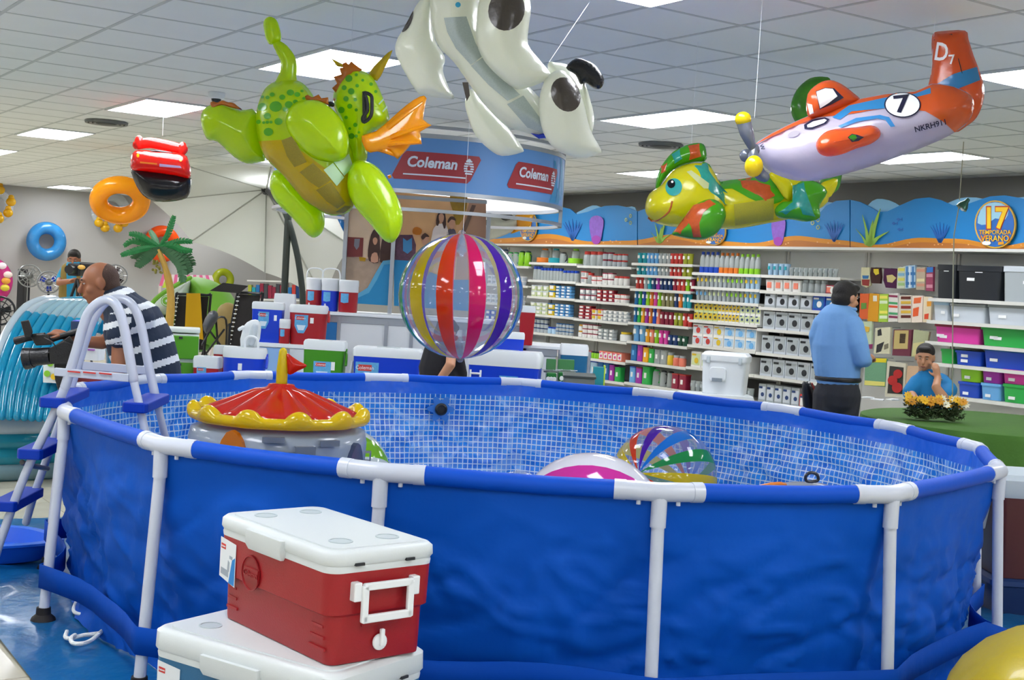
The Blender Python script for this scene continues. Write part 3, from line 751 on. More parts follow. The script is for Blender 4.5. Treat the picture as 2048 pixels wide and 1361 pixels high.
wing = Pil([(935,740),(1010,715),(1100,640),(1180,570),(1252,525),(1288,535),(1268,650),(1316,682),(1252,718),(1262,785),(1200,790),(1130,868),(1080,818),(980,832),(948,800)], YD-.06, .045, OFF, S, sm=2, tilt=(.002, 0)).build('wing', do, DR)
for a_, b2 in (((975,780), (1262,560)), ((990,790), (1290,682)), ((1000,800), (1240,775)), ((985,800), (1125,850))):
    m = pxtube([(380+a_[0]/S, a_[1]/S, YD-.09), (380+(a_[0]+b2[0])/2/S, ((a_[1]+b2[1])/2-6)/S, YD-.11), (380+b2[0]/S, b2[1]/S, YD-.05)], [.016, .014, .006], 8); obj('wing_rib', m, do, wing, smooth=True, world=True)
Pil([(1075,955),(1092,950),(1098,965),(1080,975)], YD+.1, .02, OFF, S, sm=1).build('wing', do, DR)
m = pxtube([(380+x/S, y/S, YD-.09) for x, y in ((948,505), (985,520), (990,560), (985,630), (948,665), (940,640), (966,600), (960,540))], .009, 8, True); obj('handle', m, blk, DR, smooth=True, world=True)
m = MB(); m.tube([PY(380+948/S, 500/S, YD-.08), PY(380+950/S, 668/S, YD-.08)], .011, 8); obj('handle_strap', m, blk, DR, smooth=True, world=True)
m = pxtube([(380+x/S, y/S, YD-.02) for x, y in ((745,585), (760,565), (775,570))], .012, 8); obj('handle', m, blk, DR, smooth=True, world=True)
for x, y in ((1040, 560), (1060, 600)):
    head.decal('eye_mark', [(x-15, y+5), (x+12, y-25), (x+15, y-15), (x-12, y+12)], lab_green, hd, OFF, S, lift=.006)
cord('clear cord from ceiling to the dragon float', (700, 140), 6.75)
# ---- dog
OFF, S = (760, 0), 3.402; YG = 5.3
dw = vinyl('dog_white', 'e9ecdf', rough=.28, bump=(26, .22)); dbk = vinyl('dog_spot', '4d4640', rough=.3, bump=(30, .4)); dtxt = mat('dog_print_grey', 'a3b0ae', .5, vary=.2, vscale=220); dblue = vinyl('dog_collar', '1f3fc8')
DG = thing('dog_float', 'white inflatable dog with dark spots hanging nose-down at the top edge', 'inflatable', PY(1000, 200, YG))
lg = Pil([(345,-60),(250,30),(200,140),(120,260),(104,350),(140,440),(250,625),(330,655),(480,675),(505,660),(470,600),(428,480),(442,390),(372,270),(360,100),(380,-20)], YG+.1, .09, OFF, S); l_ = lg.build('leg', dw, DG)
lg.decal('dark_patch', [(150,212),(195,130),(226,72),(222,130),(195,190),(165,216)], dbk, l_, OFF, S, sm=2)
body = Pil([(340,-260),(340,0),(380,280),(500,420),(600,560),(700,700),(850,850),(1000,905),(1130,945),(1180,900),(1160,780),(1080,660),(980,560),(760,340),(680,180),(680,0),(720,-260)], YG, .14, OFF, S); bo = body.build('body', dw, DG)
body.decal('warning_print', [(440,125),(590,115),(650,290),(700,380),(620,440),(520,330),(462,220)], dtxt, bo, OFF, S, step=4)
body.decal('warning_print', [(620,446),(700,390),(950,640),(865,680),(740,575)], dtxt, bo, OFF, S, step=4)
body.decal('warning_print', [(862,702),(972,645),(1080,790),(1112,905),(1000,862)], dtxt, bo, OFF, S, step=4)
body.decal('valve_dot', ell(535, 38, 18, 18, 14), vinyl('dot_blue', '3aa8d8'), bo, OFF, S, step=3)
ln = Pil([(578,700),(598,625),(640,608),(700,690),(830,830),(885,885),(972,1010),(958,1040),(830,1062),(740,1015),(650,920),(600,800)], YG+.14, .075, OFF, S).build('leg', dw, DG)
lg = Pil([(660,120),(690,-60),(760,-160),(900,-180),(1000,-60),(1026,60),(1014,170),(1008,300),(1080,400),(1155,490),(1150,535),(980,605),(880,580),(720,430),(655,280)], YG-.12, .12, OFF, S); l_ = lg.build('leg', dw, DG)
lg.decal('dark_patch', ell(862, 70, 122, 140, 22, .25), dbk, l_, OFF, S, sm=1, step=4)
hd = Pil([(1140,440),(1200,425),(1290,445),(1350,500),(1410,620),(1455,780),(1445,900),(1420,930),(1300,900),(1180,640)], YG+.1, .12, OFF, S).build('head', dw, DG)
Pil([(1265,462),(1330,398),(1400,410),(1470,450),(1525,540),(1500,602),(1450,600),(1400,565),(1362,572),(1330,510)], YG-.03, .04, OFF, S).build('ear', vinyl('dog_ear', '1c1e24', bump=(30, .9)), DG)
Pil([(1385,560),(1420,640),(1450,780),(1440,920),(1400,860),(1375,700)], YG, .05, OFF, S).build('ear', dw, DG)
lg = Pil([(1090,640),(1130,530),(1200,480),(1265,490),(1330,560),(1380,680),(1430,880),(1506,1022),(1490,1045),(1380,1080),(1270,1055),(1180,1005),(1110,900),(1082,760)], YG-.14, .10, OFF, S); l_ = lg.build('leg', dw, DG)
lg.decal('dark_patch', ell(1265, 645, 96, 120, 22, -.45), dbk, l_, OFF, S, sm=1, step=4)
Pil([(1020,905),(1080,915),(1138,902),(1142,940),(1080,945)], YG-.04, .03, OFF, S, sm=1).build('collar', dblue, DG)
body.decal('belly_patch', [(560,560),(600,560),(612,650),(590,690),(578,640)], dbk, bo, OFF, S, sm=1)
cord('clear cord from ceiling to the back of the dog float', (1098, 124), YG, px2=(1182, 0))
# ---- lizard
OFF, S = (1200, 40), 2.415; YL = 7.4
ly = vinyl('lizard_yellow', 'e2da18'); lgn = vinyl('lizard_green', '4fae1c', vary=.15, vscale=5); lte = vinyl('lizard_teal', '35a89c', vary=.3, vscale=30); lor = vinyl('lizard_orange', 'd8602a', vary=.3, vscale=40)
LZ = thing('lizard_float', 'yellow and green inflatable lizard with curled crest hanging below the toy plane', 'inflatable', PY(1480, 430, YL))
body = Pil([(560,800),(620,780),(700,765),(830,750),(1000,775),(1090,810),(1100,880),(1000,940),(800,985),(620,1012),(540,980),(540,860)], YL, .15, OFF, S); bo = body.build('body', ly, LZ)
body.decal('green_band', [(580,782),(700,768),(860,756),(900,830),(870,880),(800,890),(720,860),(640,815),(590,820)], lgn, bo, OFF, S, sm=2, lift=.004, step=5)
body.decal('orange_patch', [(665,772),(740,760),(820,800),(845,850),(800,875),(740,835),(690,810)], lor, bo, OFF, S, sm=1, lift=.006, step=5)
body.decal('warning_print', [(650,890),(840,862),(838,965),(655,992)], mat('print_olive', 'a39c20', .5, vary=.2, vscale=200), bo, OFF, S, lift=.005, step=6)
head = Pil([(218,905),(238,840),(300,795),(350,730),(430,695),(520,700),(575,780),(605,880),(600,970),(500,1002),(380,1002),(280,985),(232,950)], YL-.1, .16, OFF, S); hd = head.build('head', ly, LZ)
head.decal('teal_stripe', [(455,705),(515,690),(560,780),(640,860),(655,905),(600,890),(530,830),(490,770)], lte, hd, OFF, S, sm=1, lift=.005, step=5)
e_ = head.decal('eye', ell(357, 808, 40, 42, 20, .2), vinyl('eye_teal', '3fb4b8'), hd, OFF, S, lift=.006)
head.decal('pupil', ell(345, 792, 19, 21, 14), vinyl('eye_black', '15181c'), hd, OFF, S, lift=.009, step=2)
head.decal('eye_glint', ell(350, 783, 6, 6, 10), white_m, hd, OFF, S, lift=.012, step=2)
head.decal('patch', [(418,735),(440,728),(525,790),(522,815),(500,815)], vinyl('patch_pale', 'd6dca6'), hd, OFF, S, lift=.007, step=3)
mth = [(232,955),(250,972),(280,968),(320,940),(335,925),(345,900),(350,875)]
m = pxtube([(OFF[0]+x/S, OFF[1]+y/S, 0) for x, y in mth], .003) if 0 else MB(); m.tube([head.fn(OFF[0]+x/S, OFF[1]+y/S, head.h(OFF[0]+x/S, OFF[1]+y/S)+.001) for x, y in mth], .005, 6); obj('mouth_line', m, mat('mouth_red', 'b5541c', .4), hd, smooth=True, world=True)
cr_ = Pil([(268,808),(275,760),(300,700),(350,640),(400,612),(455,595),(500,600),(514,640),(508,682),(440,692),(360,722),(305,780),(275,830)], YL-.02, .07, OFF, S); co = cr_.build('crest', lgn, LZ)
cr_.decal('crest_patch', [(425,608),(480,597),(488,660),(430,678)], lor, co, OFF, S, sm=1); cr_.decal('crest_patch', [(345,650),(385,625),(398,670),(360,695)], lte, co, OFF, S, sm=1); cr_.decal('crest_patch', [(295,705),(325,690),(320,730),(296,742)], lor, co, OFF, S, sm=1)
Pil([(490,690),(530,700),(560,760),(600,800),(560,830),(500,770)], YL-.02, .05, OFF, S).build('neck_frill', lgn, LZ)
fl = Pil([(348,1030),(400,970),(450,900),(530,865),(590,890),(608,950),(570,1025),(500,1062),(430,1058),(370,1045)], YL-.3, .08, OFF, S); fo = fl.build('leg', lgn, LZ)
fl.decal('orange_stripe', [(355,1025),(450,895),(530,868),(560,890),(500,930),(480,980),(490,1050),(450,1050),(430,980),(390,1035)], lor, fo, OFF, S, sm=1)
rl = Pil([(845,915),(880,880),(925,870),(945,800),(990,775),(1050,785),(1098,830),(1060,900),(1062,955),(1000,975),(930,965),(860,955)], YL-.2, .08, OFF, S); ro = rl.build('leg', lgn, LZ)
rl.decal('teal_stripe', [(930,800),(985,785),(1005,860),(1040,950),(980,940),(960,900),(900,940),(860,930),(930,880)], lte, ro, OFF, S, sm=1)
Pil([(815,750),(850,735),(930,790),(920,870),(890,860),(850,800)], YL-.17, .03, OFF, S).build('leg_frill', ly, LZ)
Pil([(1060,800),(1100,775),(1148,768),(1135,825),(1095,865)], YL, .05, OFF, S, sm=2).build('tail_base', ly, LZ)
tp_ = [(1110,790),(1120,700),(1090,600),(1030,520),(985,470),(968,420),(985,360),(1030,315),(1090,300)]
obj('tail', pxtube([(OFF[0]+x/S, OFF[1]+y/S, YL+.15) for x, y in tp_], [.06, .06, .055, .055, .055, .055, .05, .045, .03], 14), vinyl('lizard_tail', '4f9c2c', vary=.6, vscale=9), LZ, smooth=True, world=True)
cord('clear cord from ceiling to the lizard float', (1380, 330), YL)
# ---- toy plane
OFF, S = (1448, 0), 3.403; YP = 6.3
pw = vinyl('plane_white', 'cfc9dc'); po = vinyl('plane_orange', 'e4652a'); pb = vinyl('plane_blue', '3b97d8'); pdk = vinyl('plane_dark', '2a2c48'); pgr = vinyl('plane_grey', '8b92a0', rough=.2, metal=.4); pye = vinyl('plane_yellow', 'ecd312')
PL = thing('toy_plane_float', 'orange and white inflatable toy plane numbered 7 hanging under the ceiling', 'inflatable', PY(1720, 280, YP))
fz = Pil([(205,990),(330,905),(520,812),(700,742),(930,672),(1100,640),(1300,622),(1420,570),(1560,590),(1680,650),(1700,740),(1660,830),(1565,905),(1400,985),(1100,1100),(800,1192),(600,1232),(450,1222),(310,1165),(240,1085)], YP, .17, OFF, S, tilt=(-.0009, 0)); fo = fz.build('fuselage', pw, PL)
fz.decal('orange_top', [(207,988),(330,908),(520,815),(700,745),(930,675),(1100,643),(1300,625),(1420,573),(1560,592),(1680,652),(1700,740),(1660,828),(1567,902),(1480,830),(1360,760),(1240,745),(1090,738),(880,775),(640,800),(480,860),(330,930)], po, fo, OFF, S, lift=.004, step=5)
fz.decal('blue_stripe', [(740,800),(850,720),(1090,668),(1300,640),(1400,600),(1400,640),(1300,665),(1095,740),(870,760),(790,815)], pb, fo, OFF, S, lift=.006, step=4)
fz.decal('blue_stripe', [(780,860),(900,805),(1060,785),(1120,800),(1160,862),(1130,866),(1095,820),(1040,808),(910,830),(800,870)], pb, fo, OFF, S, lift=.006, step=4)
fz.decal('roundel_ring', ell(1210, 716, 122, 88, 30), pdk, fo, OFF, S, lift=.008, step=4)
fz.decal('roundel', ell(1210, 716, 113, 80, 30), white_m, fo, OFF, S, lift=.011, step=4)
fz.text('number', '7', (1448+1205/S, 715/S), 48, -.12, pdk, fo, bold=1.0, lift=.014, sx=1.35)
fz.text('registration', 'NKRH911', (1448+1398/S, 858/S), 15.5, -.25, pdk, fo, bold=.25, lift=.008)
fz.decal('side_window', [(550,850),(600,818),(690,800),(722,812),(700,842),(610,878),(555,878)], pdk, fo, OFF, S, lift=.008, step=3)
fz.decal('side_window_pane', [(572,852),(612,828),(688,811),(704,820),(685,838),(608,866),(575,868)], white_m, fo, OFF, S, lift=.011, step=3)
fz.decal('exhaust', ell(483, 912, 42, 20, 14, -.3), vinyl('plane_pale', 'b9b3bd'), fo, OFF, S, lift=.007, step=3)
fz.text('small_mark', 'W', (1448+268/S, 1000/S), 12, 1.2, pdk, fo, bold=.1)
tf = Pil([(1375,640),(1400,540),(1418,430),(1412,300),(1425,228),(1480,212),(1640,208),(1665,270),(1700,380),(1738,480),(1772,600),(1762,700),(1720,800),(1650,860),(1565,902),(1450,835),(1365,745)], YP-.02, .10, OFF, S, sm=3, tilt=(-.0009, 0)); to = tf.build('tail_fin', po, PL)
tf.decal('blue_band', [(1385,612),(1560,505),(1722,455),(1742,545),(1600,600),(1415,708)], pb, to, OFF, S, step=4)
tf.text('tail_mark', 'D', (1448+1480/S, 362/S), 50, .16, white_m, to, bold=.8, sx=.75, lift=.005)
tf.text('tail_mark', '7', (1448+1550/S, 410/S), 26, -.1, white_m, to, bold=.4, lift=.005)
for P_ in ([(1430,275),(1550,235),(1600,420),(1620,500)], [(1640,640),(1660,750),(1640,850)]):
    m = MB(); m.tube([tf.fn(OFF[0]+x/S, OFF[1]+y/S, tf.h(OFF[0]+x/S, OFF[1]+y/S)+.002) for x, y in P_], .002, 6); obj('seam_line', m, blk, to, world=True)
cn = Pil([(562,760),(570,640),(640,570),(720,545),(800,572),(880,632),(928,685),(840,740),(700,780),(590,800)], YP+.02, .08, OFF, S); co = cn.build('canopy', po, PL)
cn.decal('windscreen', [(625,622),(690,597),(750,602),(815,665),(740,708),(652,745)], pdk, co, OFF, S)
cn.decal('windscreen_pane', [(630,625),(690,602),(740,606),(772,655),(715,700),(655,738)], white_m, co, OFF, S, lift=.006)
cn.decal('pillar_mark', [(567,705),(600,712),(612,770),(585,780)], white_m, co, OFF, S)
wg = Pil([(628,970),(680,905),(760,878),(900,866),(1000,853),(1055,878),(1062,930),(1000,980),(900,1012),(800,1052),(700,1066),(640,1035)], YP-.2, .09, OFF, S); wo = wg.build('wing', po, PL)
wg.decal('wing_mark', [(842,935),(870,912),(905,918),(952,935),(915,960),(870,968)], pdk, wo, OFF, S); wg.decal('wing_mark', [(848,935),(870,918),(895,920),(905,940),(880,960)], vinyl('leaf_green', '3f9a22'), wo, OFF, S, lift=.006)
m = MB(); m.tube([wg.fn(OFF[0]+x/S, OFF[1]+y/S, wg.h(OFF[0]+x/S, OFF[1]+y/S)+.001) for x, y in [(650,1000),(760,965),(900,940),(1050,905)]], .002, 6); obj('seam_line', m, po, wo, world=True)
hb = thing('x', None, None) if 0 else None
hub = MB(); hub.ball(PY(1448+150/S, 1060/S, YP+.02), .032, 16, 10); hub.ball(PY(1448+205/S, 1020/S, YP-.02), .028, 14, 8); hubo = obj('propeller_hub', hub, pgr, PL, smooth=True, world=True)
bl = obj('propeller_blade', pxtube([(1448+130/S, 815/S, YP-.05), (1448+155/S, 905/S, YP-.05), (1448+195/S, 1010/S, YP-.03)], [.036, .034, .018]), pgr, hubo, smooth=True, world=True)
m = MB(); m.ball(PY(1448+130/S, 812/S, YP-.055), (.040, .040, .036), 16, 10); obj('blade_tip', m, pye, hubo, smooth=True, world=True)
obj('propeller_blade', pxtube([(1448+205/S, 1020/S, YP-.03), (1448+200/S, 1100/S, YP-.03), (1448+240/S, 1180/S, YP), (1448+275/S, 1205/S, YP)], [.018, .030, .03, .026]), pgr, hubo, smooth=True, world=True)
m = MB(); m.ball(PY(1448+203/S, 1132/S, YP-.06), (.045, .04, .052), 16, 10); obj('blade_tip', m, pye, hubo, smooth=True, world=True)
cord('clear cord from ceiling to the nose of the toy plane', (1509, 236), YP); cord('clear cord from ceiling to the tail of the toy plane', (1862, 150), YP)
# ---- red car
OFF, S = (0, 0), 3.4033; YC = 12
crd = vinyl('car_red', 'd8261e', rough=.15); cbk = vinyl('car_dark', '26262c', rough=.15)
CR_ = thing('car_float', 'small red inflatable car with dark underside hanging above the orange swim ring', 'inflatable', PY(321, 340, YC))
lo = Pil([(892,1140),(1000,1150),(1180,1170),(1290,1200),(1302,1260),(1285,1330),(1240,1361),(1110,1375),(1000,1350),(930,1270)], YC, .17, OFF, S, R=120).build('underside', cbk, CR_)
up_ = Pil([(888,1090),(905,1040),(950,1022),(1080,1030),(1250,1052),(1285,1100),(1300,1180),(1280,1215),(1180,1195),(1000,1168),(900,1158)], YC-.08, .14, OFF, S, R=60); uo = up_.build('bonnet', crd, CR_)
obj('bumper', pxtube([(275, 290, YC), (300, 286, YC), (340, 293, YC), (366, 299, YC)], [.045, .05, .05, .045]), crd, CR_, smooth=True, world=True)
for x, y in ((278, 285), (365, 298)):
    m = MB(); m.ball(PY(x, y, YC-.02), (.042, .04, .065), 14, 10); obj('bumper_lobe', m, crd, CR_, smooth=True, world=True)
up_.decal('stripe_print', [(955,1100),(1070,1112),(1070,1122),(955,1112)], vinyl('print_orange', 'e08a2a'), uo, OFF, S); up_.decal('stripe_print', [(1085,1115),(1225,1130),(1235,1145),(1085,1135)], vinyl('print_lilac', 'b9b4e0'), uo, OFF, S)
for x, y in ((940, 1060), (1228, 1088)): up_.decal('headlight', ell(x, y, 10, 14, 10), vinyl('print_yellow', 'd8a818'), uo, OFF, S)
Pil([(1015,1025),(1070,1018),(1170,1035),(1180,1045),(1100,1050),(1020,1040)], YC-.1, .02, OFF, S, sm=1).build('grille', cbk, CR_)
cord('clear cord from ceiling to the red car float', (325, 272), YC)
# ---- rings
def torus(mb, c, R_, r_, nrm, n=40, k=14, mi=0, flat=1):
    M_ = Vector(nrm).to_track_quat('Z', 'Y').to_matrix()
    P = [Vector(c)+M_ @ Vector((R_*cos(2*pi*i/n), R_*sin(2*pi*i/n), 0)) for i in range(n)]
    o = len(mb.v)
    L = []
    for i in range(n+1):
        a = 2*pi*(i % n)/n; e = M_ @ Vector((cos(a), sin(a), 0)); z = M_ @ Vector((0, 0, 1)); p = Vector(c)+e*R_
        L.append([p+e*(r_*cos(2*pi*j/k))+z*(r_*flat*sin(2*pi*j/k)) for j in range(k)])
    return mb.loops(L, True, (False, False), mi)
m = MB(); nv = (-ray(240, 401)+Vector((.08, 0, -1.0))).normalized()
torus(m, PY(240, 401, 16.5), .262, .112, nv); o = obj('swim_ring', m, vinyl('ring_orange', 'ffb40e', rough=.2, bump=(8, .05)), smooth=True, world=True); tag(o, 'yellow-orange swim ring hanging tilted below the ceiling near the red car', 'swim ring')
cord('clear cord from ceiling to the orange swim ring', (240, 362), 16.6)
# ---- striped beach balls
bc = {k: vinyl('ball_'+k, v, rough=.08, bump=(8, .03), coat=.6) for k, v in dict(green='159048', yellow='d6bd12', red='d93a16', magenta='d6165f', purple='4a14a0', blue='1673cf', white='e6eaf0', pink='cf2f9c', lime='b5cc30', maroon='9c2430').items()}
bclear = clear('clear_vinyl', 'dfe8f4', .13)
def beach_ball(c, R_, axis, cols, label, n=24, ref=(1, 0, 0), name='beach_ball', a0=0):
    t = thing(name, label, 'beach ball', c)
    ax = Vector(axis).normalized(); e = (Vector(ref)-ax*Vector(ref).dot(ax)).normalized(); f = ax.cross(e)
    for k in range(n):
        m_ = MB(); N, Mv = 5, 18; g = []
        for j in range(Mv+1):
            th = pi*(j+.0)/Mv; th = max(.025, min(pi-.025, th))
            row = []
            for i in range(N+1):
                ph = a0+2*pi*(k-.5+i/N)/n; bul = 1+.004*sin(pi*i/N)
                row.append((e*cos(ph)+f*sin(ph))*(R_*bul*sin(th))+ax*(R_*cos(th)))
            g.append(row)
        m_.loops(g, False, (False, False))
        obj('panel', m_, cols[k % len(cols)], t, smooth=True, sharp=0)
    m_ = MB()
    for s_ in (1, -1): m_.ball(ax*(R_*s_), .02*R_/.33, 12, 6)
    obj('end_cap', m_, bclear, t, smooth=True)
    return t
cl = bclear
view = -ray(922, 593).normalized()
# gores ordered so that panel 0 (clear) faces the camera
order = [cl, bc['magenta'], cl, bc['purple'] if 0 else cl, cl, cl]
seq = {1: 'magenta', 3: None, 5: None}
cols = [cl]*24
for k, c in {1: 'magenta', 3: 'purple', 5: 'blue', 7: 'green', 9: 'yellow', 11: 'red', 13: 'magenta', 15: 'purple', 17: 'blue', 19: 'green', 21: 'yellow', 23: 'red'}.items(): cols[k] = bc[c]
cols2 = list(cols)
ax_ = (CU*1+CR*.015)
sidev = ax_.cross(view)
beach_ball(PY(922, 593, 7.0), 125/F*7.0, ax_, cols2, 'big clear and rainbow striped beach ball hanging in front of the booth', ref=view)
cord('clear cord from ceiling to the big striped beach ball', (926, 468), 7.0)
v2 = -ray(1328, 955).normalized()
cB = PY(1328, 957, 7.9); ax2 = (v2*.86-CR*.49+CU*.1)
cc2 = [cl]*24
for k, c in {1: 'yellow', 3: 'green', 5: 'blue', 7: 'purple', 9: 'red', 11: 'yellow', 13: 'green', 15: 'blue', 17: 'purple', 19: 'magenta', 21: 'magenta', 23: 'red'}.items(): cc2[k] = bc[c]
beach_ball(cB, 106/F*7.9, ax2, cc2, 'clear and rainbow striped beach ball lying inside the pool on the right', ref=(CR-CU*.1), a0=-.3)
v3 = -ray(1180, 1063).normalized()
cols = [bc['white'], bc['pink'], bc['white'], bc['lime'], bc['white'], bc['pink'], bc['white'], bc['maroon']]
beach_ball(PY(1180, 1063, 6.1), 158/F*6.1, CR*1-CU*.08+v3*.12, cols, 'big white and magenta beach ball inside the pool beside the striped one', n=8, ref=v3*.78+CU*.62, a0=-.72)
beach_ball(PY(1036, 1010, 6.6), 68/F*6.6, CU, [cl]*12, 'small all-clear ball barely showing over the front rim', n=12, ref=CR)
beach_ball(PY(692, 945, 7.2), 88/F*7.2, CU*.2+CR*1, [bc['white'], vinyl('ball_leaf', '86c52a', rough=.1)]*4, 'green and white beach ball behind the castle toy', n=8, ref=CU)
# grey-orange inflatable with black handle at the right of the pool
m = MB(); t = thing('ride_on_float', 'grey and orange inflatable back with black handle inside the pool on the right', 'inflatable', PY(1590, 1040, 6.4))
Pil([(1500,985),(1530,972),(1580,964),(1640,966),(1670,980),(1690,1010),(1680,1080),(1590,1120),(1500,1080)], 6.4, .16).build('body', vinyl('float_grey', '9fa3ad'), t)
Pil([(1495,985),(1520,970),(1560,964),(1575,972),(1540,985),(1510,1000)], 6.3, .03, sm=2).build('orange_edge', vinyl('float_orange', 'e08a3c'), t)
m = pxtube([(1612, 952, 6.3), (1622, 946, 6.3), (1634, 950, 6.3), (1635, 962, 6.3), (1614, 963, 6.3)], .008, 8, True); obj('handle', m, blk, t, smooth=True, world=True)
# ---- castle toy
YK = 5.75; kc = PY(560, 825, YK); kz = kc.z
K = thing('castle_float', 'inflatable castle toy with red tent roof and yellow scalloped brim inside the pool', 'inflatable', (kc.x, kc.y, .02))
kr = vinyl('castle_red', 'd02a1c', rough=.12, bump=(9, .12)); ky = vinyl('castle_yellow', 'e6c70c', rough=.15); kg = vinyl('castle_grey', 'a9b4c0', rough=.18, bump=(7, .2)); kg2 = vinyl('castle_stone', '7d848e', rough=.3); ko = vinyl('castle_orange', 'd8801c', rough=.3)
zc = kz-.02; ng = 14
L = []
for r_, z_ in ((.335, -.02), (.335, .0), (.30, .025), (.24, .06), (.18, .095), (.12, .13), (.075, .152), (.06, .165), (.055, .18), (.03, .185)):
    L.append([Vector((r_*(1+.05*abs(sin(ng/2*a))-.03)*cos(a), r_*(1+.05*abs(sin(ng/2*a))-.03)*sin(a), zc+z_*.70+.010*abs(sin(ng/2*a))*(r_ > .1))) for a in [2*pi*i/140 for i in range(140)]])
m = MB(); m.loops(L); obj('roof', m, kr, K, smooth=True, sharp=0)
L = []
for i in range(161):
    a = 2*pi*(i % 160)/160; s_ = max(0, cos(11*a+.4))**.6 if cos(11*a+.4) > 0 else 0
    hh = .024+.017*s_; cz_ = zc-.014+.017*s_; rr = .362+.012*s_
    L.append([Vector(((rr+.030*cos(q))*cos(a), (rr+.030*cos(q))*sin(a), cz_+hh*sin(q))) for q in [2*pi*j/14 for j in range(14)]])
m = MB(); m.loops(L, True, (False, False)); obj('brim', m, ky, K, smooth=True, sharp=0)
m = MB(); L = []
for r_, z_ in ((.33, 0), (.37, .05), (.38, .2), (.37, .4), (.375, .6), (.385, zc-.12), (.375, zc-.07), (.30, zc-.05)):
    L.append([Vector((r_*(1+.03*abs(sin(3*a)))*cos(a), r_*(1+.03*abs(sin(3*a)))*sin(a), z_)) for a in [2*pi*i/72 for i in range(72)]])
m.loops(L); tw = obj('tower', m, kg, K, smooth=True, sharp=0)
def ring_patch(name, a0_, a1_, z0_, z1_, mt, r_=.389, par=None, arch=False):
    m_ = MB(); n_ = 12; g = []
    for lvl, rr in ((0, r_-.02), (1, r_+.008)):
        g.append([])
        for i in range(n_+1):
            a = a0_+(a1_-a0_)*i/n_; zt_ = z1_ if not arch else z0_+(z1_-z0_)*sqrt(max(.001, 1-(2*i/n_-1)**2))
            g[lvl].append((Vector((rr*(1+.03*abs(sin(3*a)))*cos(a), rr*(1+.03*abs(sin(3*a)))*sin(a), z0_)), Vector((rr*(1+.03*abs(sin(3*a)))*cos(a), rr*(1+.03*abs(sin(3*a)))*sin(a), zt_))))
    for i in range(n_):
        o_ = len(m_.v)
        for lvl in (0, 1):
            for k_ in (0, 1): m_.v += [tup(g[lvl][i+k_][0]), tup(g[lvl][i+k_][1])]
        m_.face((o_+4, o_+6, o_+7, o_+5)); m_.face((o_+5, o_+7, o_+3, o_+1)); m_.face((o_+4, o_+0, o_+2, o_+6))
    return obj(name, m_, mt, par or tw, smooth=False)
fa = math.atan2(-kc.y, -kc.x)       # direction from the castle to the camera
for da, z0_, z1_ in ((-.05, zc-.085, zc-.062), (.28, zc-.135, zc-.10), (.55, zc-.10, zc-.075), (.08, zc-.165, zc-.125), (-.62, zc-.15, zc-.12), (-1.2, zc-.2, zc-.16), (1.5, zc-.2, zc-.16)):
    ring_patch('stone_print', fa+da-.11, fa+da+.11, z0_, z1_, kg2, .400)
ring_patch('arch_opening', fa-.86, fa-.12, .1, zc-.045, ko, .397, arch=True)
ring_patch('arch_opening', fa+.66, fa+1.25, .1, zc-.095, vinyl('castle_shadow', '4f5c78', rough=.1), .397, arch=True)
m = MB(); cap(m, [(.0, 0, zc+.11), (0, 0, zc+.19), (0, 0, zc+.27)], [.026, .025, .018], 14); obj('flagpole', m, vinyl('castle_pole', 'dcc70e', rough=.2), K, smooth=True)
Pil([(572,706),(585,714),(600,724),(613,730),(610,736),(596,742),(586,748),(576,749),(573,730)], YK, .022, sm=2, step=3).build('flag', kr, K)
# ---- pool ladder
Y1, Y2 = 5.72, 6.32
lw = mat('ladder_white', 'bcc4d6', .3, metal=.1); lblue = mat('ladder_step_blue', '0434a6', .55, spec=.2)
LD = thing('pool_ladder', 'white A-frame pool ladder with blue steps straddling the left rim', 'ladder', PY(180, 1100, 6.0))
arc1 = [(-30, 1185), (0, 1085), (50, 950), (100, 845), (130, 775), (152, 705), (166, 655), (180, 622), (205, 602), (228, 606), (243, 635), (255, 690), (267, 760), (283, 830), (300, 905)]
arc2 = [(52, 1045), (70, 985), (100, 900), (128, 820), (152, 745), (176, 665), (195, 625), (215, 603), (245, 598), (268, 615), (283, 655), (296, 725), (310, 790), (327, 860), (338, 905)]
def ladder_rail(P, Yv, i0, i1, name='side_rail', r_=.0205):
    obj(name, pxtube([(x, y, Yv) for x, y in P[i0:i1]], r_, 14), lw, LD, smooth=True, world=True)
ladder_rail(arc1, Y1, 0, 5, r_=.019); ladder_rail(arc1, Y1, 4, 13, 'handrail', .0215); ladder_rail(arc1, Y1, 12, 15, r_=.018)
ladder_rail(arc2, Y2, 0, 5, r_=.019); ladder_rail(arc2, Y2, 4, 13, 'handrail', .0215); ladder_rail(arc2, Y2, 12, 15, r_=.018)
def slab(name, a_, b_, w_, h_, mt, depth=(1, 0, 0)):
    d = (b_-a_); m_ = MB(); dx = Vector(depth)*w_/2
    a0_, b0_ = a_-d*.08, b_+d*.08
    q = lambda p, k: [p-dx*k-Z*h_/2, p+dx*k-Z*h_/2, p+dx*k+Z*h_/2, p-dx*k+Z*h_/2]
    m_.loops([q(a0_, .8), q(a0_.lerp(b0_, .04), 1), q(a0_.lerp(b0_, .96), 1), q(b0_, .8)])
    return obj(name, m_, mt, LD, world=True, bevel=.006)
for x1, y1, x2, y2 in ((106, 805, 142, 785), (62, 908, 100, 885), (10, 1012, 50, 985)): slab('step', PY(x1, y1, Y1), PY(x2+12, y2, Y2), .115, .045, lblue)
slab('step', PY(272, 815, Y1), PY(314, 797, Y2), .115, .045, lblue)
slab('step', PY(287, 915, Y1), PY(328, 897, Y2), .115, .045, lblue)
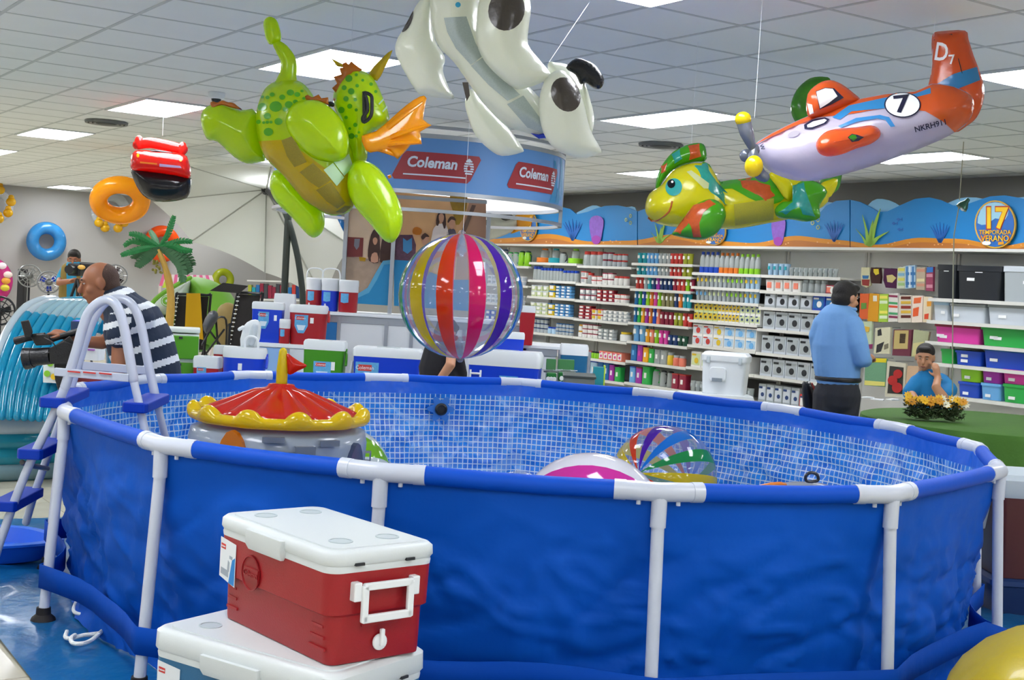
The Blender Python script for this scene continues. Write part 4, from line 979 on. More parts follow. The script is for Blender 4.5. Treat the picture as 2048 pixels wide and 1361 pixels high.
def board(name, p, q, h_, mt):
    m_ = MB(); n_ = Vector((0, .02, 0)); m_.loops([[p-Z*h_/2, p+Z*h_/2, p+Z*h_/2+n_, p-Z*h_/2+n_], [q-Z*h_/2, q+Z*h_/2, q+Z*h_/2+n_, q-Z*h_/2+n_]]); return obj(name, m_, mt, LD, world=True, bevel=.003)
bd = board('brace_board', PY(108, 744, Y1-.02), PY(257, 757, Y1-.02), .035, lw)
for x0_ in (135, 166, 198):
    m_ = MB(); a_ = PY(x0_, 743+(x0_-135)*.06, Y1-.03); b_ = PY(x0_+25, 744+(x0_-110)*.06, Y1-.03); m_.loops([[a_-Z*.003, a_+Z*.003, a_+Z*.003+Y_*.004, a_-Z*.003+Y_*.004], [b_-Z*.003, b_+Z*.003, b_+Z*.003+Y_*.004, b_-Z*.003+Y_*.004]]); obj('warning_strip', m_, lab_red, bd, world=True)
board('brace_board', PY(164, 732, Y2), PY(298, 742, Y2), .04, lw)
m_ = MB(); m_.tube([PY(44, 925, Y1), PY(62, 932, Y1+.2), PY(95, 938, Y2)], .012, 8); obj('cross_bar', m_, blk, LD, smooth=True, world=True)
# foot bath
fb = mat('foot_bath_blue', '1a62d8', .35)
c = PZ(8, 1082, .10); m_ = MB()
fp_ = [(.30*cos(a)*(1+.12*cos(3*a)), .26*sin(a)) for a in [2*pi*i/40 for i in range(40)]]
L = [[Vector((x*k, y*k, z_)) for x, y in fp_] for k, z_ in ((.78, .003), (.84, .02), (.95, .09), (1.1, .10), (1.1, .112), (.9, .112), (.80, .035))]
m_.loops(L); o = obj('foot_bath', m_, fb, smooth=True); o.location = (c.x-.06, c.y, .012); tag(o, 'blue plastic foot bath basin at the foot of the pool ladder', 'basin')
# ================================================================== BOOTH
alu = mat('aluminium_profile', 'a9aeb4', .35, metal=.7); boothw = mat('booth_white_panel', 'd9dde0', .5); boothb = mat('booth_blue_panel', '1f74b4', .5, vary=.1, vscale=2); boothlb = mat('booth_pale_blue_panel', '8fb8e4', .5, vary=.1, vscale=2)
YB = 13.0
c0 = PY(830, 541, YB); DC = Vector((c0.x, c0.y, 0)); DR_ = 286/F*YB
dgrad = mat('banner_blue', '5c92d0', .45, vary=.12, vscale=1.2)
bn = thing('drum_banner', 'round blue overhead banner ring with red name plates above the booth', 'banner', (DC.x, DC.y, 2.14))
def ringpt(a, r, z): return Vector((DC.x+r*cos(a), DC.y+r*sin(a), z))
def arcband(r0, r1, z0, z1, a0=0, a1=2*pi, n=72):
    full = abs(a1-a0-2*pi) < 1e-6
    L = [[ringpt(a, r0, z0), ringpt(a, r1, z0), ringpt(a, r1, z1), ringpt(a, r0, z1)] for a in [a0+(a1-a0)*i/n for i in range(n+1)]]
    m = MB(); m.loops(L, True, (not full, not full)); return m
seams = [-pi/2+v for v in (-.28, 1.50, 3.0, 4.5)]
for k in range(4): obj('banner_panel', arcband(DR_-.012, DR_, 2.385, 2.85, seams[k]+.012, (seams+[seams[0]+2*pi])[k+1]-.012, 24), dgrad, bn, smooth=True, world=True)
obj('inner_panel', arcband(DR_-.03, DR_-.02, 2.385, 2.85), boothw, bn, smooth=True, world=True)
for z_, h_ in ((2.355, .035), (2.195, .03), (2.85, .04), (2.935, .03)): obj('rail_ring', arcband(DR_-.035, DR_+.006, z_, z_+h_), alu, bn, smooth=True, world=True)
for k in range(4):
    m = MB(); m.box(ringpt(seams[k], DR_-.012, 2.575), (.035, .045, .78), Matrix.Rotation(seams[k], 3, 'Z')); obj('rail_post', m, alu, bn, world=True)
nm_red = mat('name_plate_red', '9e2b34', .45); nm_wh = mat('name_plate_white', 'd5dcea', .5)
def plate(ac, w, zc_, h, nmsh=''):
    f = lambda x, y, d=0: ringpt(ac+x/DR_, DR_+.004+d, zc_+y)
    n_ = 14; top = []; 
    out = [(-w/2+.02, -h/2), (w/2-.12, -h/2), (w/2-.09, -h/2+.03), (w/2, h/2-.03), (w/2-.02, h/2), (-w/2+.12, h/2), (-w/2+.09, h/2-.03), (-w/2, -h/2+.03)]
    out = [(out[i][0]+(out[(i+1) % 8][0]-out[i][0])*q/6, out[i][1]+(out[(i+1) % 8][1]-out[i][1])*q/6) for i in range(8) for q in range(6)]
    vs = [Vector(p) for p in out]
    for i in range(1, 16):
        for j in range(1, 4):
            p = (-w/2+w*i/16, -h/2+h*j/4)
            if poly_in(p, out) and min(dseg(p, out[q], out[(q+1) % 48]) for q in range(48)) > .01: vs.append(Vector(p))
    r = delaunay_2d_cdt(vs, [(i, (i+1) % 48) for i in range(48)], [], 1, 1e-6); m = MB()
    for v in r[0]: m.v.append(tup(f(v.x, v.y, .001)))
    for q in r[2]: m.face(q)
    pl = obj('name_plate', m, nm_red, bn, world=True)
    m = text_mb('Coleman', h*.52, .004, 0, lambda x, y, d=0: f(x*.95-.05, y+.03, .006), shear=.18, fine=3)
    obj('name_lettering', m, nm_wh, pl, world=True)
    m = MB()
    for i in range(12):
        a, b = -w/2+.10+(w-.24)*i/12, -w/2+.10+(w-.24)*(i+1)/12; o_ = len(m.v); m.v += [tup(f(a, -h*.34, .006)), tup(f(b, -h*.34, .006)), tup(f(b, -h*.29, .006)), tup(f(a, -h*.29, .006))]; m.face((o_, o_+1, o_+2, o_+3))
    obj('underline', m, nm_wh, pl, world=True)
    xe = w/2-.115
    m = MB()
    for k in range(6):       # lantern emblem of stacked bars
        yy = -.045+.022*k; ww = (.034, .044, .048, .047, .042, .03)[k]; o_ = len(m.v)
        m.v += [tup(f(xe-ww, yy, .007)), tup(f(xe+ww, yy, .007)), tup(f(xe+ww*.95, yy+.014, .007)), tup(f(xe-ww*.95, yy+.014, .007))]; m.face((o_, o_+1, o_+2, o_+3))
    o_ = len(m.v); m.v += [tup(f(xe+.018*cos(a), .078+.018*sin(a), .008)) for a in [2*pi*i/14 for i in range(14)]]; m.face(range(o_, o_+14))
    obj('lantern_emblem', m, nm_wh, pl, world=True)
    m = MB(); o_ = 0; m.v += [tup(f(xe+.016*cos(a), .012+.02*sin(a), .009)) for a in [2*pi*i/14 for i in range(14)]]; m.face(range(14)); obj('lantern_core', m, nm_red, pl, world=True)
plate(-pi/2+.18, .80, 2.60, .25); plate(-pi/2+.94, .80, 2.60, .25); plate(-pi/2-.62, .80, 2.60, .25)
# teal wave print at the right of the banner
tealp = mat('banner_wave', '1c84ba', .5)
for a_, w_, h0, h1 in ((1.16, .05, 2.40, 2.8), (1.30, .07, 2.45, 2.84), (1.24, .05, 2.40, 2.55)):
    m = MB()
    for i in range(6):
        t0, t1 = i/6, (i+1)/6; g = lambda t: (ringpt(-pi/2+a_+.05*sin(3*t)-w_*(1-t*.5), DR_+.002, h0+(h1-h0)*t), ringpt(-pi/2+a_+.05*sin(3*t)+w_*(1-t*.7), DR_+.002, h0+(h1-h0)*t))
        p, q = g(t0), g(t1); o_ = len(m.v); m.v += [tup(p[0]), tup(p[1]), tup(q[1]), tup(q[0])]; m.face((o_, o_+1, o_+2, o_+3))
    obj('wave_print', m, tealp, bn, world=True)
# booth frame + posters
def flatpx(name, pts, Y, mt, parent, th=.004, sm=0):
    P = [tuple(q)[:2] for q in catmull([Vector((*p, 0)) for p in pts], sm)] if sm else pts
    m = MB(); m.loops([[PY(x, y, Y) for x, y in P], [PY(x, y, Y)+Y_*th for x, y in P]]); return obj(name, m, mt, parent, world=True)
bt = thing('booth_stand', 'white exhibition counter with aluminium posts under the drum banner', 'booth', PY(800, 760, 12.7).to_2d().to_3d())
YC1 = 12.45; ZT = 1.235; ZM = .925
def slabpx(name, x0, x1, Y0, Y1, z0, z1, mt, parent, bevel=.004):
    a_ = PY(x0, 600, Y0); b_ = PY(x1, 600, Y0); m = MB(); m.box(((a_.x+b_.x)/2, (Y0+Y1)/2, (z0+z1)/2), (abs(b_.x-a_.x), Y1-Y0, z1-z0)); return obj(name, m, mt, parent, world=True, bevel=bevel)
slabpx('counter_top', 590, 1046, YC1-.03, YC1+.75, ZT-.03, ZT, white_pl, bt)
for x0_, x1_, mt_ in ((592, 679, boothb), (684, 774, boothw), (779, 825, boothw), (830, 930, boothw), (934, 1043, boothw)): slabpx('front_panel', x0_, x1_, YC1, YC1+.02, .05, ZT-.1, mt_, bt)
slabpx('rail', 592, 1044, YC1-.008, YC1+.03, ZT-.1, ZT-.03, alu, bt)
for x_ in (590, 681, 776, 827, 932, 1045):
    p_ = PY(x_, 600, YC1); m = MB(); m.box((p_.x, YC1, ZT/2-.02), (.035, .035, ZT-.04)); obj('post', m, alu, bt, world=True)
for x_, z1_ in ((690, 2.3), (786, 2.3), (974, 2.3)):
    p_ = PY(x_, 500, 13.0); m = MB(); m.box((p_.x, 13.0, (z1_+ZT)/2), (.04, .04, z1_-ZT)); obj('tall_post', m, alu, bt, world=True)
flatpx('top_beam', [(690, 384), (974, 401), (974, 408), (690, 391)], 12.97, alu, bt, .03)
st = thing('display_step', 'middle display step of the booth with pale blue front and aluminium edge', 'booth', PY(600, 760, 12.1).to_2d().to_3d())
slabpx('step_top', 519, 683, 11.95, YC1-.01, ZM-.035, ZM, white_pl, st); slabpx('front_panel', 521, 577, 11.97, 11.99, .05, ZM-.04, boothlb, st); slabpx('front_panel', 583, 681, 11.97, 11.99, .05, ZM-.04, boothw, st)
for x_ in (520, 580, 682): p_ = PY(x_, 600, 11.96); m = MB(); m.box((p_.x, 11.96, ZM/2-.02), (.035, .035, ZM-.05)); obj('post', m, alu, st, world=True)
ltb = thing('display_table', 'low white display platform holding coolers behind the pool', 'table', PY(700, 790, 11.5).to_2d().to_3d())
ZL = .5
slabpx('table_top', 372, 1100, 11.0, 11.93, ZL-.04, ZL, white_pl, ltb); slabpx('front_panel', 380, 1090, 11.03, 11.05, .0, ZL-.04, boothw, ltb)
# posters
pa = mat('poster_sunset', 'e9ae78', .5, vary=.35, vscale=2.2); pa2 = mat('poster_cream', 'e8c9a8', .5, vary=.2, vscale=3)
ps = thing('poster', 'left photo wall panel with seated people and a red cooler at sunset', 'poster', PY(738, 600, 13.02))
flatpx('print', [(692, 384), (784, 388), (784, 612), (692, 606)], 13.04, pa2, ps, .015)
hair = mat('print_dark_hair', '4c3026', .6); skin_p = mat('print_skin', 'd29b7c', .6); prd = mat('print_red', '7d3230', .6); pbl = mat('print_blue_wave', '1b84b8', .6, vary=.1, vscale=2); pbl2 = mat('print_pale_wave', '58a8cc', .6); ptan = mat('print_tan', 'b3876a', .6); pbr = mat('print_brown', '6e5546', .6, vary=.2, vscale=4); pwh = mat('print_white_shirt', 'ead9cf', .6); pplaid = mat('print_plaid', '5c3a4c', .6, vary=.5, vscale=40); psand = mat('print_sand', 'a8917c', .6, vary=.25, vscale=12); ygr = mat('print_yellow', 'd6a93a', .6)
flatpx('sand_print', [(692, 512), (720, 516), (755, 520), (784, 524), (784, 545), (750, 600), (692, 606)], 13.035, psand, ps, .004)
flatpx('cooler_print', [(692, 474), (727, 476), (725, 514), (693, 514)], 13.03, prd, ps, .004); flatpx('cooler_shield_print', [(709, 478), (720, 478), (718, 494), (713, 500), (708, 492)], 13.027, mat('print_grey', '7f7d86', .6), ps, .003)
flatpx('hair_print', [(742, 470), (750, 458), (758, 466), (760, 500), (756, 526), (738, 522), (736, 500)], 13.03, hair, ps, .004, 2); flatpx('face_print', [(746, 478), (751, 475), (755, 480), (753, 488), (749, 490), (746, 485)], 13.027, skin_p, ps, .003, 2)
flatpx('hair_print', [(764, 480), (772, 472), (781, 478), (783, 526), (760, 524)], 13.03, hair, ps, .004, 2); flatpx('hand_print', [(744, 508), (754, 506), (756, 524), (742, 524)], 13.026, skin_p, ps, .003, 2); flatpx('yellow_print', [(718, 514), (732, 516), (730, 523), (719, 522)], 13.03, ygr, ps, .004, 1)
flatpx('wave_print', [(692, 582), (712, 590), (735, 576), (752, 545), (766, 522), (784, 520), (784, 612), (692, 606)], 13.025, pbl2, ps, .004); flatpx('wave_print', [(692, 590), (716, 596), (738, 586), (754, 560), (768, 530), (784, 528), (784, 612), (692, 606)], 13.02, pbl, ps, .004)
ps = thing('poster', 'right photo wall panel with smiling woman and boy before golden trees', 'poster', PY(880, 600, 13.02))
flatpx('print', [(788, 384), (972, 400), (972, 625), (788, 612)], 13.04, pa, ps, .015)
flatpx('tent_print', [(940, 398), (972, 400), (972, 625), (905, 618), (915, 500)], 13.035, ptan, ps, .004); flatpx('tree_print', [(944, 410), (952, 411), (925, 480), (918, 500), (908, 500)], 13.03, pbr, ps, .004)
flatpx('foliage_print', [(900, 392), (935, 395), (925, 440), (912, 450), (905, 420)], 13.033, mat('print_foliage', 'a07c22', .6, vary=.4, vscale=14), ps, .003, 2)
flatpx('shirt_print', [(868, 456), (878, 448), (892, 450), (897, 470), (896, 500), (862, 500), (864, 470)], 13.03, pwh, ps, .004, 2); flatpx('hair_print', [(874, 432), (881, 421), (890, 426), (892, 450), (888, 458), (882, 440), (876, 452), (872, 448)], 13.027, hair, ps, .003, 2); flatpx('face_print', [(878, 430), (884, 427), (888, 433), (886, 444), (881, 446), (878, 440)], 13.024, skin_p, ps, .003, 2)
flatpx('shirt_print', [(894, 464), (902, 458), (910, 460), (914, 478), (912, 500), (893, 500)], 13.03, mat('print_check', '56505c', .6, vary=.4, vscale=60), ps, .004, 2); flatpx('face_print', [(897, 443), (903, 438), (910, 442), (909, 454), (903, 459), (898, 453)], 13.027, skin_p, ps, .003, 2); flatpx('hair_print', [(895, 443), (900, 434), (908, 434), (912, 442), (903, 439), (897, 446)], 13.024, hair, ps, .003, 2)
flatpx('shirt_print', [(790, 480), (800, 470), (825, 470), (832, 490), (830, 530), (790, 525)], 13.03, pplaid, ps, .004); flatpx('chair_print', [(806, 476), (814, 482), (824, 476), (824, 500), (815, 508), (806, 502)], 13.026, mat('print_chair_blue', '3f86b8', .6), ps, .003); flatpx('face_print', [(844, 474), (852, 470), (858, 478), (856, 490), (846, 490)], 13.03, skin_p, ps, .003, 2); flatpx('hair_print', [(842, 474), (850, 466), (859, 474), (852, 474), (846, 480)], 13.026, hair, ps, .003, 2); flatpx('hat_print', [(826, 458), (834, 454), (844, 460), (840, 470), (826, 468)], 13.03, mat('print_orange', 'd8623a', .6), ps, .003, 2)
flatpx('wave_print', [(788, 520), (820, 522), (850, 540), (900, 560), (972, 560), (972, 625), (788, 612)], 13.025, pbl, ps, .004)
# ------------------------------------------------------------------ small coolers on the booth
C_ = dict(blue='0a3cc8', red='a61a22', green='3d8a12', white='dfe4e6', teal='125c86', dred='7c1a22')
def cmat(k): return mat('cooler_'+k+'_plastic', C_[k], .35)
stick_m = mat('sticker_blue', '58a4d4', .5, vary=.25, vscale=50)
tagw = mat('price_tag', 'eceeee', .6)
def scooler(label, x0, x1, yt, Y, zb, col, lidf=.22, depth=.62, oval=False, rz=0., sticker=None, tagp=None, handle=None, group=None, name='cooler', lidcol='white', taper=.92):
    """cooler whose front spans x0..x1 in the photo, with its lid top at yt, standing at height zb"""
    a_, b_ = PY(x0, yt, Y), PY(x1, yt, Y); W_ = (b_-a_).length; zt_ = (a_.z+b_.z)/2; H_ = zt_-zb; D_ = W_*depth
    t = thing(name, label, 'cooler', ((a_.x+b_.x)/2, Y+D_/2*cos(rz), zb), rz, group)
    cm = cmat(col); lm = cmat(lidcol); r_ = min(W_, D_)*(.49 if oval else .12); hl = H_*lidf
    m = MB(); m.rbox([(W_*taper*.97, D_*taper*.97, 0, r_*.8), (W_*taper, D_*taper, .01, r_), (W_*.98, D_*.98, H_-hl, r_)], n=6); obj('body', m, cm, t, smooth=True)
    m = MB(); m.rbox([(W_, D_, H_-hl, r_), (W_*1.01, D_*1.01, H_-hl*.8, r_), (W_*1.01, D_*1.01, H_-hl*.25, r_), (W_*.95, D_*.95, H_, r_*.9)], n=6); ld = obj('lid', m, lm, t, smooth=True)
    m = MB(); m.box((0, -D_*.505, H_-hl*.45), (W_*.2, .008, hl*.35)); m2 = MB(); m2.box((0, 0, H_+.001), (W_*.34, D_*.2, .006)); obj('lid_recess', m2, lid_gray, ld)
    yf = -D_*.5*((.97+taper)/2)-.003
    if sticker:
        sx_, sz_, sw, sh = sticker; P_ = [(-sw/2, sh/2), (sw/2, sh/2), (sw/2, -sh*.1), (sw*.22, -sh/2), (-sw*.22, -sh/2), (-sw/2, -sh*.1)]
        f = lambda x, y, h: Vector((sx_*W_+x*W_, yf-h, sz_*H_+y*H_))
        m = MB(); m.loops([[f(x, y, 0) for x, y in P_], [f(x, y, .003) for x, y in P_]]); so_ = obj('sticker', m, stick_m, t)
        m = MB(); P2_ = [(-sw*.38, sh*.22), (sw*.2, sh*.22), (sw*.2, sh*.42), (-sw*.38, sh*.42)]; m.loops([[f(x, y, .003) for x, y in P2_], [f(x, y, .005) for x, y in P2_]]); obj('sticker_plate', m, mat('sticker_red', 'c4403c', .5), so_)
        m = text_mb('Coleman', sh*.16*H_, .0, 0, lambda x, y, h: Vector((sx_*W_+x-sw*.09*W_, yf-.0056, sz_*H_+y+sh*.32*H_))); obj('sticker_text', m, tagw, so_)
        m = MB(); 
        P3_ = [(-sw*.34, -sh*.06), (sw*.34, -sh*.06), (sw*.2, -sh*.34), (-sw*.2, -sh*.34)]; m.loops([[f(x, y, .003) for x, y in P3_], [f(x, y, .005) for x, y in P3_]]); obj('sticker_plate', m, mat('sticker_white', 'cfe2ee', .5), so_)
    if tagp:
        m = MB(); m.box((tagp[0]*W_, yf-.001, tagp[1]*H_), (W_*.09, .003, H_*.14)); obj('price_tag', m, tagw, t)
    if handle == 'bail':
        m = MB(); pts = [(W_*.49, 0, H_*.82), (W_*.53, -D_*.2, H_*.78), (W_*.55, -D_*.45, H_*.68), (W_*.55, -D_*.55, H_*.60)]; m.tube(catmull([Vector(q) for q in pts], 3, False), W_*.035, 8); obj('handle', m, cm if col != 'white' else lm, t, smooth=True)
        m = MB(); m.lathe([(W_*.05, -.01), (W_*.05, .012)], 12, T=Matrix.Translation((W_*.5, 0, H_*.84)) @ Matrix.Rotation(pi/2, 4, 'Y')); obj('handle_pivot', m, cm, t, smooth=True)
    if handle == 'side':
        for s_ in (1, -1):
            m = MB(); xx = s_*(W_*.5+.01)
            m.tube([(xx, -D_*.2, H_*.72), (xx+s_*.02, -D_*.2, H_*.45), (xx+s_*.02, D_*.2, H_*.45), (xx, D_*.2, H_*.72)], .010, 8); obj('handle', m, lm, t, smooth=True)
    if handle == 'frontwhite':
        for sx_ in (-.38,):
            m = MB(); ww, hh = W_*.07, H_*.36
            m.tube([(sx_*W_-ww, yf-.012, H_*.66), (sx_*W_-ww, yf-.02, H_*.66-hh), (sx_*W_+ww, yf-.02, H_*.66-hh), (sx_*W_+ww, yf-.012, H_*.66)], .009, 8); m.tube([(sx_*W_-ww, yf-.014, H_*.6), (sx_*W_+ww, yf-.014, H_*.6)], .009, 8); obj('handle', m, lm, t, smooth=True)
    return t
scooler('small red cooler with rounded white lid at the left end of the low display', 386, 438, 714, 11.25, ZL, 'red', .32, .8, sticker=(-.15, .52, .36, .36), tagp=(.2, .1))
scooler('red cooler mostly hidden behind the oval blue one', 427, 470, 692, 11.62, ZL, 'red', .2, .5)
scooler('oval royal-blue cooler with white lid on the low display', 442, 530, 696, 11.15, ZL, 'blue', .22, .55, True, sticker=(-.1, .3, .36, .34), tagp=(-.05, .6), handle='bail')
scooler('green cooler with white lid standing before the white booth panel', 607, 690, 682, 11.2, ZL, 'green', .16, .6, sticker=(-.02, .5, .42, .3), tagp=(.24, .58), handle='bail')
scooler('long royal-blue ice chest with white lid left of the person in black', 706, 843, 697, 11.15, ZL, 'blue', .17, .45, sticker=(-.28, .45, .34, .56), tagp=(-.19, .38), handle='side')
scooler('long royal-blue ice chest with white lid below the hanging beach ball', 940, 1086, 703, 11.15, ZL, 'blue', .26, .5, sticker=(.08, .36, .26, .46), handle='frontwhite', rz=-.12)
scooler('blue cooler with white lid stacked on the long blue chest', 985, 1050, 665, 11.35, .915, 'blue', .22, .6)
scooler('blue cooler with white lid on the middle display step', 504, 566, 605, 12.02, ZM, 'blue', .18, .5, sticker=(-.1, .55, .34, .42), tagp=(.28, .62))
scooler('red cooler with white lid and swing handle on the middle display step', 577, 655, 611, 12.0, ZM, 'red', .2, .45, oval=True, sticker=(-.15, .52, .34, .46), tagp=(.12, .62), handle='bail')
scooler('tall dark-red cooler with white lid right of the hanging beach ball', 1040, 1072, 613, 12.3, 1.03, 'red', .16, .7, taper=.8)
scooler('open white cooler box behind the blue cooler on the display step', 548, 590, 588, 12.35, ZM, 'white', .6, .5)
scooler('teal-blue cooler with white lid and white handle on the right of the booth', 1122, 1178, 690, 12.0, .52, 'teal', .18, .8, handle='frontwhite')
# white seat-like cooler lid leaning up
t = thing('tilted_lid', 'white cooler lid standing tilted with a hoop handle above the oval blue cooler', 'cooler lid', PY(505, 697, 11.3))
Pil([(481, 695), (485, 660), (494, 645), (510, 639), (520, 645), (522, 660), (514, 694)], 11.3, .03, sm=2).build('shell', cmat('white'), t)
Pil([(496, 690), (500, 660), (506, 648), (516, 650), (514, 668), (508, 690)], 11.26, .02, sm=2).build('raised_panel', mat('lid_inner_white', 'c9d2d8', .4), t)
m = pxtube([(490, 697, 11.2), (490, 682, 11.2), (497, 674, 11.2), (510, 675, 11.2), (516, 684, 11.2), (516, 699, 11.2)], .010, 8); obj('handle', m, white_pl, t, smooth=True, world=True)
obj('latch', pxtube([(479, 659, 11.27), (486, 655, 11.27)], .016, 8), white_pl, t, smooth=True, world=True)
# drink jugs
def jug(label, x0, x1, yt, yb, Y, col, bail=True, spout=True):
    a_, b_ = PY(x0, yb, Y), PY(x1, yb, Y); R_ = (b_-a_).length/2; top = PY((x0+x1)/2, yt, Y); c = (a_+b_)/2; H_ = top.z-c.z
    t = thing('drink_jug', label, 'drink jug', (c.x, c.y+R_, ZT+.002 if c.z > 1.1 else ZM+.002))
    m = MB(); m.lathe([(R_*.93, 0), (R_*.97, .01), (R_, H_*.6), (R_, H_*.62)], 24); obj('body', m, cmat(col), t, smooth=True)
    m = MB(); m.lathe([(R_, H_*.62), (R_*1.02, H_*.64), (R_*1.02, H_*.80), (R_*1.04, H_*.81), (R_*1.04, H_*.97), (R_*.95, H_)], 24); obj('lid', m, cmat('white'), t, smooth=True)
    if spout: m = MB(); m.ball((-R_*.4, -R_*.97, H_*.12), (R_*.25, .03, R_*.2), 12, 8); m.box((-R_*.4, -R_*1.05, H_*.16), (R_*.15, .03, .04)); obj('spout', m, cmat('white'), t, smooth=True)
    f = lambda a, z_: Vector((R_*1.006*sin(a), -R_*1.006*cos(a), z_))
    m = MB(); n_ = 6
    for i in range(n_):
        a0_, a1_ = -.75+.9*i/n_, -.75+.9*(i+1)/n_; o_ = len(m.v); g = lambda a: H_*.28+.06*abs(a+.3)*H_; m.v += [tup(f(a0_, g(a0_))), tup(f(a1_, g(a1_))), tup(f(a1_, H_*.58)), tup(f(a0_, H_*.58))]; m.face((o_, o_+1, o_+2, o_+3))
    obj('sticker', m, stick_m, t, smooth=True)
    if bail:
        m = MB(); m.tube(catmull([Vector(q) for q in ((-R_*1.02, 0, H_*.85), (-R_*.98, 0, H_*1.15), (-R_*.6, 0, H_*1.28), (R_*.6, 0, H_*1.28), (R_*.98, 0, H_*1.15), (R_*1.02, 0, H_*.85))], 4, False), .007, 8); obj('bail_handle', m, cmat('white'), t, smooth=True)
jug('red drink jug with white lid, left of the blue one on the top step', 609, 641, 536, 601, 12.55, 'red')
jug('blue drink jug with white lid between two red ones on the top step', 640, 675, 537, 603, 12.5, 'blue')
jug('red drink jug with white lid, right of the blue one on the top step', 674, 713, 543, 608, 12.45, 'red', False, False)
jug('little red flask with white top beside the red cooler on the step', 556, 578, 622, 671, 11.97, 'red', False, False)
# right side tables and stoves
rt = thing('display_table', 'white table with grey framed front right of the booth', 'table', PY(1090, 760, 12.6).to_2d().to_3d())
slabpx('table_top', 1046, 1180, 12.4, 13.1, 1.0, 1.03, white_pl, rt); slabpx('front_panel', 1050, 1118, 12.42, 12.44, .1, .93, boothw, rt); slabpx('rail', 1048, 1121, 12.41, 12.45, .93, 1.0, alu, rt)
for x_ in (1048, 1121, 1178): p_ = PY(x_, 700, 12.41); m = MB(); m.box((p_.x, 12.43, .5), (.04, .04, 1.0)); obj('leg', m, alu, rt, world=True)
t = thing('display_table', 'low white platform holding stoves and coolers right of the booth', 'table', PY(1250, 800, 11.6).to_2d().to_3d())
slabpx('table_top', 1101, 1520, 11.2, 12.35, .47, .51, white_pl, t); slabpx('front_panel', 1105, 1515, 11.25, 11.27, 0, .47, boothw, t)
sg = mat('stove_green', '1d6b2c', .3); sg2 = mat('stove_grey', '6d7472', .4)
def stove(label, x0, x1, y0, y1, Y):
    t = thing('camping_stove', label, 'camping stove', PY((x0+x1)/2, y1, Y))
    a_, b_ = PY(x0, y1, Y), PY(x1, y1, Y); W_ = (b_-a_).length; H_ = PY(x0, y0, Y).z-a_.z
    z0_ = .51-a_.z if a_.z > .3 else 0
    m = MB(); m.box((0, .15, max(.04, H_*.2)+0), (W_, .3, max(.08, H_*.4))); bd_ = obj('case', m, sg, t, bevel=.01)
    m = MB(); m.box((0, .31, H_*.7), (W_, .02, H_*.6), Matrix.Rotation(-.25, 3, 'X')); obj('case_lid', m, sg, t, bevel=.006)
    for s_ in (-.25, .25):
        m = MB(); m.lathe([(.045, 0), (.045, .012), (.02, .014)], 14, (s_*W_, .15, H_*.4)); obj('burner', m, sg2, t, smooth=True)
        m = MB(); m.tube([(s_*W_-.06, .15, H_*.4+.02), (s_*W_+.06, .15, H_*.4+.02)], .004, 6); m.tube([(s_*W_, .09, H_*.4+.02), (s_*W_, .21, H_*.4+.02)], .004, 6); obj('pan_support', m, alu, t)
    for s_ in (-.3, 0, .3): m = MB(); m.lathe([(.02, 0), (.018, .02)], 10, T=Matrix.Translation((s_*W_, -.001, H_*.15)) @ Matrix.Rotation(pi/2, 4, 'X')); obj('knob', m, tagw, t)
stove('green camping stove with open lid beside the long blue chest', 1092, 1112, 722, 765, 11.25)
stove('green camping stove with open lid in front of the teal cooler', 1116, 1150, 723, 764, 11.3)
t = thing('grey_griddle', 'grey flat griddle box in front of the teal-blue cooler', 'griddle', PY(1158, 770, 11.0))
m = MB(); m.box((0, .06, .03), (.26, .2, .06)); obj('case', m, sg2, t, bevel=.008); m = MB(); m.box((0, .06, .075), (.28, .22, .02), Matrix.Rotation(.08, 3, 'X')); obj('lid', m, mat('griddle_dark', '3d4543', .35), t, bevel=.004)
flat = thing('boxed_set', 'teal boxed set with lime edge right of the griddle', 'box', PY(1196, 772, 11.2)); m = MB(); m.box((0, .05, .08), (.09, .1, .16)); obj('carton', m, mat('box_teal', '178a96', .5), flat); m = MB(); m.box((.05, .05, .085), (.012, .1, .18)); obj('lime_edge', m, mat('box_lime', 'b6d62a', .5), flat)
# big white cooler on more lids
def wcooler():
    a_, b_ = PY(1402, 792, 11.3), PY(1505, 789, 11.3); zb_ = a_.z; W_ = (b_-a_).length; zt_ = PY(1450, 706, 11.3).z; H_ = zt_-zb_
    t = thing('cooler', 'large all-white marine cooler with tray handle before the shelves', 'cooler', ((a_.x+b_.x)/2, 11.3+W_*.3, zb_), -.32)
    wm = cmat('white'); W1 = W_*.88
    m = MB(); m.rbox([(W1*.9, W1*.62, 0, .03), (W1*.98, W1*.68, H_*.8, .03)], n=5); obj('body', m, wm, t, smooth=True)
    m = MB(); m.rbox([(W1*1.02, W1*.72, H_*.8, .03), (W1*1.03, W1*.73, H_*.85, .03), (W1*1.03, W1*.73, H_*.93, .03), (W1*.9, W1*.62, H_, .02)], n=5); obj('lid', m, wm, t, smooth=True)
    yf = -W1*.345
    m = MB(); m.rbox([(W1*.4, H_*.34, 0, .03), (W1*.36, H_*.3, .02, .03)], T=Matrix.Translation((-W1*.12, yf+.012, H_*.5)) @ Matrix.Rotation(pi/2, 4, 'X')); hp = obj('handle_boss', m, wm, t, smooth=True)
    m = MB(); m.box((-W1*.12, yf-.02, H_*.38), (W1*.22, .02, .03)); obj('handle_grip', m, mat('grip_grey', '7f8a94', .5), hp)
    for s_ in (-.34, .36): m = MB(); m.box((s_*W1, -W1*.36, H_*.82), (.03, .02, .06)); obj('latch', m, lid_gray, t, bevel=.004)
wcooler()
scooler('white-lidded blue chest under the large white marine cooler', 1360, 1512, 791, 11.2, .51-.0, 'blue', .9, .5)
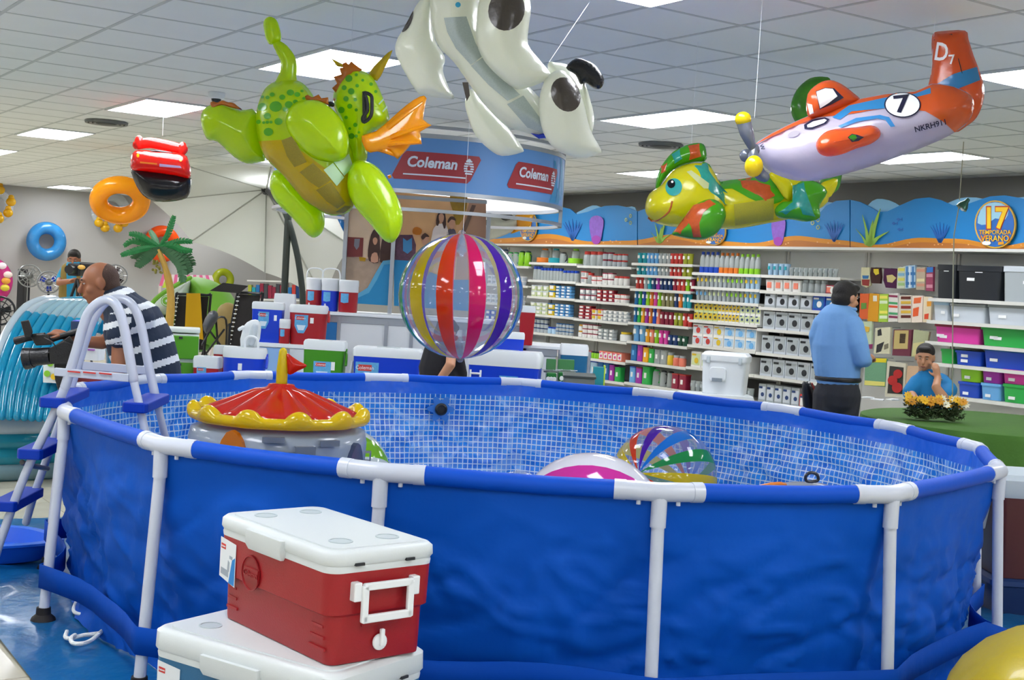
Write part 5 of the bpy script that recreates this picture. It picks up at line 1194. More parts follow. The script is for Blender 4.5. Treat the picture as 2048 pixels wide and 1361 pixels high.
# ================================================================== SHELF WALL
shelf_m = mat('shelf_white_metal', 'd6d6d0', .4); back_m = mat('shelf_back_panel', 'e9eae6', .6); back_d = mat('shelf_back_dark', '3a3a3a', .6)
TB = [17.75, 16.47, 15.23, 13.97, 12.72, 11.47, 10.20, 8.97, 7.62]
DF = 11.22; SD = .44; RZS = YA-pi/2
def loc(k, x, y, z): return WW(DF+y, (TB[k]+TB[k+1])/2-x, z)
bayname = ['glassware', 'pitcher', 'red-lid container', 'tumbler', 'tall bottle', 'boxed blender', 'textile', 'storage bin']
SZ = [[1.90, 1.60, 1.30, 1.02, .72], [1.965, 1.70, 1.45, 1.18, .905, .62, .34], [1.94, 1.68, 1.44, 1.17, .905, .62, .34], [2.0, 1.84, 1.65, 1.43, 1.19, .93, .66, .36],
      [1.90, 1.72, 1.545, 1.288, .966, .68, .36], [1.90, 1.71, 1.51, 1.25, .96, .68, .36], [.12], [1.72, 1.486, 1.265, 1.045, .72, .4]]
bays = []
for k in range(8):
    w_ = TB[k]-TB[k+1]
    t = thing('shelf_unit', 'white %s shelf unit in the wall display' % bayname[k], 'shelf unit', loc(k, 0, 0, 0), RZS); bays.append(t)
    m = MB(); m.box((0, SD+.012, 1.12), (w_-.01, .02, 2.2)); obj('back_panel', m, back_m, t)
    m = MB(); m.box((0, SD/2, .06), (w_-.01, SD, .12)); obj('base', m, shelf_m, t)
    for s_ in (-1, 1): m = MB(); m.box((s_*(w_/2-.02), SD-.01, 1.12), (.03, .03, 2.2)); obj('upright', m, shelf_m, t)
    m = MB(); m.box((0, SD/2-.03, 2.225), (w_, SD+.06, .03)); obj('canopy_shelf', m, shelf_m, t)
    for z_ in SZ[k]:
        m = MB(); m.box((0, SD/2, z_-.012), (w_-.006, SD, .024)); m.box((0, -.004, z_-.016), (w_-.006, .012, .036)); obj('shelf', m, shelf_m, t)
ORD = ['top', 'second', 'third', 'fourth', 'fifth', 'sixth', 'seventh', 'lowest']
PMESH = {}
def pmesh(kind, w, h):
    key = (kind, round(w, 3), round(h, 3))
    if key in PMESH: return PMESH[key]
    m = MB(); r = w*.46; f = -r
    if kind == 'jar': m.lathe([(r*.9, 0), (r, h*.05), (r, h*.7), (r*.8, h*.78)], 12); m.lathe([(r*.85, h*.78), (r*.88, h*.8), (r*.88, h*.99), (r*.8, h)], 12, mi=1)
    elif kind == 'tumbler': m.lathe([(r*.75, 0), (r*.8, .004), (r, h), (r*.93, h), (r*.72, .01)], 12, cap=(True, True)); m.box((0, -r*.9, h*.62), (r*.8, .012, h*.3), mi=1)
    elif kind == 'slim': m.lathe([(r*.8, 0), (r*.9, .01), (r*.8, h*.5), (r, h*.9), (r*.8, h)], 12); m.box((0, -r*.86, h*.6), (r*.7, .012, h*.26), mi=1)
    elif kind == 'bottle': m.lathe([(r, 0), (r, h*.28)], 12, mi=1); m.lathe([(r*.93, h*.28), (r*.93, h*.68), (r*.5, h*.86)], 12); m.lathe([(r*.52, h*.86), (r*.52, h)], 10, mi=1)
    elif kind == 'box': m.box((0, 0, h/2), (w*.96, .2, h)); m.box((0, -.102, h*.5), (w*.8, .006, h*.72), mi=1); m.lathe([(w*.2, 0), (w*.2, .004)], 10, T=Matrix.Translation((w*.08, -.105, h*.42)) @ Matrix.Rotation(pi/2, 4, 'X'), mi=2); m.box((-w*.18, -.107, h*.80), (w*.4, .004, h*.12), mi=2)
    elif kind == 'tub': m.rbox([(w*.88, w*.6, 0, .02), (w*.96, w*.68, h*.78, .02)], n=2); m.rbox([(w*.98, w*.7, h*.78, .02), (w*.98, w*.7, h*.97, .02)], n=2, mi=1); m.box((0, -w*.345, h*.5), (w*.5, .008, h*.5), mi=2)
    elif kind == 'pitcher': m.lathe([(r*.7, 0), (r*.8, .01), (r*.75, h*.9), (r*.55, h)], 12); m.tube([(r*.7, 0, h*.85), (r*1.15, 0, h*.75), (r*1.15, 0, h*.35), (r*.7, 0, h*.2)], .012, 6, mi=1); m.lathe([(r*.6, h*.97), (r*.6, h*1.06), (r*.2, h*1.1)], 10, mi=1)
    elif kind == 'dispenser': m.lathe([(r*.9, 0), (r, .01), (r, h*.36), (r*.9, h*.38)], 14, mi=1); m.lathe([(r*.55, h*.38), (r*.55, h*.85), (r*.35, h*.95)], 12); m.lathe([(r*.4, h*.93), (r*.4, h*1.05)], 10, mi=1)
    elif kind == 'bin': m.rbox([(w*.84, .30, 0, .03), (w*.94, .36, h*.86, .03)], n=3); m.rbox([(w*.99, .39, h*.86, .03), (w*.99, .39, h, .03)], n=3, mi=1); m.box((0, -.182, h*.42), (w*.16, .008, h*.14), mi=2)
    elif kind == 'canister': m.rbox([(w*.92, w*.8, 0, .02), (w*.92, w*.8, h*.93, .02)], n=3); m.rbox([(w*.96, w*.84, h*.93, .02), (w*.96, w*.84, h, .02)], n=3, mi=1); m.box((0, -w*.405, h*.5), (w*.3, .006, h*.3), mi=2)
    me = bpy.data.meshes.new(kind); me.from_pydata(m.v, [], m.f)
    for _ in range(max(m.m)+1): me.materials.append(white_pl)
    me.polygons.foreach_set('material_index', m.m); smooth_all(me); me.set_sharp_from_angle(angle=radians(40)); me.update()
    PMESH[key] = me; return me
NOUN = dict(jar='food jar', tumbler='plastic tumbler', slim='slim drinking bottle', bottle='water bottle', box='printed box', tub='food container', pitcher='glass pitcher', dispenser='drink dispenser', bin='storage bin', canister='canister')
PM = {}
def pm(c, r=.35):
    if c == 'd8dcdc' and c not in PM: PM[c] = clear('product_clear', 'e2eaea', .38)
    if c not in PM: PM[c] = mat('product_'+c, c, r)
    return PM[c]
CN = {'1668a8': 'blue', '1c9aa8': 'teal', 'd8dcdc': 'clear', 'c23a34': 'red', '9aa02a': 'olive', 'a02ca0': 'purple', '16386e': 'navy', '8e1e3c': 'maroon', '2aa84a': 'green', 'e07820': 'orange', 'e8a818': 'amber', 'd8428a': 'pink', '8ccc20': 'lime', '68a8dc': 'light blue', '0f4a34': 'dark green', 'e8e8e4': 'white', '20242a': 'black', 'd8b820': 'yellow', 'e88068': 'salmon', 'a8c8e0': 'pale blue', 'a8b0b4': 'grey', 'c8d4a0': 'pale green', 'd83ca0': 'magenta', '1848b8': 'royal blue', 'c8d0d8': 'translucent', '8a8458': 'khaki'}
PL_ = []
def put(k, si, kind, x, y, z, w, h, cols, lab=None, yaw=0):
    me = pmesh(kind, w, h); o = bpy.data.objects.new(NOUN[kind].replace(' ', '_'), me); COL.objects.link(o)
    o.location = loc(k, x, y, z); o.rotation_euler = (0, 0, RZS+yaw)
    cols = (list(cols)+['e8e8e4']*3)[:len(me.materials)]
    setmesh(o, [pm(c) for c in cols])
    cn = CN.get(cols[0], 'pale')
    nm = '%s %s' % (cn, NOUN[kind])
    if kind in ('jar', 'bottle', 'tub', 'dispenser', 'box', 'pitcher') and len(cols) > 1 and CN.get(cols[1]) and cols[1] != cols[0]: nm += ' with %s %s' % (CN[cols[1]], {'jar': 'lid', 'tub': 'lid', 'bottle': 'cap', 'dispenser': 'base', 'box': 'print', 'pitcher': 'handle'}[kind])
    auto = lab is None; lab = lab or nm
    if auto: PL_.append((o, nm, k, si, round(x, 3), z))
    tag(o, lab, NOUN[kind].split()[-1], '%s shelf of the %s unit: %s' % (ORD[si], bayname[k], nm)); return o
def row(k, si, spec, x0=-.59, gap=.006, jit=.004):
    """spec: (kind, w, h, colours, count, stack)"""
    x = x0; z = SZ[k][si]+.001
    for kind, w, h, cols, n, st_ in spec:
        for i in range(n):
            x += w/2
            if x+w/2 > (TB[k]-TB[k+1])/2-.005: return
            for s_ in range(st_):
                d_ = {'box': .11, 'bin': .2, 'tub': w*.36, 'canister': w*.45}.get(kind, w*.5)
                put(k, si, kind, x, .03+d_+random.uniform(0, jit), z+s_*(h+.0005), w, h, cols)
            x += w/2+gap
W1, CL = 'e8e8e4', 'd8dcdc'
# glassware unit
row(0, 0, [('pitcher', .15, .24, [CL, '16386e'], 3, 1), ('pitcher', .15, .2, [CL, '2aa84a'], 2, 1), ('pitcher', .16, .22, ['8ccc20', '0f4a34'], 2, 1)])
for si in (1, 2): row(0, si, [('tub', .14, .07, ['c8d0d8', W1, CL], 7, 2)])
for si in (3, 4): row(0, si, [('tub', .15, .08, ['1848b8', '1668a8', W1], 7, 2)])
# pitcher unit
row(1, 0, [('dispenser', .27, .21, [CL, 'e07820'], 1, 1), ('dispenser', .25, .21, [CL, '1c9aa8'], 1, 1), ('pitcher', .16, .15, [CL, '20242a'], 1, 1), ('dispenser', .24, .21, [CL, '8ccc20'], 1, 1)], gap=.05)
row(1, 1, [('jar', .10, .21, [CL, '1848b8'], 2, 1), ('jar', .075, .19, [CL, '1848b8'], 7, 1), ('jar', .09, .16, [CL, '1848b8'], 4, 1)])
row(1, 2, [('tub', .15, .085, ['c8d4a0', 'c8d0d8', W1], 3, 2), ('tub', .17, .10, ['d8b820', '1668a8', W1], 1, 2), ('tub', .13, .045, ['68a8dc', '1668a8', W1], 3, 4)])
row(1, 3, [('tub', .15, .06, ['c8d4a0', 'c8d0d8', W1], 3, 3), ('tub', .17, .09, ['d8b820', '1668a8', W1], 1, 2), ('tub', .13, .045, ['68a8dc', '1668a8', W1], 3, 4)])
row(1, 4, [('jar', .09, .07, ['a8b0b4', '16386e'], 5, 3), ('jar', .10, .1, ['a8c8e0', '1848b8'], 2, 1), ('jar', .08, .055, ['a8b0b4', '1668a8'], 5, 3)])
row(1, 5, [('tub', .16, .07, [CL, W1, '68a8dc'], 3, 2), ('box', .15, .12, [W1, 'd8428a', 'a8b0b4'], 4, 1)])
# red-lidded unit
row(2, 0, [('jar', .15, .21, ['d8dcdc', 'c23a34'], 3, 1), ('jar', .11, .1, ['a8b0b4', '8e1e3c'], 2, 2), ('jar', .10, .09, ['a8b0b4', 'c23a34'], 3, 2)])
row(2, 1, [('tub', .14, .09, [W1, 'c23a34', 'a8b0b4'], 1, 2), ('jar', .11, .16, [CL, 'c23a34'], 1, 1), ('tub', .12, .06, [W1, 'c23a34', W1], 2, 2), ('tub', .12, .085, [W1, '8e1e3c', W1], 2, 2), ('jar', .10, .13, [W1, 'c23a34'], 3, 1)])
row(2, 2, [('tub', .13, .085, ['a8b0b4', '8e1e3c', W1], 3, 2), ('tub', .13, .055, ['8e1e3c', 'c23a34', W1], 3, 3), ('tub', .13, .06, [W1, 'c23a34', W1], 2, 2)])
row(2, 3, [('tub', .15, .048, ['8e1e3c', 'c23a34', W1], 2, 4), ('tub', .13, .08, [W1, 'c23a34', 'd8b820'], 2, 2), ('tub', .11, .05, ['a8b0b4', W1, W1], 5, 3)])
row(2, 4, [('jar', .11, .09, [W1, 'e8a818'], 1, 2), ('tub', .12, .065, [W1, '8e1e3c', W1], 3, 3), ('tub', .12, .05, ['a8b0b4', CL, W1], 3, 3)])
put(2, 4, 'jar', .44, .14, SZ[2][4]+.001, .2, .13, [W1, 'd8b820'], 'white bowl with rounded yellow top at the right end of the container unit')
row(2, 5, [('jar', .055, .1, [CL, '2aa84a'], 3, 1), ('jar', .055, .1, [CL, 'c23a34'], 3, 1), ('jar', .055, .1, ['8ccc20', '20242a'], 3, 1), ('box', .1, .12, ['e88068', W1, 'd8428a'], 5, 1)])
row(2, 6, [('canister', .17, .24, ['a8c8e0', '1848b8', W1], 3, 1), ('canister', .13, .25, ['1668a8', '1848b8', W1], 2, 1), ('canister', .12, .22, ['a02ca0', 'a02ca0', W1], 1, 1), ('canister', .13, .2, ['2aa84a', '2aa84a', W1], 1, 1)])
# tumbler unit
T_ = lambda cs, w=.08, h=.14, k_='tumbler': [(k_, w, h, [c, W1], n, 1) for c, n in cs]
row(3, 0, T_([('1c9aa8', 2)], .1) + T_([('68a8dc', 3), (CL, 3), ('c23a34', 3)], .075) + T_([('9aa02a', 2), ('a02ca0', 2)], .09))
row(3, 1, T_([('1c9aa8', 2)], .1, .12) + T_([('68a8dc', 3), (CL, 3), ('c23a34', 3)], .075, .12) + T_([('9aa02a', 2), ('a02ca0', 2)], .09, .12))
row(3, 2, T_([('c23a34', 2), ('a8b0b4', 1), ('1c9aa8', 1), ('16386e', 1), ('a02ca0', 1), ('16386e', 3), ('8e1e3c', 1), ('c23a34', 2), ('8ccc20', 1), ('8e1e3c', 2)], .08, .155))
row(3, 3, T_([('1668a8', 1), ('2aa84a', 1), ('1848b8', 1), ('8ccc20', 1), ('e07820', 1), ('d83ca0', 1), ('8ccc20', 1)], .075, .2, 'slim') + T_([('8a8458', 3), ('16386e', 1), ('e07820', 1), ('1c9aa8', 2), ('8a8458', 1)], .08, .18))
row(3, 4, T_([('1668a8', 1), ('2aa84a', 1), ('e8a818', 1), ('a02ca0', 1), ('e07820', 1), ('1848b8', 1), ('e88068', 1)], .075, .21, 'slim') + T_([('8e1e3c', 3), ('9aa02a', 2), ('c23a34', 2)], .085, .17))
row(3, 5, T_([('68a8dc', 2)], .13, .22) + T_([('e8a818', 1), ('e88068', 1), ('8ccc20', 1), ('d83ca0', 2)], .09, .18) + T_([('16386e', 2), ('0f4a34', 2)], .09, .13))
row(3, 6, [('canister', .13, .22, ['1668a8', '1668a8', '68a8dc'], 1, 1), ('canister', .12, .22, ['a02ca0', 'a02ca0', 'd83ca0'], 1, 1), ('canister', .12, .2, ['e8a818', 'e8a818', W1], 1, 1), ('canister', .11, .19, ['2aa84a', '2aa84a', W1], 1, 1), ('canister', .12, .19, [CL, CL, W1], 2, 1), ('jar', .11, .17, ['d8b820', 'a8b0b4'], 1, 1), ('jar', .11, .14, ['e88068', 'a8b0b4'], 2, 1)])
row(3, 7, [('canister', .13, .22, ['68a8dc', '1848b8', W1], 1, 1), ('canister', .13, .22, ['a02ca0', '8e1e3c', W1], 1, 1), ('canister', .16, .24, ['2aa84a', '2aa84a', W1], 1, 1), ('pitcher', .15, .2, [CL, '2aa84a'], 1, 1), ('pitcher', .14, .2, [CL, '20242a'], 2, 1), ('canister', .14, .2, ['8e1e3c', 'c23a34', W1], 2, 1)])
# tall bottle unit
row(4, 0, [('bottle', .085, .27, [CL, '1848b8'], 4, 1), ('bottle', .085, .26, [CL, 'e07820'], 4, 1), ('bottle', .085, .25, [CL, '8ccc20'], 4, 1)], x0=-.56)
for si, c in ((1, 'd8b820'), (2, '68a8dc')): row(4, si, [('tumbler', .075, .145, [CL, c], 3, 1), ('tumbler', .075, .145, ['a8b0b4', 'c8d4a0'], 4, 1), ('tumbler', .075, .145, [CL, '8ccc20'], 4, 1), ('tumbler', .08, .145, ['a8c8e0', 'd8b820'], 3, 1)])
row(4, 3, [('box', .085, .115, ['c8d4a0', 'd8b820', '20242a'], 5, 2), ('box', .06, .115, [W1, 'd8b820', '16386e'], 6, 2), ('box', .085, .115, ['e8e8e4', 'c8d4a0', '16386e'], 4, 2)])
row(4, 4, [('box', .19, .135, [W1, 'c8d0d8', 'c23a34'], 2, 2), ('box', .19, .135, [W1, 'c8d0d8', 'd8b820'], 1, 2), ('box', .19, .135, [W1, 'a8c8e0', '68a8dc'], 3, 2)])
row(4, 5, [('box', .19, .2, [W1, 'c8d4a0', 'd8b820'], 2, 1), ('box', .25, .16, ['1848b8', '1668a8', W1], 1, 1), ('box', .2, .2, [W1, 'a8c8e0', 'c23a34'], 2, 1)])
row(4, 6, [('tumbler', .09, .14, [CL, 'a8b0b4'], 12, 1)])
# boxed blender unit
row(5, 0, [('tumbler', .085, .14, ['a8c8e0', '1c9aa8'], 4, 1), ('tumbler', .07, .1, [CL, CL], 10, 1)])
row(5, 1, [('tub', .14, .14, [W1, W1, 'e88068'], 4, 1), ('jar', .09, .15, [CL, 'a8b0b4'], 4, 1), ('box', .2, .1, ['8e1e3c', 'e88068', W1], 1, 1)])
row(5, 2, [('box', .19, .18, ['a8b0b4', 'c8d0d8', '20242a'], 4, 1), ('box', .19, .17, ['1848b8', '1668a8', W1], 2, 1)])
for si in (3, 4, 5): row(5, si, [('box', .2, .21, ['c8d0d8', 'a8b0b4', '20242a'], 5, 1), ('box', .14, .19, ['1848b8', '68a8dc', W1], 1, 1)])
row(5, 6, [('box', .13, .22, ['a8b0b4', 'c8d0d8', '16386e'], 5, 1), ('box', .18, .16, ['c23a34', W1, '16386e'], 2, 1)])
NTH = ['first', 'second', 'third', 'fourth', 'fifth', 'sixth', 'seventh', 'eighth', 'ninth', 'tenth', 'eleventh', 'twelfth', 'thirteenth', 'fourteenth']
GR = {}
for o, nm, k, si, x, z in PL_: GR.setdefault((nm, k, si), []).append((x, z, o))
for (nm, k, si), L_ in GR.items():      # every item gets its own place in its shelf's row and stack
    xs_ = sorted({x for x, z, o in L_}); base_ = '%s on %s %s shelf' % (nm, ORD[si], bayname[k])
    for x, z, o in L_:
        zs_ = sorted({round(z2, 3) for x2, z2, o2 in L_ if x2 == x}); lv = zs_.index(round(z, 3))
        lab = base_
        if len(xs_) > 1: lab += ', %s from left' % NTH[xs_.index(x)]
        if len(zs_) > 1: lab += ', ' + {2: ['lower', 'upper'], 3: ['lower', 'middle', 'upper'], 4: ['bottom', 'lower', 'upper', 'top']}[len(zs_)][lv]
        o['label'] = lab
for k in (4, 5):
    for si in range(2, len(SZ[k])):      # dark sheets at the back, behind the goods on these shelves
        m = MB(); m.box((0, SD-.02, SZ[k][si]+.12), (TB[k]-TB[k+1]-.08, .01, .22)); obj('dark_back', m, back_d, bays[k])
# ---- shapes traced on the wall display
NA = A
def flatwall(name, pts, D, mt, parent, th=.006, sm=0):
    P = [tuple(q)[:2] for q in catmull([Vector((*p, 0)) for p in pts], sm)] if sm else pts
    p0 = WW(D, 0, 0); a_ = [PP(x, y, p0, NA) for x, y in P]; m = MB(); m.loops([a_, [q+A*th for q in a_]]); return obj(name, m, mt, parent, world=True)
OF, S6 = (1600, 380), 3.094
q6 = lambda pts: [(OF[0]+x/S6, OF[1]+y/S6) for x, y in pts]
def textile(label, pts, col, deco=(), D=11.36, cat='textile', sm=1, th=.03, nm='folded_towel'):
    P = q6(pts); xs = [p[0] for p in P]; ys = [p[1] for p in P]
    t = thing(nm, label, cat, PP(sum(xs)/len(xs), max(ys), WW(D, 0), NA))
    flatwall('cloth', P, D, mat('cloth_'+col, col, .85, bump=(60, .3)), t, th, sm)
    for pts2, c2 in deco: flatwall('print', q6(pts2), D-.004, mat('cloth_print_'+c2, c2, .8), t, .004)
    m = MB(); pc = PP(sum(xs)/len(xs), min(ys), WW(D, 0), NA); m.tube([pc+A*.0, pc+A*.3], .004, 6); obj('hook', m, alu, t, world=True)
def bands(x0, x1, y0, y1, cols, sk=0):
    n = len(cols); return [([(x0, y0+(y1-y0)*i/n), (x1, y0+(y1-y0)*i/n+sk), (x1, y0+(y1-y0)*(i+.6)/n+sk), (x0, y0+(y1-y0)*(i+.6)/n)], c) for i, c in enumerate(cols) if c]
def vbands(x0, x1, y0, y1, cols):
    n = len(cols); return [([(x0+(x1-x0)*i/n, y0), (x0+(x1-x0)*(i+.5)/n, y0), (x0+(x1-x0)*(i+.5)/n, y1), (x0+(x1-x0)*i/n, y1)], c) for i, c in enumerate(cols) if c]
textile('cream apron packet with red and blue foot hanging leftmost on the textile wall', [(380,480),(430,480),(435,590),(410,605),(378,590)], 'c9c6a0', [([(382,555),(430,555),(425,595),(385,590)], '8a2e2a'), ([(385,530),(425,530),(420,550),(388,550)], '2f6aa0')], nm='apron_packet')
textile('dark brown oven mitt with yellow motif on the textile wall', [(440,480),(495,482),(500,540),(495,580),(440,578),(434,520)], '3a1a18', [([(455,490),(485,490),(488,520),(468,528),(455,510)], 'd8c030')], nm='oven_mitt')
textile('plum oven mitt with pale flower on the textile wall', [(520,486),(600,488),(600,600),(590,610),(530,605),(515,560)], '46123e', [([(535,530),(570,525),(595,545),(570,575),(540,570)], 'c8b878')], nm='oven_mitt')
textile('pale floral kitchen towel between the plum mitt and the blue plaid towel', [(604,480),(650,475),(648,610),(598,610)], 'c8cfb8', bands(606,645,485,605,['d8d060','7fb0c8','d8d060','9fc080']))
textile('blue and white plaid kitchen towel hanging in the top textile row', [(652,470),(712,465),(714,605),(650,612)], 'a8c4d8', vbands(656,712,475,605,['3f78b0','d8e4ec','3f78b0'])+bands(654,712,480,600,[None,'3f78b0',None,'3f78b0']))
textile('beige plaid kitchen towel right of the blue plaid one', [(720,480),(775,480),(770,620),(718,618)], 'b8a890', bands(722,770,490,610,['c89078',None,'d8d0a0','c89078']))
textile('red plaid towel with blue top beside the black bins', [(782,480),(825,476),(822,628),(778,625)], '96405c', [([(784,480),(824,478),(822,510),(782,512)], '2f70b8')]+bands(782,820,520,620,['c88898',None,'c88898']))
textile('orange apron packet beside the standing man', [(372,642),(425,642),(420,800),(366,800)], 'd86030', [([(378,700),(410,700),(410,735),(378,740)], '5f8a3a')], nm='apron_packet')
textile('amber yellow towel packet in the second textile row', [(430,640),(490,645),(482,818),(416,812)], 'd8981c', [([(452,655),(475,655),(475,690),(452,690)], 'e4e0d0')])
textile('lime and white checked towel in the second textile row', [(494,645),(545,645),(538,818),(484,818)], 'a8cc48', bands(492,540,655,810,['e8e060','d8e8c0',None,'e8e060','d8e8c0']))
textile('white chevron striped towel in the second textile row', [(550,640),(605,640),(604,815),(545,818)], 'e0dcd4', bands(549,602,650,800,['8a2c50',None,'3f9a60','d84c30',None,'3f9a60','8a2c50'],4))
textile('brown, white and yellow striped towel in the second textile row', [(614,655),(690,652),(686,820),(606,822)], 'd8cfc0', bands(624,684,660,805,['5c2418','d8b040','8a2c20','d8b040','5c2418']))
textile('orange and white floral towel in the second textile row', [(695,655),(760,655),(755,820),(690,822)], 'e8d8c8', [([(705,670),(750,665),(745,700),(702,705)], 'e06838'), ([(700,735),(735,725),(730,780),(698,785)], 'e05a28')])
textile('cream towel with orange blots at the right end of the second row', [(766,660),(815,662),(808,820),(760,820)], 'e0d0b0', [([(785,690),(812,690),(810,720),(785,722)], 'e09830'), ([(770,770),(795,765),(792,800),(768,800)], 'd84828')])
textile('green and pink placemat packet in the third textile row', [(345,815),(445,815),(440,985),(385,985),(350,900)], 'b8c8a8', [([(375,840),(430,850),(425,880),(380,875)], 'd8b040'), ([(385,960),(450,955),(445,985),(385,985)], '8a2c60')], nm='placemat_packet')
textile('black and cream print tablecloth packet in the third textile row', [(468,855),(560,850),(552,1015),(456,1015)], 'cfccae', [([(480,870),(500,860),(505,900),(480,905)], '2a2a2c'), ([(475,960),(520,940),(500,1000),(470,1010)], '2a2a2c'), ([(520,960),(545,950),(545,980),(520,990)], '6f6a58')], nm='tablecloth_packet')
textile('beige and brown tablecloth packet in the third textile row', [(580,865),(692,865),(680,1030),(570,1025)], '6a3040', [([(585,870),(672,870),(665,985),(578,985)], 'b8a468'), ([(618,890),(655,890),(650,950),(615,950)], '4a3a28')], nm='tablecloth_packet')
textile('pale sage tablecloth packet above the seated man', [(705,865),(800,880),(770,1035),(688,1035)], 'a8ac88', [([(700,950),(765,940),(755,1020),(695,1030)], 'c8c088')], nm='tablecloth_packet')
textile('green patterned table mat with yellow hem in the lowest textile row', [(405,1040),(535,1045),(525,1220),(398,1210)], '6a9a78', [([(415,1040),(535,1045),(532,1070),(412,1065)], 'd8c820'), ([(400,1180),(525,1190),(523,1215),(398,1208)], 'd8d070')], nm='table_mat')
textile('white table mat with red apples in the lowest textile row', [(540,1060),(655,1075),(645,1285),(525,1280)], 'c8c4b0', [([(555,1090),(640,1100),(632,1265),(540,1260)], '30302c')], nm='table_mat')
for cx_, cy_, r_ in ((605,1140,28), (572,1180,30), (600,1225,32)):
    flatwall('apple_print', q6(ell(cx_, cy_, r_, r_, 16)), 11.345, mat('apple_red', 'b01c1c', .6), [o for o in bpy.data.objects if o.get('label', '').startswith('white table mat with red apples')][0], .004)
textile('peach table mat half hidden behind the seated man', [(665,1090),(740,1090),(735,1200),(655,1200)], 'c8a888', nm='table_mat')
# ---- storage bins
def bin_(label, x0, x1, y0, y1, cols, D=11.27, dep=.34, tagp=((.5, .5),), nm='storage_bin', cat='storage bin'):
    p0 = WW(D, 0); a_ = PP(OF[0]+x0/S6, OF[1]+y1/S6, p0, NA); b_ = PP(OF[0]+x1/S6, OF[1]+y1/S6, p0, NA); zt_ = PP(OF[0]+(x0+x1)/2/S6, OF[1]+y0/S6, p0, NA).z
    w_ = (b_-a_).length; zz = [z for z in SZ[7] if abs(z-(a_.z+b_.z)/2) < .06]; zb_ = zz[0]+.002 if zz else (a_.z+b_.z)/2; h_ = zt_-zb_
    c = (a_+b_)/2; t = thing(nm, label, cat, (c.x, c.y, zb_), RZS)
    m = MB(); m.rbox([(w_*.88, dep*.85, 0, .03), (w_*.95, dep*.95, h_*.84, .03)], n=3, T=Matrix.Translation((0, dep/2, 0))); obj('tub', m, pm(cols[0], .3), t, smooth=True)
    m = MB(); m.rbox([(w_, dep, h_*.84, .03), (w_, dep, h_, .03)], n=3, T=Matrix.Translation((0, dep/2, 0))); obj('lid', m, pm(cols[1], .3), t, smooth=True)
    for tx, tz in tagp: m = MB(); m.box((w_*(tx-.5), dep*.035, h_*tz), (min(.09, w_*.25), .006, .03)); obj('price_tag', m, tagw, t)
    return t
bin_('large black lidded bin with yellow badge, left one on the top bin shelf', 830, 950, 462, 668, ['20242a', '20242a'], tagp=((.5, .84),))
bin_('large black lidded bin with grey latch, right one on the top bin shelf', 952, 1235, 470, 672, ['20242a', '20242a'], tagp=((.5, .84), (.33, .6)))
bin_('big translucent grey bin at the right edge of the top bin shelf', 1238, 1420, 472, 680, ['a8b0b4', 'c8d0d8'], tagp=((.85, .55),))
bin_('small pale blue bin with lid on the second bin shelf', 812, 905, 694, 800, ['c8d0d8', 'a8c8e0'], tagp=((.7, .45), ))
bin_('translucent long bin, left one on the second bin shelf', 912, 1140, 706, 808, ['c8d0d8', 'd8dcdc'], tagp=((.2, .35),))
bin_('translucent long bin, right one on the second bin shelf', 1145, 1400, 712, 820, ['c8d0d8', 'd8dcdc'], tagp=((.4, .4),))
bin_('magenta storage box on the third bin shelf', 818, 1110, 835, 935, ['d83ca0', '8e1e3c'], tagp=((.15, .35), (.22, .3)))
bin_('wide green storage box on the third bin shelf', 1105, 1420, 855, 960, ['2aa84a', '2aa84a'], tagp=((.28, .45), (.36, .42)))
bin_('small green storage box behind the seated man', 858, 940, 985, 1052, ['2aa84a', '2aa84a'], tagp=())
bin_('blue storage box with two price tags on the fourth bin shelf', 948, 1115, 998, 1070, ['1848b8', '1848b8'], tagp=((.38, .65), (.38, .3)))
bin_('wide blue storage box on the fourth bin shelf', 1118, 1420, 985, 1090, ['1848b8', '1668a8'], tagp=((.25, .4),))
for lab_, a1, b1, c1, d1, cc in (('royal blue stacking box by the flowers', 965, 1100, 1190, 1270, '1848b8'), ('light blue stacking box in the bottom stack', 1105, 1235, 1198, 1290, '68a8dc'), ('green stacking box at the right of the bottom stack', 1240, 1400, 1205, 1310, '2aa84a')):
    bin_(lab_, a1, b1, c1, d1, [cc, cc], D=11.26, tagp=((.4, .25),))
for lab_, a1, b1, c1, d1, cc in (('lime green stacking box on the blue one', 975, 1110, 1100, 1188, '8ccc20'), ('purple stacking box on the light blue one', 1112, 1238, 1112, 1196, 'a02ca0'), ('magenta stacking box on the green one', 1240, 1400, 1115, 1203, 'd83ca0')):
    bin_(lab_, a1, b1, c1, d1, [cc, cc], D=11.26, tagp=((.4, .3),))
# ---- mural boards with sea scene
sea = mat('mural_sea', '1682c8', .5, vary=.12, vscale=.8); seal = mat('mural_wave_pale', '7fb8dc', .5); sand = mat('mural_sand', 'd48a22', .55, vary=.12, vscale=3); sand2 = mat('mural_sand_edge', 'b8702c', .55); weed = mat('mural_weed', '8cb83c', .5, vary=.3, vscale=9); weedb = mat('mural_blue_coral', '1a62b4', .5); coral = mat('mural_coral', '8a5cc0', .5, vary=.3, vscale=20); coral2 = mat('mural_coral_root', 'a03ca8', .5)
DM = 11.26
mur = []
tops = [[(940,430),(1000,415),(1060,411),(1110,412),(1140,418),(1153,429),(1175,424),(1190,418),(1210,412),(1235,411),(1255,415),(1274,423)],
        [(1276,423),(1300,414),(1340,408),(1380,420),(1400,426),(1440,415),(1480,406),(1520,408),(1560,420),(1600,430),(1636,430),(1652,412),(1672,402),(1699,400)],
        [(1701,400),(1720,404),(1740,414),(1756,424),(1775,423),(1800,411),(1830,398),(1858,395),(1880,400),(1905,411),(1925,412),(1950,403),(1980,393),(2010,391),(2040,396),(2070,404)]]
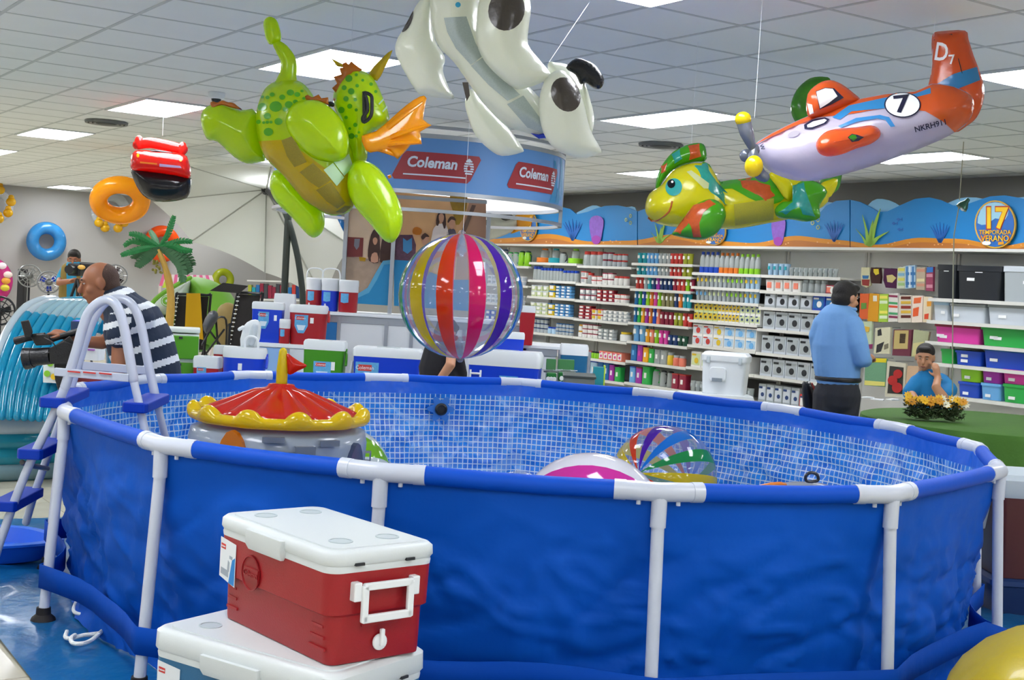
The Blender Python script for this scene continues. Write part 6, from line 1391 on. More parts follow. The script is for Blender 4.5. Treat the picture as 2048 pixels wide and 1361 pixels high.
for i, tp_ in enumerate(tops):
    t = thing('mural_board', ['sea mural board above the shelves, left board beside the booth', 'sea mural board above the shelves, middle board behind the lizard float', 'sea mural board above the shelves, right board with the round emblem'][i], 'mural', PP(tp_[len(tp_)//2][0], 488, WW(DM, 0), NA)); mur.append(t)
    x0_, x1_ = tp_[0][0], tp_[-1][0]
    yb = lambda x: 488+(x-1000)*.006 if x < 1300 else 490+(x-1300)*.007
    flatwall('board', tp_+[(x1_, yb(x1_)+4), (x0_, yb(x0_)+4)], DM, sea, t, .02)
    S_ = []
    n_ = int((x1_-x0_)/12)
    for j in range(n_+1):
        x = x0_+(x1_-x0_)*j/n_; S_.append((x, yb(x)-12-7*sin((x-1280)/42.)-2*sin(x/19.)))
    flatwall('sand', S_+[(x1_, yb(x1_)+4), (x0_, yb(x0_)+4)], DM-.012, sand, t, .01)
    flatwall('sand_edge', [(x, y+9) for x, y in S_]+[(x1_, yb(x1_)+4), (x0_, yb(x0_)+4)], DM-.016, sand2, t, .004)
    m = MB()
    for j in range(14):
        x = x0_+20+(x1_-x0_-40)*random.random(); y = yb(x)-3-6*random.random(); o_ = [PP(x+1.6*cos(a), y+1.4*sin(a), WW(DM-.018, 0), NA) for a in [2*pi*q/8 for q in range(8)]]
        k_ = len(m.v); m.v += [tup(v) for v in o_]; m.face(range(k_, k_+8))
    obj('pebble_print', m, mat('mural_pebble', 'e0a868', .5), t, world=True, kind='stuff')
for pts in ([(1148,430),(1165,420),(1185,411),(1200,414),(1212,424),(1200,436),(1160,440)], [(1240,424),(1255,414),(1270,415),(1270,430)]): flatwall('pale_wave', pts, DM+.015, seal, mur[0], .01, 2)
for pts in ([(1630,430),(1640,412),(1655,404),(1668,410),(1660,430)],): flatwall('pale_wave', pts, DM+.015, seal, mur[1], .01, 2)
for pts in ([(1730,425),(1745,402),(1765,398),(1790,406),(1805,420),(1780,430)], [(1890,412),(1910,400),(1935,395),(1965,398),(1960,412),(1920,420)], [(2020,400),(2048,394),(2070,398),(2070,410)]): flatwall('pale_wave', pts, DM+.015, seal, mur[2], .01, 2)
def weedpx(mu, cx, cy, s_, mt):
    for dx, h_, lean in ((-14, 26, -10), (-6, 48, -6), (3, 40, 4), (10, 58, 10), (16, 22, 20)):
        flatwall('seaweed', [(cx+dx*.3*s_-2.5*s_, cy), (cx+dx*.7*s_-2*s_, cy-h_*.5*s_), (cx+(dx+lean)*s_*.9, cy-h_*s_), (cx+dx*.8*s_+2.5*s_, cy-h_*.45*s_), (cx+dx*.3*s_+3*s_, cy)], DM-.022, mt, mu, .006, 2)
weedpx(mur[2], 1738, 490, 1.25, weed); weedpx(mur[1], 1318, 485, .8, weed)
for mu, cx, cy in ((mur[0], 1145, 482), (mur[1], 1668, 484), (mur[2], 1880, 488), (mur[1], 1440, 484)):
    for j in range(7):
        a = -1.1+.36*j; flatwall('coral_branch', [(cx-2, cy), (cx+14*sin(a)-1.5, cy-24), (cx+22*sin(a), cy-44+8*abs(a)), (cx+14*sin(a)+1.8, cy-23), (cx+2, cy)], DM-.014, weedb, mu, .004)
for mu, cx, cy in ((mur[0], 1192, 486), (mur[1], 1556, 489)):
    flatwall('coral', [(cx-6, cy), (cx-12, cy-22), (cx-13, cy-45), (cx-4, cy-54), (cx+8, cy-53), (cx+15, cy-44), (cx+12, cy-20), (cx+7, cy)], DM-.02, coral, mu, .006, 2); flatwall('coral_root', ell(cx, cy-6, 9, 9, 12), DM-.024, coral2, mu, .004)
for mu, pts in ((mur[0], ((1252, 440), (1261, 432), (1261, 446))), (mur[1], ((1625, 446), (1636, 440), (1636, 455)))):
    for x, y in pts:
        m = MB(); c = PP(x, y, WW(DM-.02, 0), NA); torus(m, c, .022, .005, A, 14, 6); obj('bubble_ring', m, mat('mural_bubble', 'c8cf7a', .5), mu, world=True)
for x, y in ((1797, 439), (1788, 447), (1799, 459)): flatwall('fish_print', [(x-5, y), (x-1, y-3), (x+4, y), (x+7, y-3), (x+7, y+3), (x+4, y), (x-1, y+3)], DM-.014, weedb, mur[2], .003)
def emblem(x, y, rx, ry, label):
    t = thing('round_emblem', label, 'sign', PP(x, y+ry, WW(DM-.05, 0), NA)); fw_ = lambda X, Y_, h=0: PP(X, Y_, WW(DM-.05-h, 0), NA)
    flatwall('rim', ell(x, y, rx, ry, 32), DM-.05, mat('emblem_gold', 'd8a838', .4), t, .02); flatwall('disc', ell(x, y, rx*.93, ry*.94, 32), DM-.054, mat('emblem_blue', '2a6ab8', .4, vary=.3, vscale=8), t, .004)
    flatwall('sky_print', [(x-rx*.85, y-ry*.05), (x-rx*.7, y-ry*.6), (x-rx*.3, y-ry*.88), (x+rx*.3, y-ry*.88), (x+rx*.65, y-ry*.6), (x+rx*.5, y-ry*.2), (x, y-ry*.25), (x-rx*.4, y)], DM-.057, mat('emblem_sky', '9ccce0', .4), t, .003, 2)
    gold = mat('emblem_yellow', 'f0c416', .4); rr = mat('emblem_red', 'c0381c', .4)
    for txt, py, sz, mt_, bd in (('17', y-ry*.22, ry*1.25, rr, .055), ('17', y-ry*.22, ry*1.2, gold, .03), ('TEMPORADA', y+ry*.34, ry*.27, rr, .012), ('TEMPORADA', y+ry*.34, ry*.26, gold, .003), ('VERANO', y+ry*.60, ry*.36, rr, .02), ('VERANO', y+ry*.60, ry*.34, gold, .006)):
        dd = .008 if mt_ is rr else .014
        obj('lettering', text_mb(txt, sz, bd*sz, 0, lambda X, Y_, h=0: fw_(x+X*.9*rx/ry*1.12, py-Y_, dd)), mt_, t, world=True)
    flatwall('tag_print', ell(x-rx*.42, y+ry*.78, rx*.22, ry*.09, 14), DM-.062, tagw, t, .003); flatwall('tag_print', [(x+rx*.15, y+ry*.74), (x+rx*.42, y+ry*.72), (x+rx*.42, y+ry*.84), (x+rx*.15, y+ry*.86)], DM-.062, mat('emblem_orange', 'e09a20', .4), t, .003)
emblem(1990, 449, 41, 48, 'oval blue and gold 17 emblem at the right of the sea mural')
emblem(1427, 463, 24, 28, 'oval 17 emblem mostly hidden behind the lizard float'); emblem(1056, 452, 17, 31, 'oval 17 emblem beside the booth banner')
# ================================================================== LEFT BACKGROUND
NB = B
FWp = lambda x, y, D=27.6: PP(x, y, WW(0, D), NB)
def wallring(label, cx, cy, ro, ri, mt, D=27.55, extra=None):
    c = FWp(cx, cy, D); e = (FWp(cx+ro, cy, D)-c).length; R_ = e*(ro+ri)/2/ro; r_ = e*(ro-ri)/2/ro
    t = thing('swim_ring', label, 'swim ring', c-Z*e); m = MB(); torus(m, c, R_, r_, NB, 40, 12); obj('tube', m, mt, t, smooth=True, world=True)
    return t, c, e
vb = vinyl('ring_blue_print', '3d96d8', vary=.55, vscale=3.2, rough=.12); wallring('blue patterned swim ring on the far grey wall', 93, 483, 40, 15, vb)
vp = vinyl('ring_pink', 'e03a94', rough=.15); t, c, e = wallring('bright pink inflatable disc cut by the left edge on the far wall', -26, 562, 52, 12, vp)
m = MB(); m.ball(c+B*-.05, (e*.9, .12, e*.9), 24, 10, Matrix.Rotation(YA, 3, 'Z')); obj('disc', m, vp, t, smooth=True, world=True)
for dx, dy, col in ((38, 0, 'e8a23a'), (42, -12, 'f0d8d0'), (36, 14, 'd8c83a'), (30, -30, 'f0e0e8')):
    m = MB(); m.ball(FWp(-26+dx, 562+dy, 27.36), (.09, .05, .07), 10, 6, Matrix.Rotation(YA, 3, 'Z')); obj('print_patch', m, mat('ring_patch_'+col, col, .4), t, smooth=True, world=True)
wallring('bright orange swim ring on the far wall behind the fake palm', 324, 488, 36, 14, vinyl('ring_bright_orange', 'f05a10'))
wallring('olive-lime swim ring on the far wall behind the tent', 446, 560, 22, 8, vinyl('ring_lime', 'a8b41c'))
rcl = clear('ring_clear', 'e8eef0', .25)
for lab_, cx, cy, ro, spots in (('clear swim ring with yellow ducks cut by the left edge', -6, 412, 34, ((6, -32), (28, -8), (22, 14), (4, 26))), ('clear swim ring with yellow ducks below the orange ring', 222, 424, 40, ((-24, 22), (-12, 32), (14, 33), (26, 22)))):
    t, c, e = wallring(lab_, cx, cy, ro, ro*.5, rcl)
    for dx, dy in spots:
        p = FWp(cx+dx, cy+dy, 27.35); m = MB(); m.ball(p, (.10, .08, .09), 12, 8); m.ball(p+Z*.09, (.06, .06, .055), 10, 6); m.ball(p+Z*.08-B*.07, (.03, .05, .018), 8, 6); obj('duck', m, vinyl('duck_yellow', 'e8b818'), t, smooth=True, world=True)
# fans
cage = mat('fan_cage', '9a9c9c', .3, metal=.8)
def fan(label, cx, cy, rp, Y, bcol, pole=None, tilt=0, floor=True, dark=False):
    c = PY(cx, cy, Y); r = rp/F*Y; t = thing('pedestal_fan' if floor else 'wall_fan', label, 'fan', (c.x, c.y, 0.0 if floor else c.z-r))
    bm_ = mat('fan_blade_'+bcol, bcol, .3); n = -ray(cx, cy).normalized(); fr_ = Matrix((CR, n.cross(CR), n)).transposed()
    m = MB()
    for k in range(12):
        a = 2*pi*k/12; e = CR*cos(a)+(n.cross(CR))*sin(a); m.tube([c+n*.09, c+e*r*.6+n*.07, c+e*r], .005, 4); m.tube([c+e*r, c+e*r*.6-n*.08, c-n*.09], .005, 4)
    torus(m, c, r, .011, n, 28, 6); torus(m, c+n*.06, r*.66, .005, n, 24, 4); torus(m, c+n*.085, r*.34, .005, n, 20, 4); o = obj('cage', m, cage if not dark else blk, t, smooth=True, world=True); o['kind'] = 'stuff'
    for k in range(3):
        a0_ = 2*pi*k/3+tilt; P = [(r*.16*cos(a0_), r*.16*sin(a0_)), (r*.5*cos(a0_-.30), r*.5*sin(a0_-.30)), (r*.86*cos(a0_-.15), r*.86*sin(a0_-.15)), (r*.86*cos(a0_+.42), r*.86*sin(a0_+.42)), (r*.45*cos(a0_+.6), r*.45*sin(a0_+.6))]
        m = MB(); m.prism(P, c+n*0, CR, n.cross(CR), .012); obj('blade', m, bm_, t, world=True)
    m = MB(); m.ball(c+n*.03, .045, 12, 8); m.tube([c, c-n*.2], [.05, .06], 10); hb_ = obj('motor', m, blk if not dark else bm_, t, smooth=True, world=True)
    if floor:
        m = MB(); q = c-n*.14; m.tube([q, Vector((q.x, q.y, .03))], .018, 8); obj('pole', m, blk, t, smooth=True, world=True)
        m = MB(); m.lathe([(.2, 0), (.2, .015), (.05, .04)], 18, (q.x, q.y, .002)); obj('base', m, blk, t, smooth=True, world=True)
fan('grey stand fan with metal blades next to the black column', 59, 552, 22, 20, 'a8aaa8', tilt=.8)
fan('clear-caged stand fan with royal blue blades', 98, 565, 22, 19, '1c3ab0', tilt=.4)
fan('stand fan with thin cage right behind the far cameraman', 148, 542, 20, 21, 'c8cccc')
fan('stand fan with black and pink blades behind the striped-shirt man', 232, 552, 22, 19.5, '2a1a22', tilt=1.2)
fan('large black floor fan at the left edge above the blue slide', 0, 622, 28, 13, '3a3c3c', dark=True)
m = MB(); p = PY(45, 560, 20.3); m.box((p.x, p.y, .70), (.12, .14, 1.40)); o = obj('speaker_column', m, mat('column_black', '1c1c20', .5), world=True, bevel=.02); tag(o, 'tall black column standing behind the grey stand fan', 'speaker')
# fake palm
t = thing('fake_palm', 'artificial palm tree with dark green leaves and thin bamboo trunk', 'plant', (PY(340, 640, 14.0).x, 14.0, 0))
YPm = 14.0; trunk_m = mat('palm_trunk', 'b8923c', .6, vary=.15, vscale=20)
b0 = PY(338, 640, YPm); m = MB(); m.tube(catmull([Vector((b0.x, YPm, .05)), Vector((b0.x-.005, YPm, .7)), PY(342, 600, YPm), PY(332, 540, YPm), PY(316, 500, YPm)], 4, False), [.045]*8+[.04]*4+[.03]*4+[.028], 10); obj('trunk', m, trunk_m, t, smooth=True, world=True)
m = MB(); m.lathe([(.2, 0), (.2, .03), (.12, .05), (.05, .08)], 18, (b0.x, YPm, 0)); obj('base', m, blk, t, smooth=True, world=True)
lf = [mat('palm_leaf', '1c7a3c', .55, vary=.2, vscale=5), mat('palm_leaf_dark', '2c5a34', .6, vary=.2, vscale=5)]
cx, cy = 318, 494
for i, (pts, dY, mi) in enumerate((([(cx, cy), (335, 470), (342, 450), (348, 432)], .0, 0), ([(cx, cy), (295, 480), (275, 470), (258, 468)], -.1, 0), ([(cx, cy), (290, 488), (265, 482), (248, 492)], .1, 0), ([(cx, cy), (285, 498), (262, 504), (242, 511)], -.15, 0),
      ([(cx, cy), (340, 488), (362, 482), (384, 484)], .05, 0), ([(cx, cy), (345, 492), (365, 500), (384, 502)], -.1, 0), ([(cx, cy), (355, 500), (375, 515), (386, 532)], .15, 1), ([(cx, cy), (300, 510), (285, 522), (275, 535)], -.25, 1), ([(cx, cy), (345, 512), (362, 532), (366, 565)], -.3, 1), ([(cx, cy), (355, 510), (372, 530), (380, 546)], -.15, 1), ([(cx, cy), (300, 500), (272, 505), (268, 518)], .1, 1), ([(cx, cy), (312, 482), (306, 472), (300, 462)], .3, 0))):
    P = catmull([PY(x, y, YPm+dY*k/3) for k, (x, y) in enumerate(pts)], 4, False); m = MB(); N = len(P)
    wd = .062 if mi else .036
    for k in range(N-1):      # toothed leaflets on both sides of the rib
        d = (P[k+1]-P[k]); s_ = d.cross(CW).normalized(); f_ = sin(pi*(k+.8)/N)**.5
        for sg_ in (1, -1):
            o_ = len(m.v); m.v += [tup(P[k]), tup(P[k+1]), tup(P[k+1]+d*.35+s_*sg_*wd*f_+CW*.01), tup(P[k]+d*.45+s_*sg_*wd*f_*.85+CW*.012)]; m.face((o_, o_+1, o_+2, o_+3))
    m.tube(P, .006, 5); o = obj('leaf', m, lf[mi], t, world=True); so_ = o.modifiers.new('thick', 'SOLIDIFY'); so_.thickness = .006
m = MB()
for k in range(26): m.ball(PY(305+28*random.random(), 520+28*random.random(), YPm+.1*random.random()), .012+.008*random.random(), 6, 4)
o = obj('seed_cluster', m, mat('palm_seeds', '8f8a3a', .7), t, smooth=True, world=True); o['kind'] = 'stuff'
# tent
t = thing('camping_tent', 'green and white dome tent behind the fake palm and loungers', 'tent', PY(390, 690, 18))
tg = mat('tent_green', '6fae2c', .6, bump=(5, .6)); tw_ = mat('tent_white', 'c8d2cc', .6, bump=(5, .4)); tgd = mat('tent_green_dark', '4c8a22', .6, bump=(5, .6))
Pil([(285,640),(300,605),(330,580),(380,558),(376,600),(372,628),(330,632),(300,650)], 18, .5, step=5).build('flap', tw_, t)
Pil([(378,557),(420,560),(455,580),(474,610),(478,640),(465,680),(380,700),(372,640),(376,600)], 18.2, .6, step=5).build('canopy', tg, t)
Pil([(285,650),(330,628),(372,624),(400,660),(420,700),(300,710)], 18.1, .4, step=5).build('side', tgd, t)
obj('pole_sleeve', pxtube([(282, 640, 17.6), (310, 600, 17.6), (345, 575, 17.6), (380, 556, 17.6)], .03, 8), tg, t, smooth=True, world=True); p = (333, 602)
m = MB(); torus(m, PY(333, 602, 17.4), .07, .006, -CW, 18, 5); torus(m, PY(333, 602, 17.4), .035, .02, -CW, 10, 5); obj('printed_mark', m, tg, t, smooth=True, world=True)
t = thing('play_canopy', 'pink and white striped canopy roof behind the tent', 'canopy', PY(370, 575, 20)); pk = mat('canopy_pink', 'e46a9c', .6); wp = mat('canopy_white', 'e8d8dc', .6)
for i in range(16):
    u0, u1 = i/16, (i+1)/16; tl_, tr_ = (325+98*u0, 549+2*u0), (325+98*u1, 549+2*u1); bl_, br_ = (318+112*u0, 572+0*u0), (318+112*u1, 572)
    flatpx('stripe', [tl_, tr_, br_, bl_], 20, pk if i % 2 == 0 else wp, t, .03)
for x_ in (320, 428): m = MB(); a_ = PY(x_, 570, 20.05); m.tube([a_, Vector((a_.x, a_.y, 0))], .02, 8); obj('post', m, wp, t, smooth=True, world=True)
flatpx('lime_side', [(330, 560), (342, 562), (336, 576), (324, 576)], 19.9, mat('canopy_lime', 'c8d83c', .6), t, .03)
# loungers
lb_ = mat('lounger_mesh_black', '1d1a1a', .7, bump=(120, .4))
def lounger(label, back, Y, towel=None, hood=None):
    t = thing('lounger', label, 'lounger', (PY(back[3][0], 640, Y).x, Y, 0)); P = back
    flatpx('fabric', [(P[0][0]+4, P[0][1]+3), (P[1][0]-4, P[1][1]+3), (P[2][0]-3, P[2][1]), (P[3][0]+3, P[3][1])], Y, lb_, t, .02)
    obj('frame', pxtube([(P[3][0], P[3][1], Y-.02), (P[0][0], P[0][1]+6, Y-.02), (P[0][0]+7, P[0][1], Y-.02), (P[1][0]-7, P[1][1], Y-.02), (P[1][0], P[1][1]+6, Y-.02), (P[2][0], P[2][1], Y-.02)], .016, 8), blk, t, smooth=True, world=True)
    m = MB()
    for k in range(12):
        f_ = k/12; x = P[0][0]+(P[3][0]-P[0][0])*f_+2.5; y = P[0][1]+8+(P[3][1]-P[0][1]-8)*f_; m.box(PY(x, y, Y-.03), (.03, .01, .012))
    o = obj('lacing', m, tagw, t, world=True); o['kind'] = 'stuff'
    for x_ in (P[3][0], P[2][0]):
        a_ = PY(x_, P[3][1], Y); m = MB(); m.tube([a_, Vector((a_.x+.25, a_.y+.3, .02))], .014, 8); obj('leg', m, blk, t, smooth=True, world=True); m = MB(); m.tube([a_, Vector((a_.x-.1, a_.y-.35, .02))], .014, 8); obj('leg', m, blk, t, smooth=True, world=True)
        m = MB(); m.tube([a_+Z*.25, a_+Z*.28-Y_*.4+X_*.1, a_-Z*.05-Y_*.4+X_*.1], .014, 8); obj('armrest', m, blk, t, smooth=True, world=True)
    if hood: flatpx('sunshade', hood, Y-.1, lb_, t, .03)
lounger('black reclining lounger with a yellow towel over it', [(352, 589), (421, 591), (408, 700), (338, 700)], 15)
o = flatpx('towel', [(373, 587), (400, 587), (406, 680), (369, 672)], 14.9, mat('towel_yellow', 'd9a80c', .85, bump=(60, .3)), None, .02); tag(o, 'yellow towel draped over the black lounger', 'towel')
lounger('black reclining lounger with square sunshade left of the blue cooler', [(474, 586), (525, 588), (505, 696), (455, 696)], 14.3, hood=[(419, 582), (446, 566), (496, 572), (478, 587)])
# folding chair parts and helmet-like bag between the loungers
t = thing('camp_chair', 'black folding camp chair between the two loungers', 'chair', PY(440, 720, 14.5))
for pts in ([(432, 636), (452, 640), (452, 700)], [(404, 690), (432, 640)], [(432, 640), (436, 700)], [(410, 650), (448, 700)], [(448, 660), (412, 708)]): m = pxtube([(x, y, 14.5+.1*k) for k, (x, y) in enumerate(pts)], .012, 8); obj('frame_tube', m, blk, t, smooth=True, world=True)
Pil([(405, 650), (418, 625), (432, 622), (437, 636), (425, 655), (412, 668)], 14.4, .12, sm=2).build('seat_bag', mat('bag_grey', '3c424c', .4), t)
o = obj('log_stool', pxtube([(456, 628, 15.0), (457, 660, 15.0), (458, 690, 15.0)], .13, 14), mat('stool_wood', '9c8650', .6, vary=.2), smooth=True, world=True); tag(o, 'tan round stool between the lounger and the camp chair', 'stool')
# drawers
t = thing('drawer_tower', 'green plastic drawer tower with white top behind the striped-shirt man', 'drawers', (PY(350, 700, 11.4).x, 11.55, 0), .24); gm_ = mat('drawer_green', '4f9a12', .35)
a_, b_ = PY(318, 660, 11.4), PY(390, 660, 11.4); w_ = b_.x-a_.x; zt_ = PY(350, 656, 11.4).z
tc_ = (a_.x+b_.x)/2-PY(350, 700, 11.4).x
m = MB(); m.box((tc_, 0, zt_/2-.02), (w_, .3, zt_-.06)); obj('body', m, mat('drawer_white', 'dfe6e2', .4), t, bevel=.01)
m = MB(); m.box((tc_, 0, zt_-.02), (w_*1.03, .33, .04)); obj('top', m, mat('drawer_white', 'dfe6e2', .4), t, bevel=.01)
hh_ = (zt_-.1)/4
for k in range(4):
    m = MB(); m.box((tc_, -.165, .05+hh_*(k+.5)), (w_*.98, .04, hh_*.86)); d_ = obj('drawer', m, gm_, t, bevel=.006)
    m = MB(); m.box((tc_, -.19, .05+hh_*(k+.5)+hh_*.36), (w_*.1, .02, .02)); obj('handle', m, dark_ink, d_)
# distant shelf with toys
t = thing('wall_shelf', 'distant white shelf of colourful boxed goods behind the parasol pole', 'shelf', PY(550, 620, 22))
sc_ = ['8e1e3c', '16386e', '3c3c44', '1c9aa8', '6a6e74', 'c23a34', '1668a8', 'c8d0d8', '2a4a8e', '9aa02a']
flatpx('board', [(494, 560), (600, 563), (600, 566), (494, 563)], 22, shelf_m, t, .3); flatpx('board', [(494, 598), (600, 600), (600, 603), (494, 601)], 22, shelf_m, t, .3)
for i in range(13):
    x0_ = 496+8*i; h_ = random.randint(20, 32)
    o = flatpx('boxed_goods', [(x0_, 597-h_), (x0_+7, 597-h_+.4), (x0_+7, 597.5), (x0_, 597)], 22.05, pm(random.choice(sc_)), None, .15); tag(o, 'small %s box on the distant shelf behind the parasol, column %s from its left end' % (CN.get(o.data.materials[0].name[8:], 'grey'), ['first', 'second', 'third', 'fourth', 'fifth', 'sixth', 'seventh', 'eighth', 'ninth', 'tenth', 'eleventh', 'twelfth', 'last'][i]), 'box', 'boxed goods on the distant shelf')
# ---- parasol
t = thing('cantilever_parasol', 'huge tilted white cantilever parasol standing left of the booth', 'parasol', (PY(570, 600, 16.6).x, 16.6, 0)); cv_ = mat('parasol_canvas', 'dfe1dc', .8, bump=(3, .25)); nt = cv_.node_tree
tb_ = nd(nt, 'ShaderNodeBsdfTranslucent'); tb_.inputs[0].default_value = (*lin('dfe1dc'), 1); mxs = nd(nt, 'ShaderNodeMixShader'); mxs.inputs[0].default_value = .45
on_ = [n for n in nt.nodes if n.type == 'OUTPUT_MATERIAL'][0]; nt.links.new(nt.nodes['Principled BSDF'].outputs[0], mxs.inputs[1]); nt.links.new(tb_.outputs[0], mxs.inputs[2]); nt.links.new(mxs.outputs[0], on_.inputs[0])
hub = PY(534, 380, 18.0)
cor = [(306, 404, 16.9), (383, 335, 15.6), (543, 336, 15.2), (660, 400, 15.8), (702, 492, 16.8), (650, 606, 17.4), (531, 546, 17.7), (384, 484, 17.4)]
CP = [PY(*q) for q in cor]
for k in range(8):
    a_, b_ = CP[k], CP[(k+1) % 8]; m = MB(); n_ = 10; g = []
    for i in range(n_+1):
        r_ = i/n_; row_ = []
        for j in range(n_+1):
            s_ = j/n_; p = hub.lerp(a_, r_).lerp(hub.lerp(b_, r_), s_); p = p-(CW)*0+Z*0+(Vector((.1, 1, -.3)).normalized())*(-.10*sin(pi*s_)*r_)*1.0
            p = p+(hub-p).normalized()*.03*sin(pi*s_)*r_
            row_.append(p)
        g.append(row_)
    m.loops(g, False, (False, False)); o = obj('canvas_panel', m, cv_, t, smooth=True, world=True, sharp=0)
    m = MB(); m.tube([hub-CW*.04, a_-CW*.04], .010, 6); obj('rib', m, mat('rib_grey', 'a8aaa2', .5), t, smooth=True, world=True)
m = MB(); m.tube([hub-CW*.16, hub+CW*.02], [.05, .09], 12); obj('hub', m, blk, t, smooth=True, world=True)
Yq = 16.6; pb_ = PY(569, 580, Yq)
m = MB(); m.tube([PY(577, 424, Yq), PY(573, 500, Yq), PY(569, 580, Yq), Vector((pb_.x-.02, Yq, .05))], .045, 10); obj('pole', m, mat('pole_dark', '2f3a38', .4), t, smooth=True, world=True)
obj('curved_arm', pxtube([(566, 415, 16.9), (576, 440, Yq), (588, 482, Yq), (598, 530, Yq), (605, 590, Yq), (604, 640, Yq)], .04, 10), mat('pole_dark', '2f3a38', .4), t, smooth=True, world=True)
obj('arm', pxtube([(535, 382, 17.7), (552, 400, 17.2), (566, 415, 16.9)], .035, 10), blk, t, smooth=True, world=True)
m = MB(); m.lathe([(.45, 0), (.45, .06), (.1, .08)], 20, (pb_.x, Yq, .0)); obj('base', m, blk, t, smooth=True, world=True)
# ---- cow float seen past the booth
t = thing('cow_float', 'white inflatable with dark patches and yellow fins beside the booth', 'inflatable', PY(1010, 480, 15.5))
Pil([(972,435),(1000,425),(1030,428),(1045,440),(1030,460),(1000,474),(972,478)], 15.5, .18, step=4).build('body', vinyl('cow_white', 'd8dcd4'), t)
Pil([(1002,426),(1022,428),(1026,436),(1012,442),(1000,436)], 15.3, .05, sm=2, step=3).build('patch', vinyl('cow_patch', '3a3634'), t); Pil([(972,440),(980,442),(978,452),(971,450)], 15.3, .05, sm=2, step=3).build('patch', vinyl('cow_patch', '3a3634'), t)
Pil([(1030,432),(1050,424),(1066,432),(1060,452),(1040,462),(1020,468),(1034,452)], 15.4, .1, sm=2, step=4).build('fin', vinyl('cow_fin', 'f0b428'), t)
# blue float left of the booth
t = thing('blue_float', 'blue inflatable with orange base seen between parasol and booth', 'inflatable', PY(668, 470, 19)); Pil([(652,432),(668,428),(686,434),(688,462),(680,476),(664,466)], 19, .15, sm=2, step=4).build('body', vinyl('float_blue', '1c78c0'), t); Pil([(672,470),(690,466),(690,484),(680,482)], 18.9, .08, sm=2, step=3).build('base_lobe', vinyl('float_orange2', 'e08a2c'), t)
# ---- inflatable slide and paddling pool
sl = clear('slide_clear', 'bcdfe8', .45, .08); sc2 = vinyl('slide_cyan', '18a4cc', rough=.1, bump=(16, .35), coat=.6); sw = vinyl('slide_white', 'cfdde4', rough=.15)
t = thing('inflatable_slide', 'ribbed clear and cyan inflatable water slide behind the pool ladder', 'slide', PY(60, 830, 9.0))
left = [(112, 604, 9.9), (84, 607, 9.75), (55, 622, 9.6), (28, 655, 9.4), (6, 700, 9.2), (-10, 760, 9.0), (-18, 832, 8.85)]
right = [(232, 603, 9.9), (220, 612, 9.75), (203, 640, 9.6), (186, 680, 9.4), (160, 730, 9.2), (132, 780, 9.0), (116, 838, 8.85)]
nr = 9
for k in range(nr):
    f_ = (k+.5)/nr; P = [PY(*[l*(1-f_)+r*f_ for l, r in zip(a_, b_)]) for a_, b_ in zip(left, right)]
    rr_ = [ (PY(*right[i])-PY(*left[i])).length/nr*.56 for i in range(7)]
    PPc = catmull(P, 4, False); RRc = []
    for i in range(6): RRc += [rr_[i]+(rr_[i+1]-rr_[i])*j/4 for j in range(4)]
    RRc.append(rr_[6]); cut = 9
    m = MB(); cap(m, PPc[:cut+1], RRc[:cut+1], 10); obj('rib_tube', m, sw if k in (0,) else sl, t, smooth=True, world=True, sharp=0)
    m = MB(); cap(m, PPc[cut:], RRc[cut:], 10); obj('rib_tube', m, sc2, t, smooth=True, world=True, sharp=0)
m = MB(); cap(m, catmull([PY(x-3, y-2, Y_v+.05) for x, y, Y_v in left], 4, False), [.045]*25, 12); obj('side_tube', m, sw, t, smooth=True, world=True)
obj('back_arch', pxtube([(60, 660, 10.3), (115, 632, 10.3), (190, 630, 10.3), (240, 660, 10.3), (250, 760, 10.3), (250, 850, 10.3)], .14, 14), sc2, t, smooth=True, world=True)
t = thing('paddling_pool', 'round aqua and white inflatable paddling pool at the left edge', 'paddling pool', (-4.25, 10.25, .004)); aq = vinyl('paddle_aqua', '2f9fb4', rough=.12, vary=.1); aw = vinyl('paddle_white', 'c4d0d6', rough=.15); aq2 = vinyl('paddle_grey', '8fb0b8', rough=.15)
for z_, mt_ in ((.065, aq2), (.17, aq), (.28, aq), (.385, aw)): m = MB(); torus(m, (0, 0, z_), 1.38, .068, Z, 64, 12, flat=1.0); obj('ring_tube', m, mt_, t, smooth=True)
m = MB(); m.lathe([(1.36, .03), (.02, .035)], 40, cap=(False, True)); obj('pool_floor', m, aq, t, smooth=True)
# goods between slide and ladder
def sbox(name, label, cat, x0, x1, y0, y1, Y, dep, mt, base=None, parts=()):
    a_, b_ = PY(x0, y1, Y), PY(x1, y1, Y); zt_ = PY((x0+x1)/2, y0, Y).z; zb_ = (a_.z+b_.z)/2 if base is None else base
    t = thing(name, label, cat, ((a_.x+b_.x)/2, Y+dep/2, zb_)); w_ = b_.x-a_.x; h_ = zt_-zb_
    m = MB(); m.rbox([(w_*.95, dep*.95, 0, .02), (w_, dep, h_*.96, .02), (w_*.96, dep*.96, h_, .02)], n=3); obj('body', m, mt, t, smooth=True)
    for nm_, fx, fz, fw2, fh, m2 in parts: m = MB(); m.box((fx*w_, -dep/2-.006, fz*h_), (fw2*w_, .02, fh*h_)); obj(nm_, m, m2, t, bevel=.003)
    return t
tn = sbox('plinth', 'low white plinth under the goods beside the slide', 'table', 150, 300, 770, 792, 8.95, .35, boothw, base=0)
zpl = PY(200, 772, 8.95).z
sbox('white_cooler', 'small white cooler with purple badge behind the pool ladder', 'cooler', 152, 197, 682, 740, 9.1, .16, cmat('white'), base=zpl+.16, parts=(('badge', .15, .55, .3, .08, mat('badge_purple', 'a05ab8', .5)), ('handle', 0, .8, .5, .06, lid_gray)))
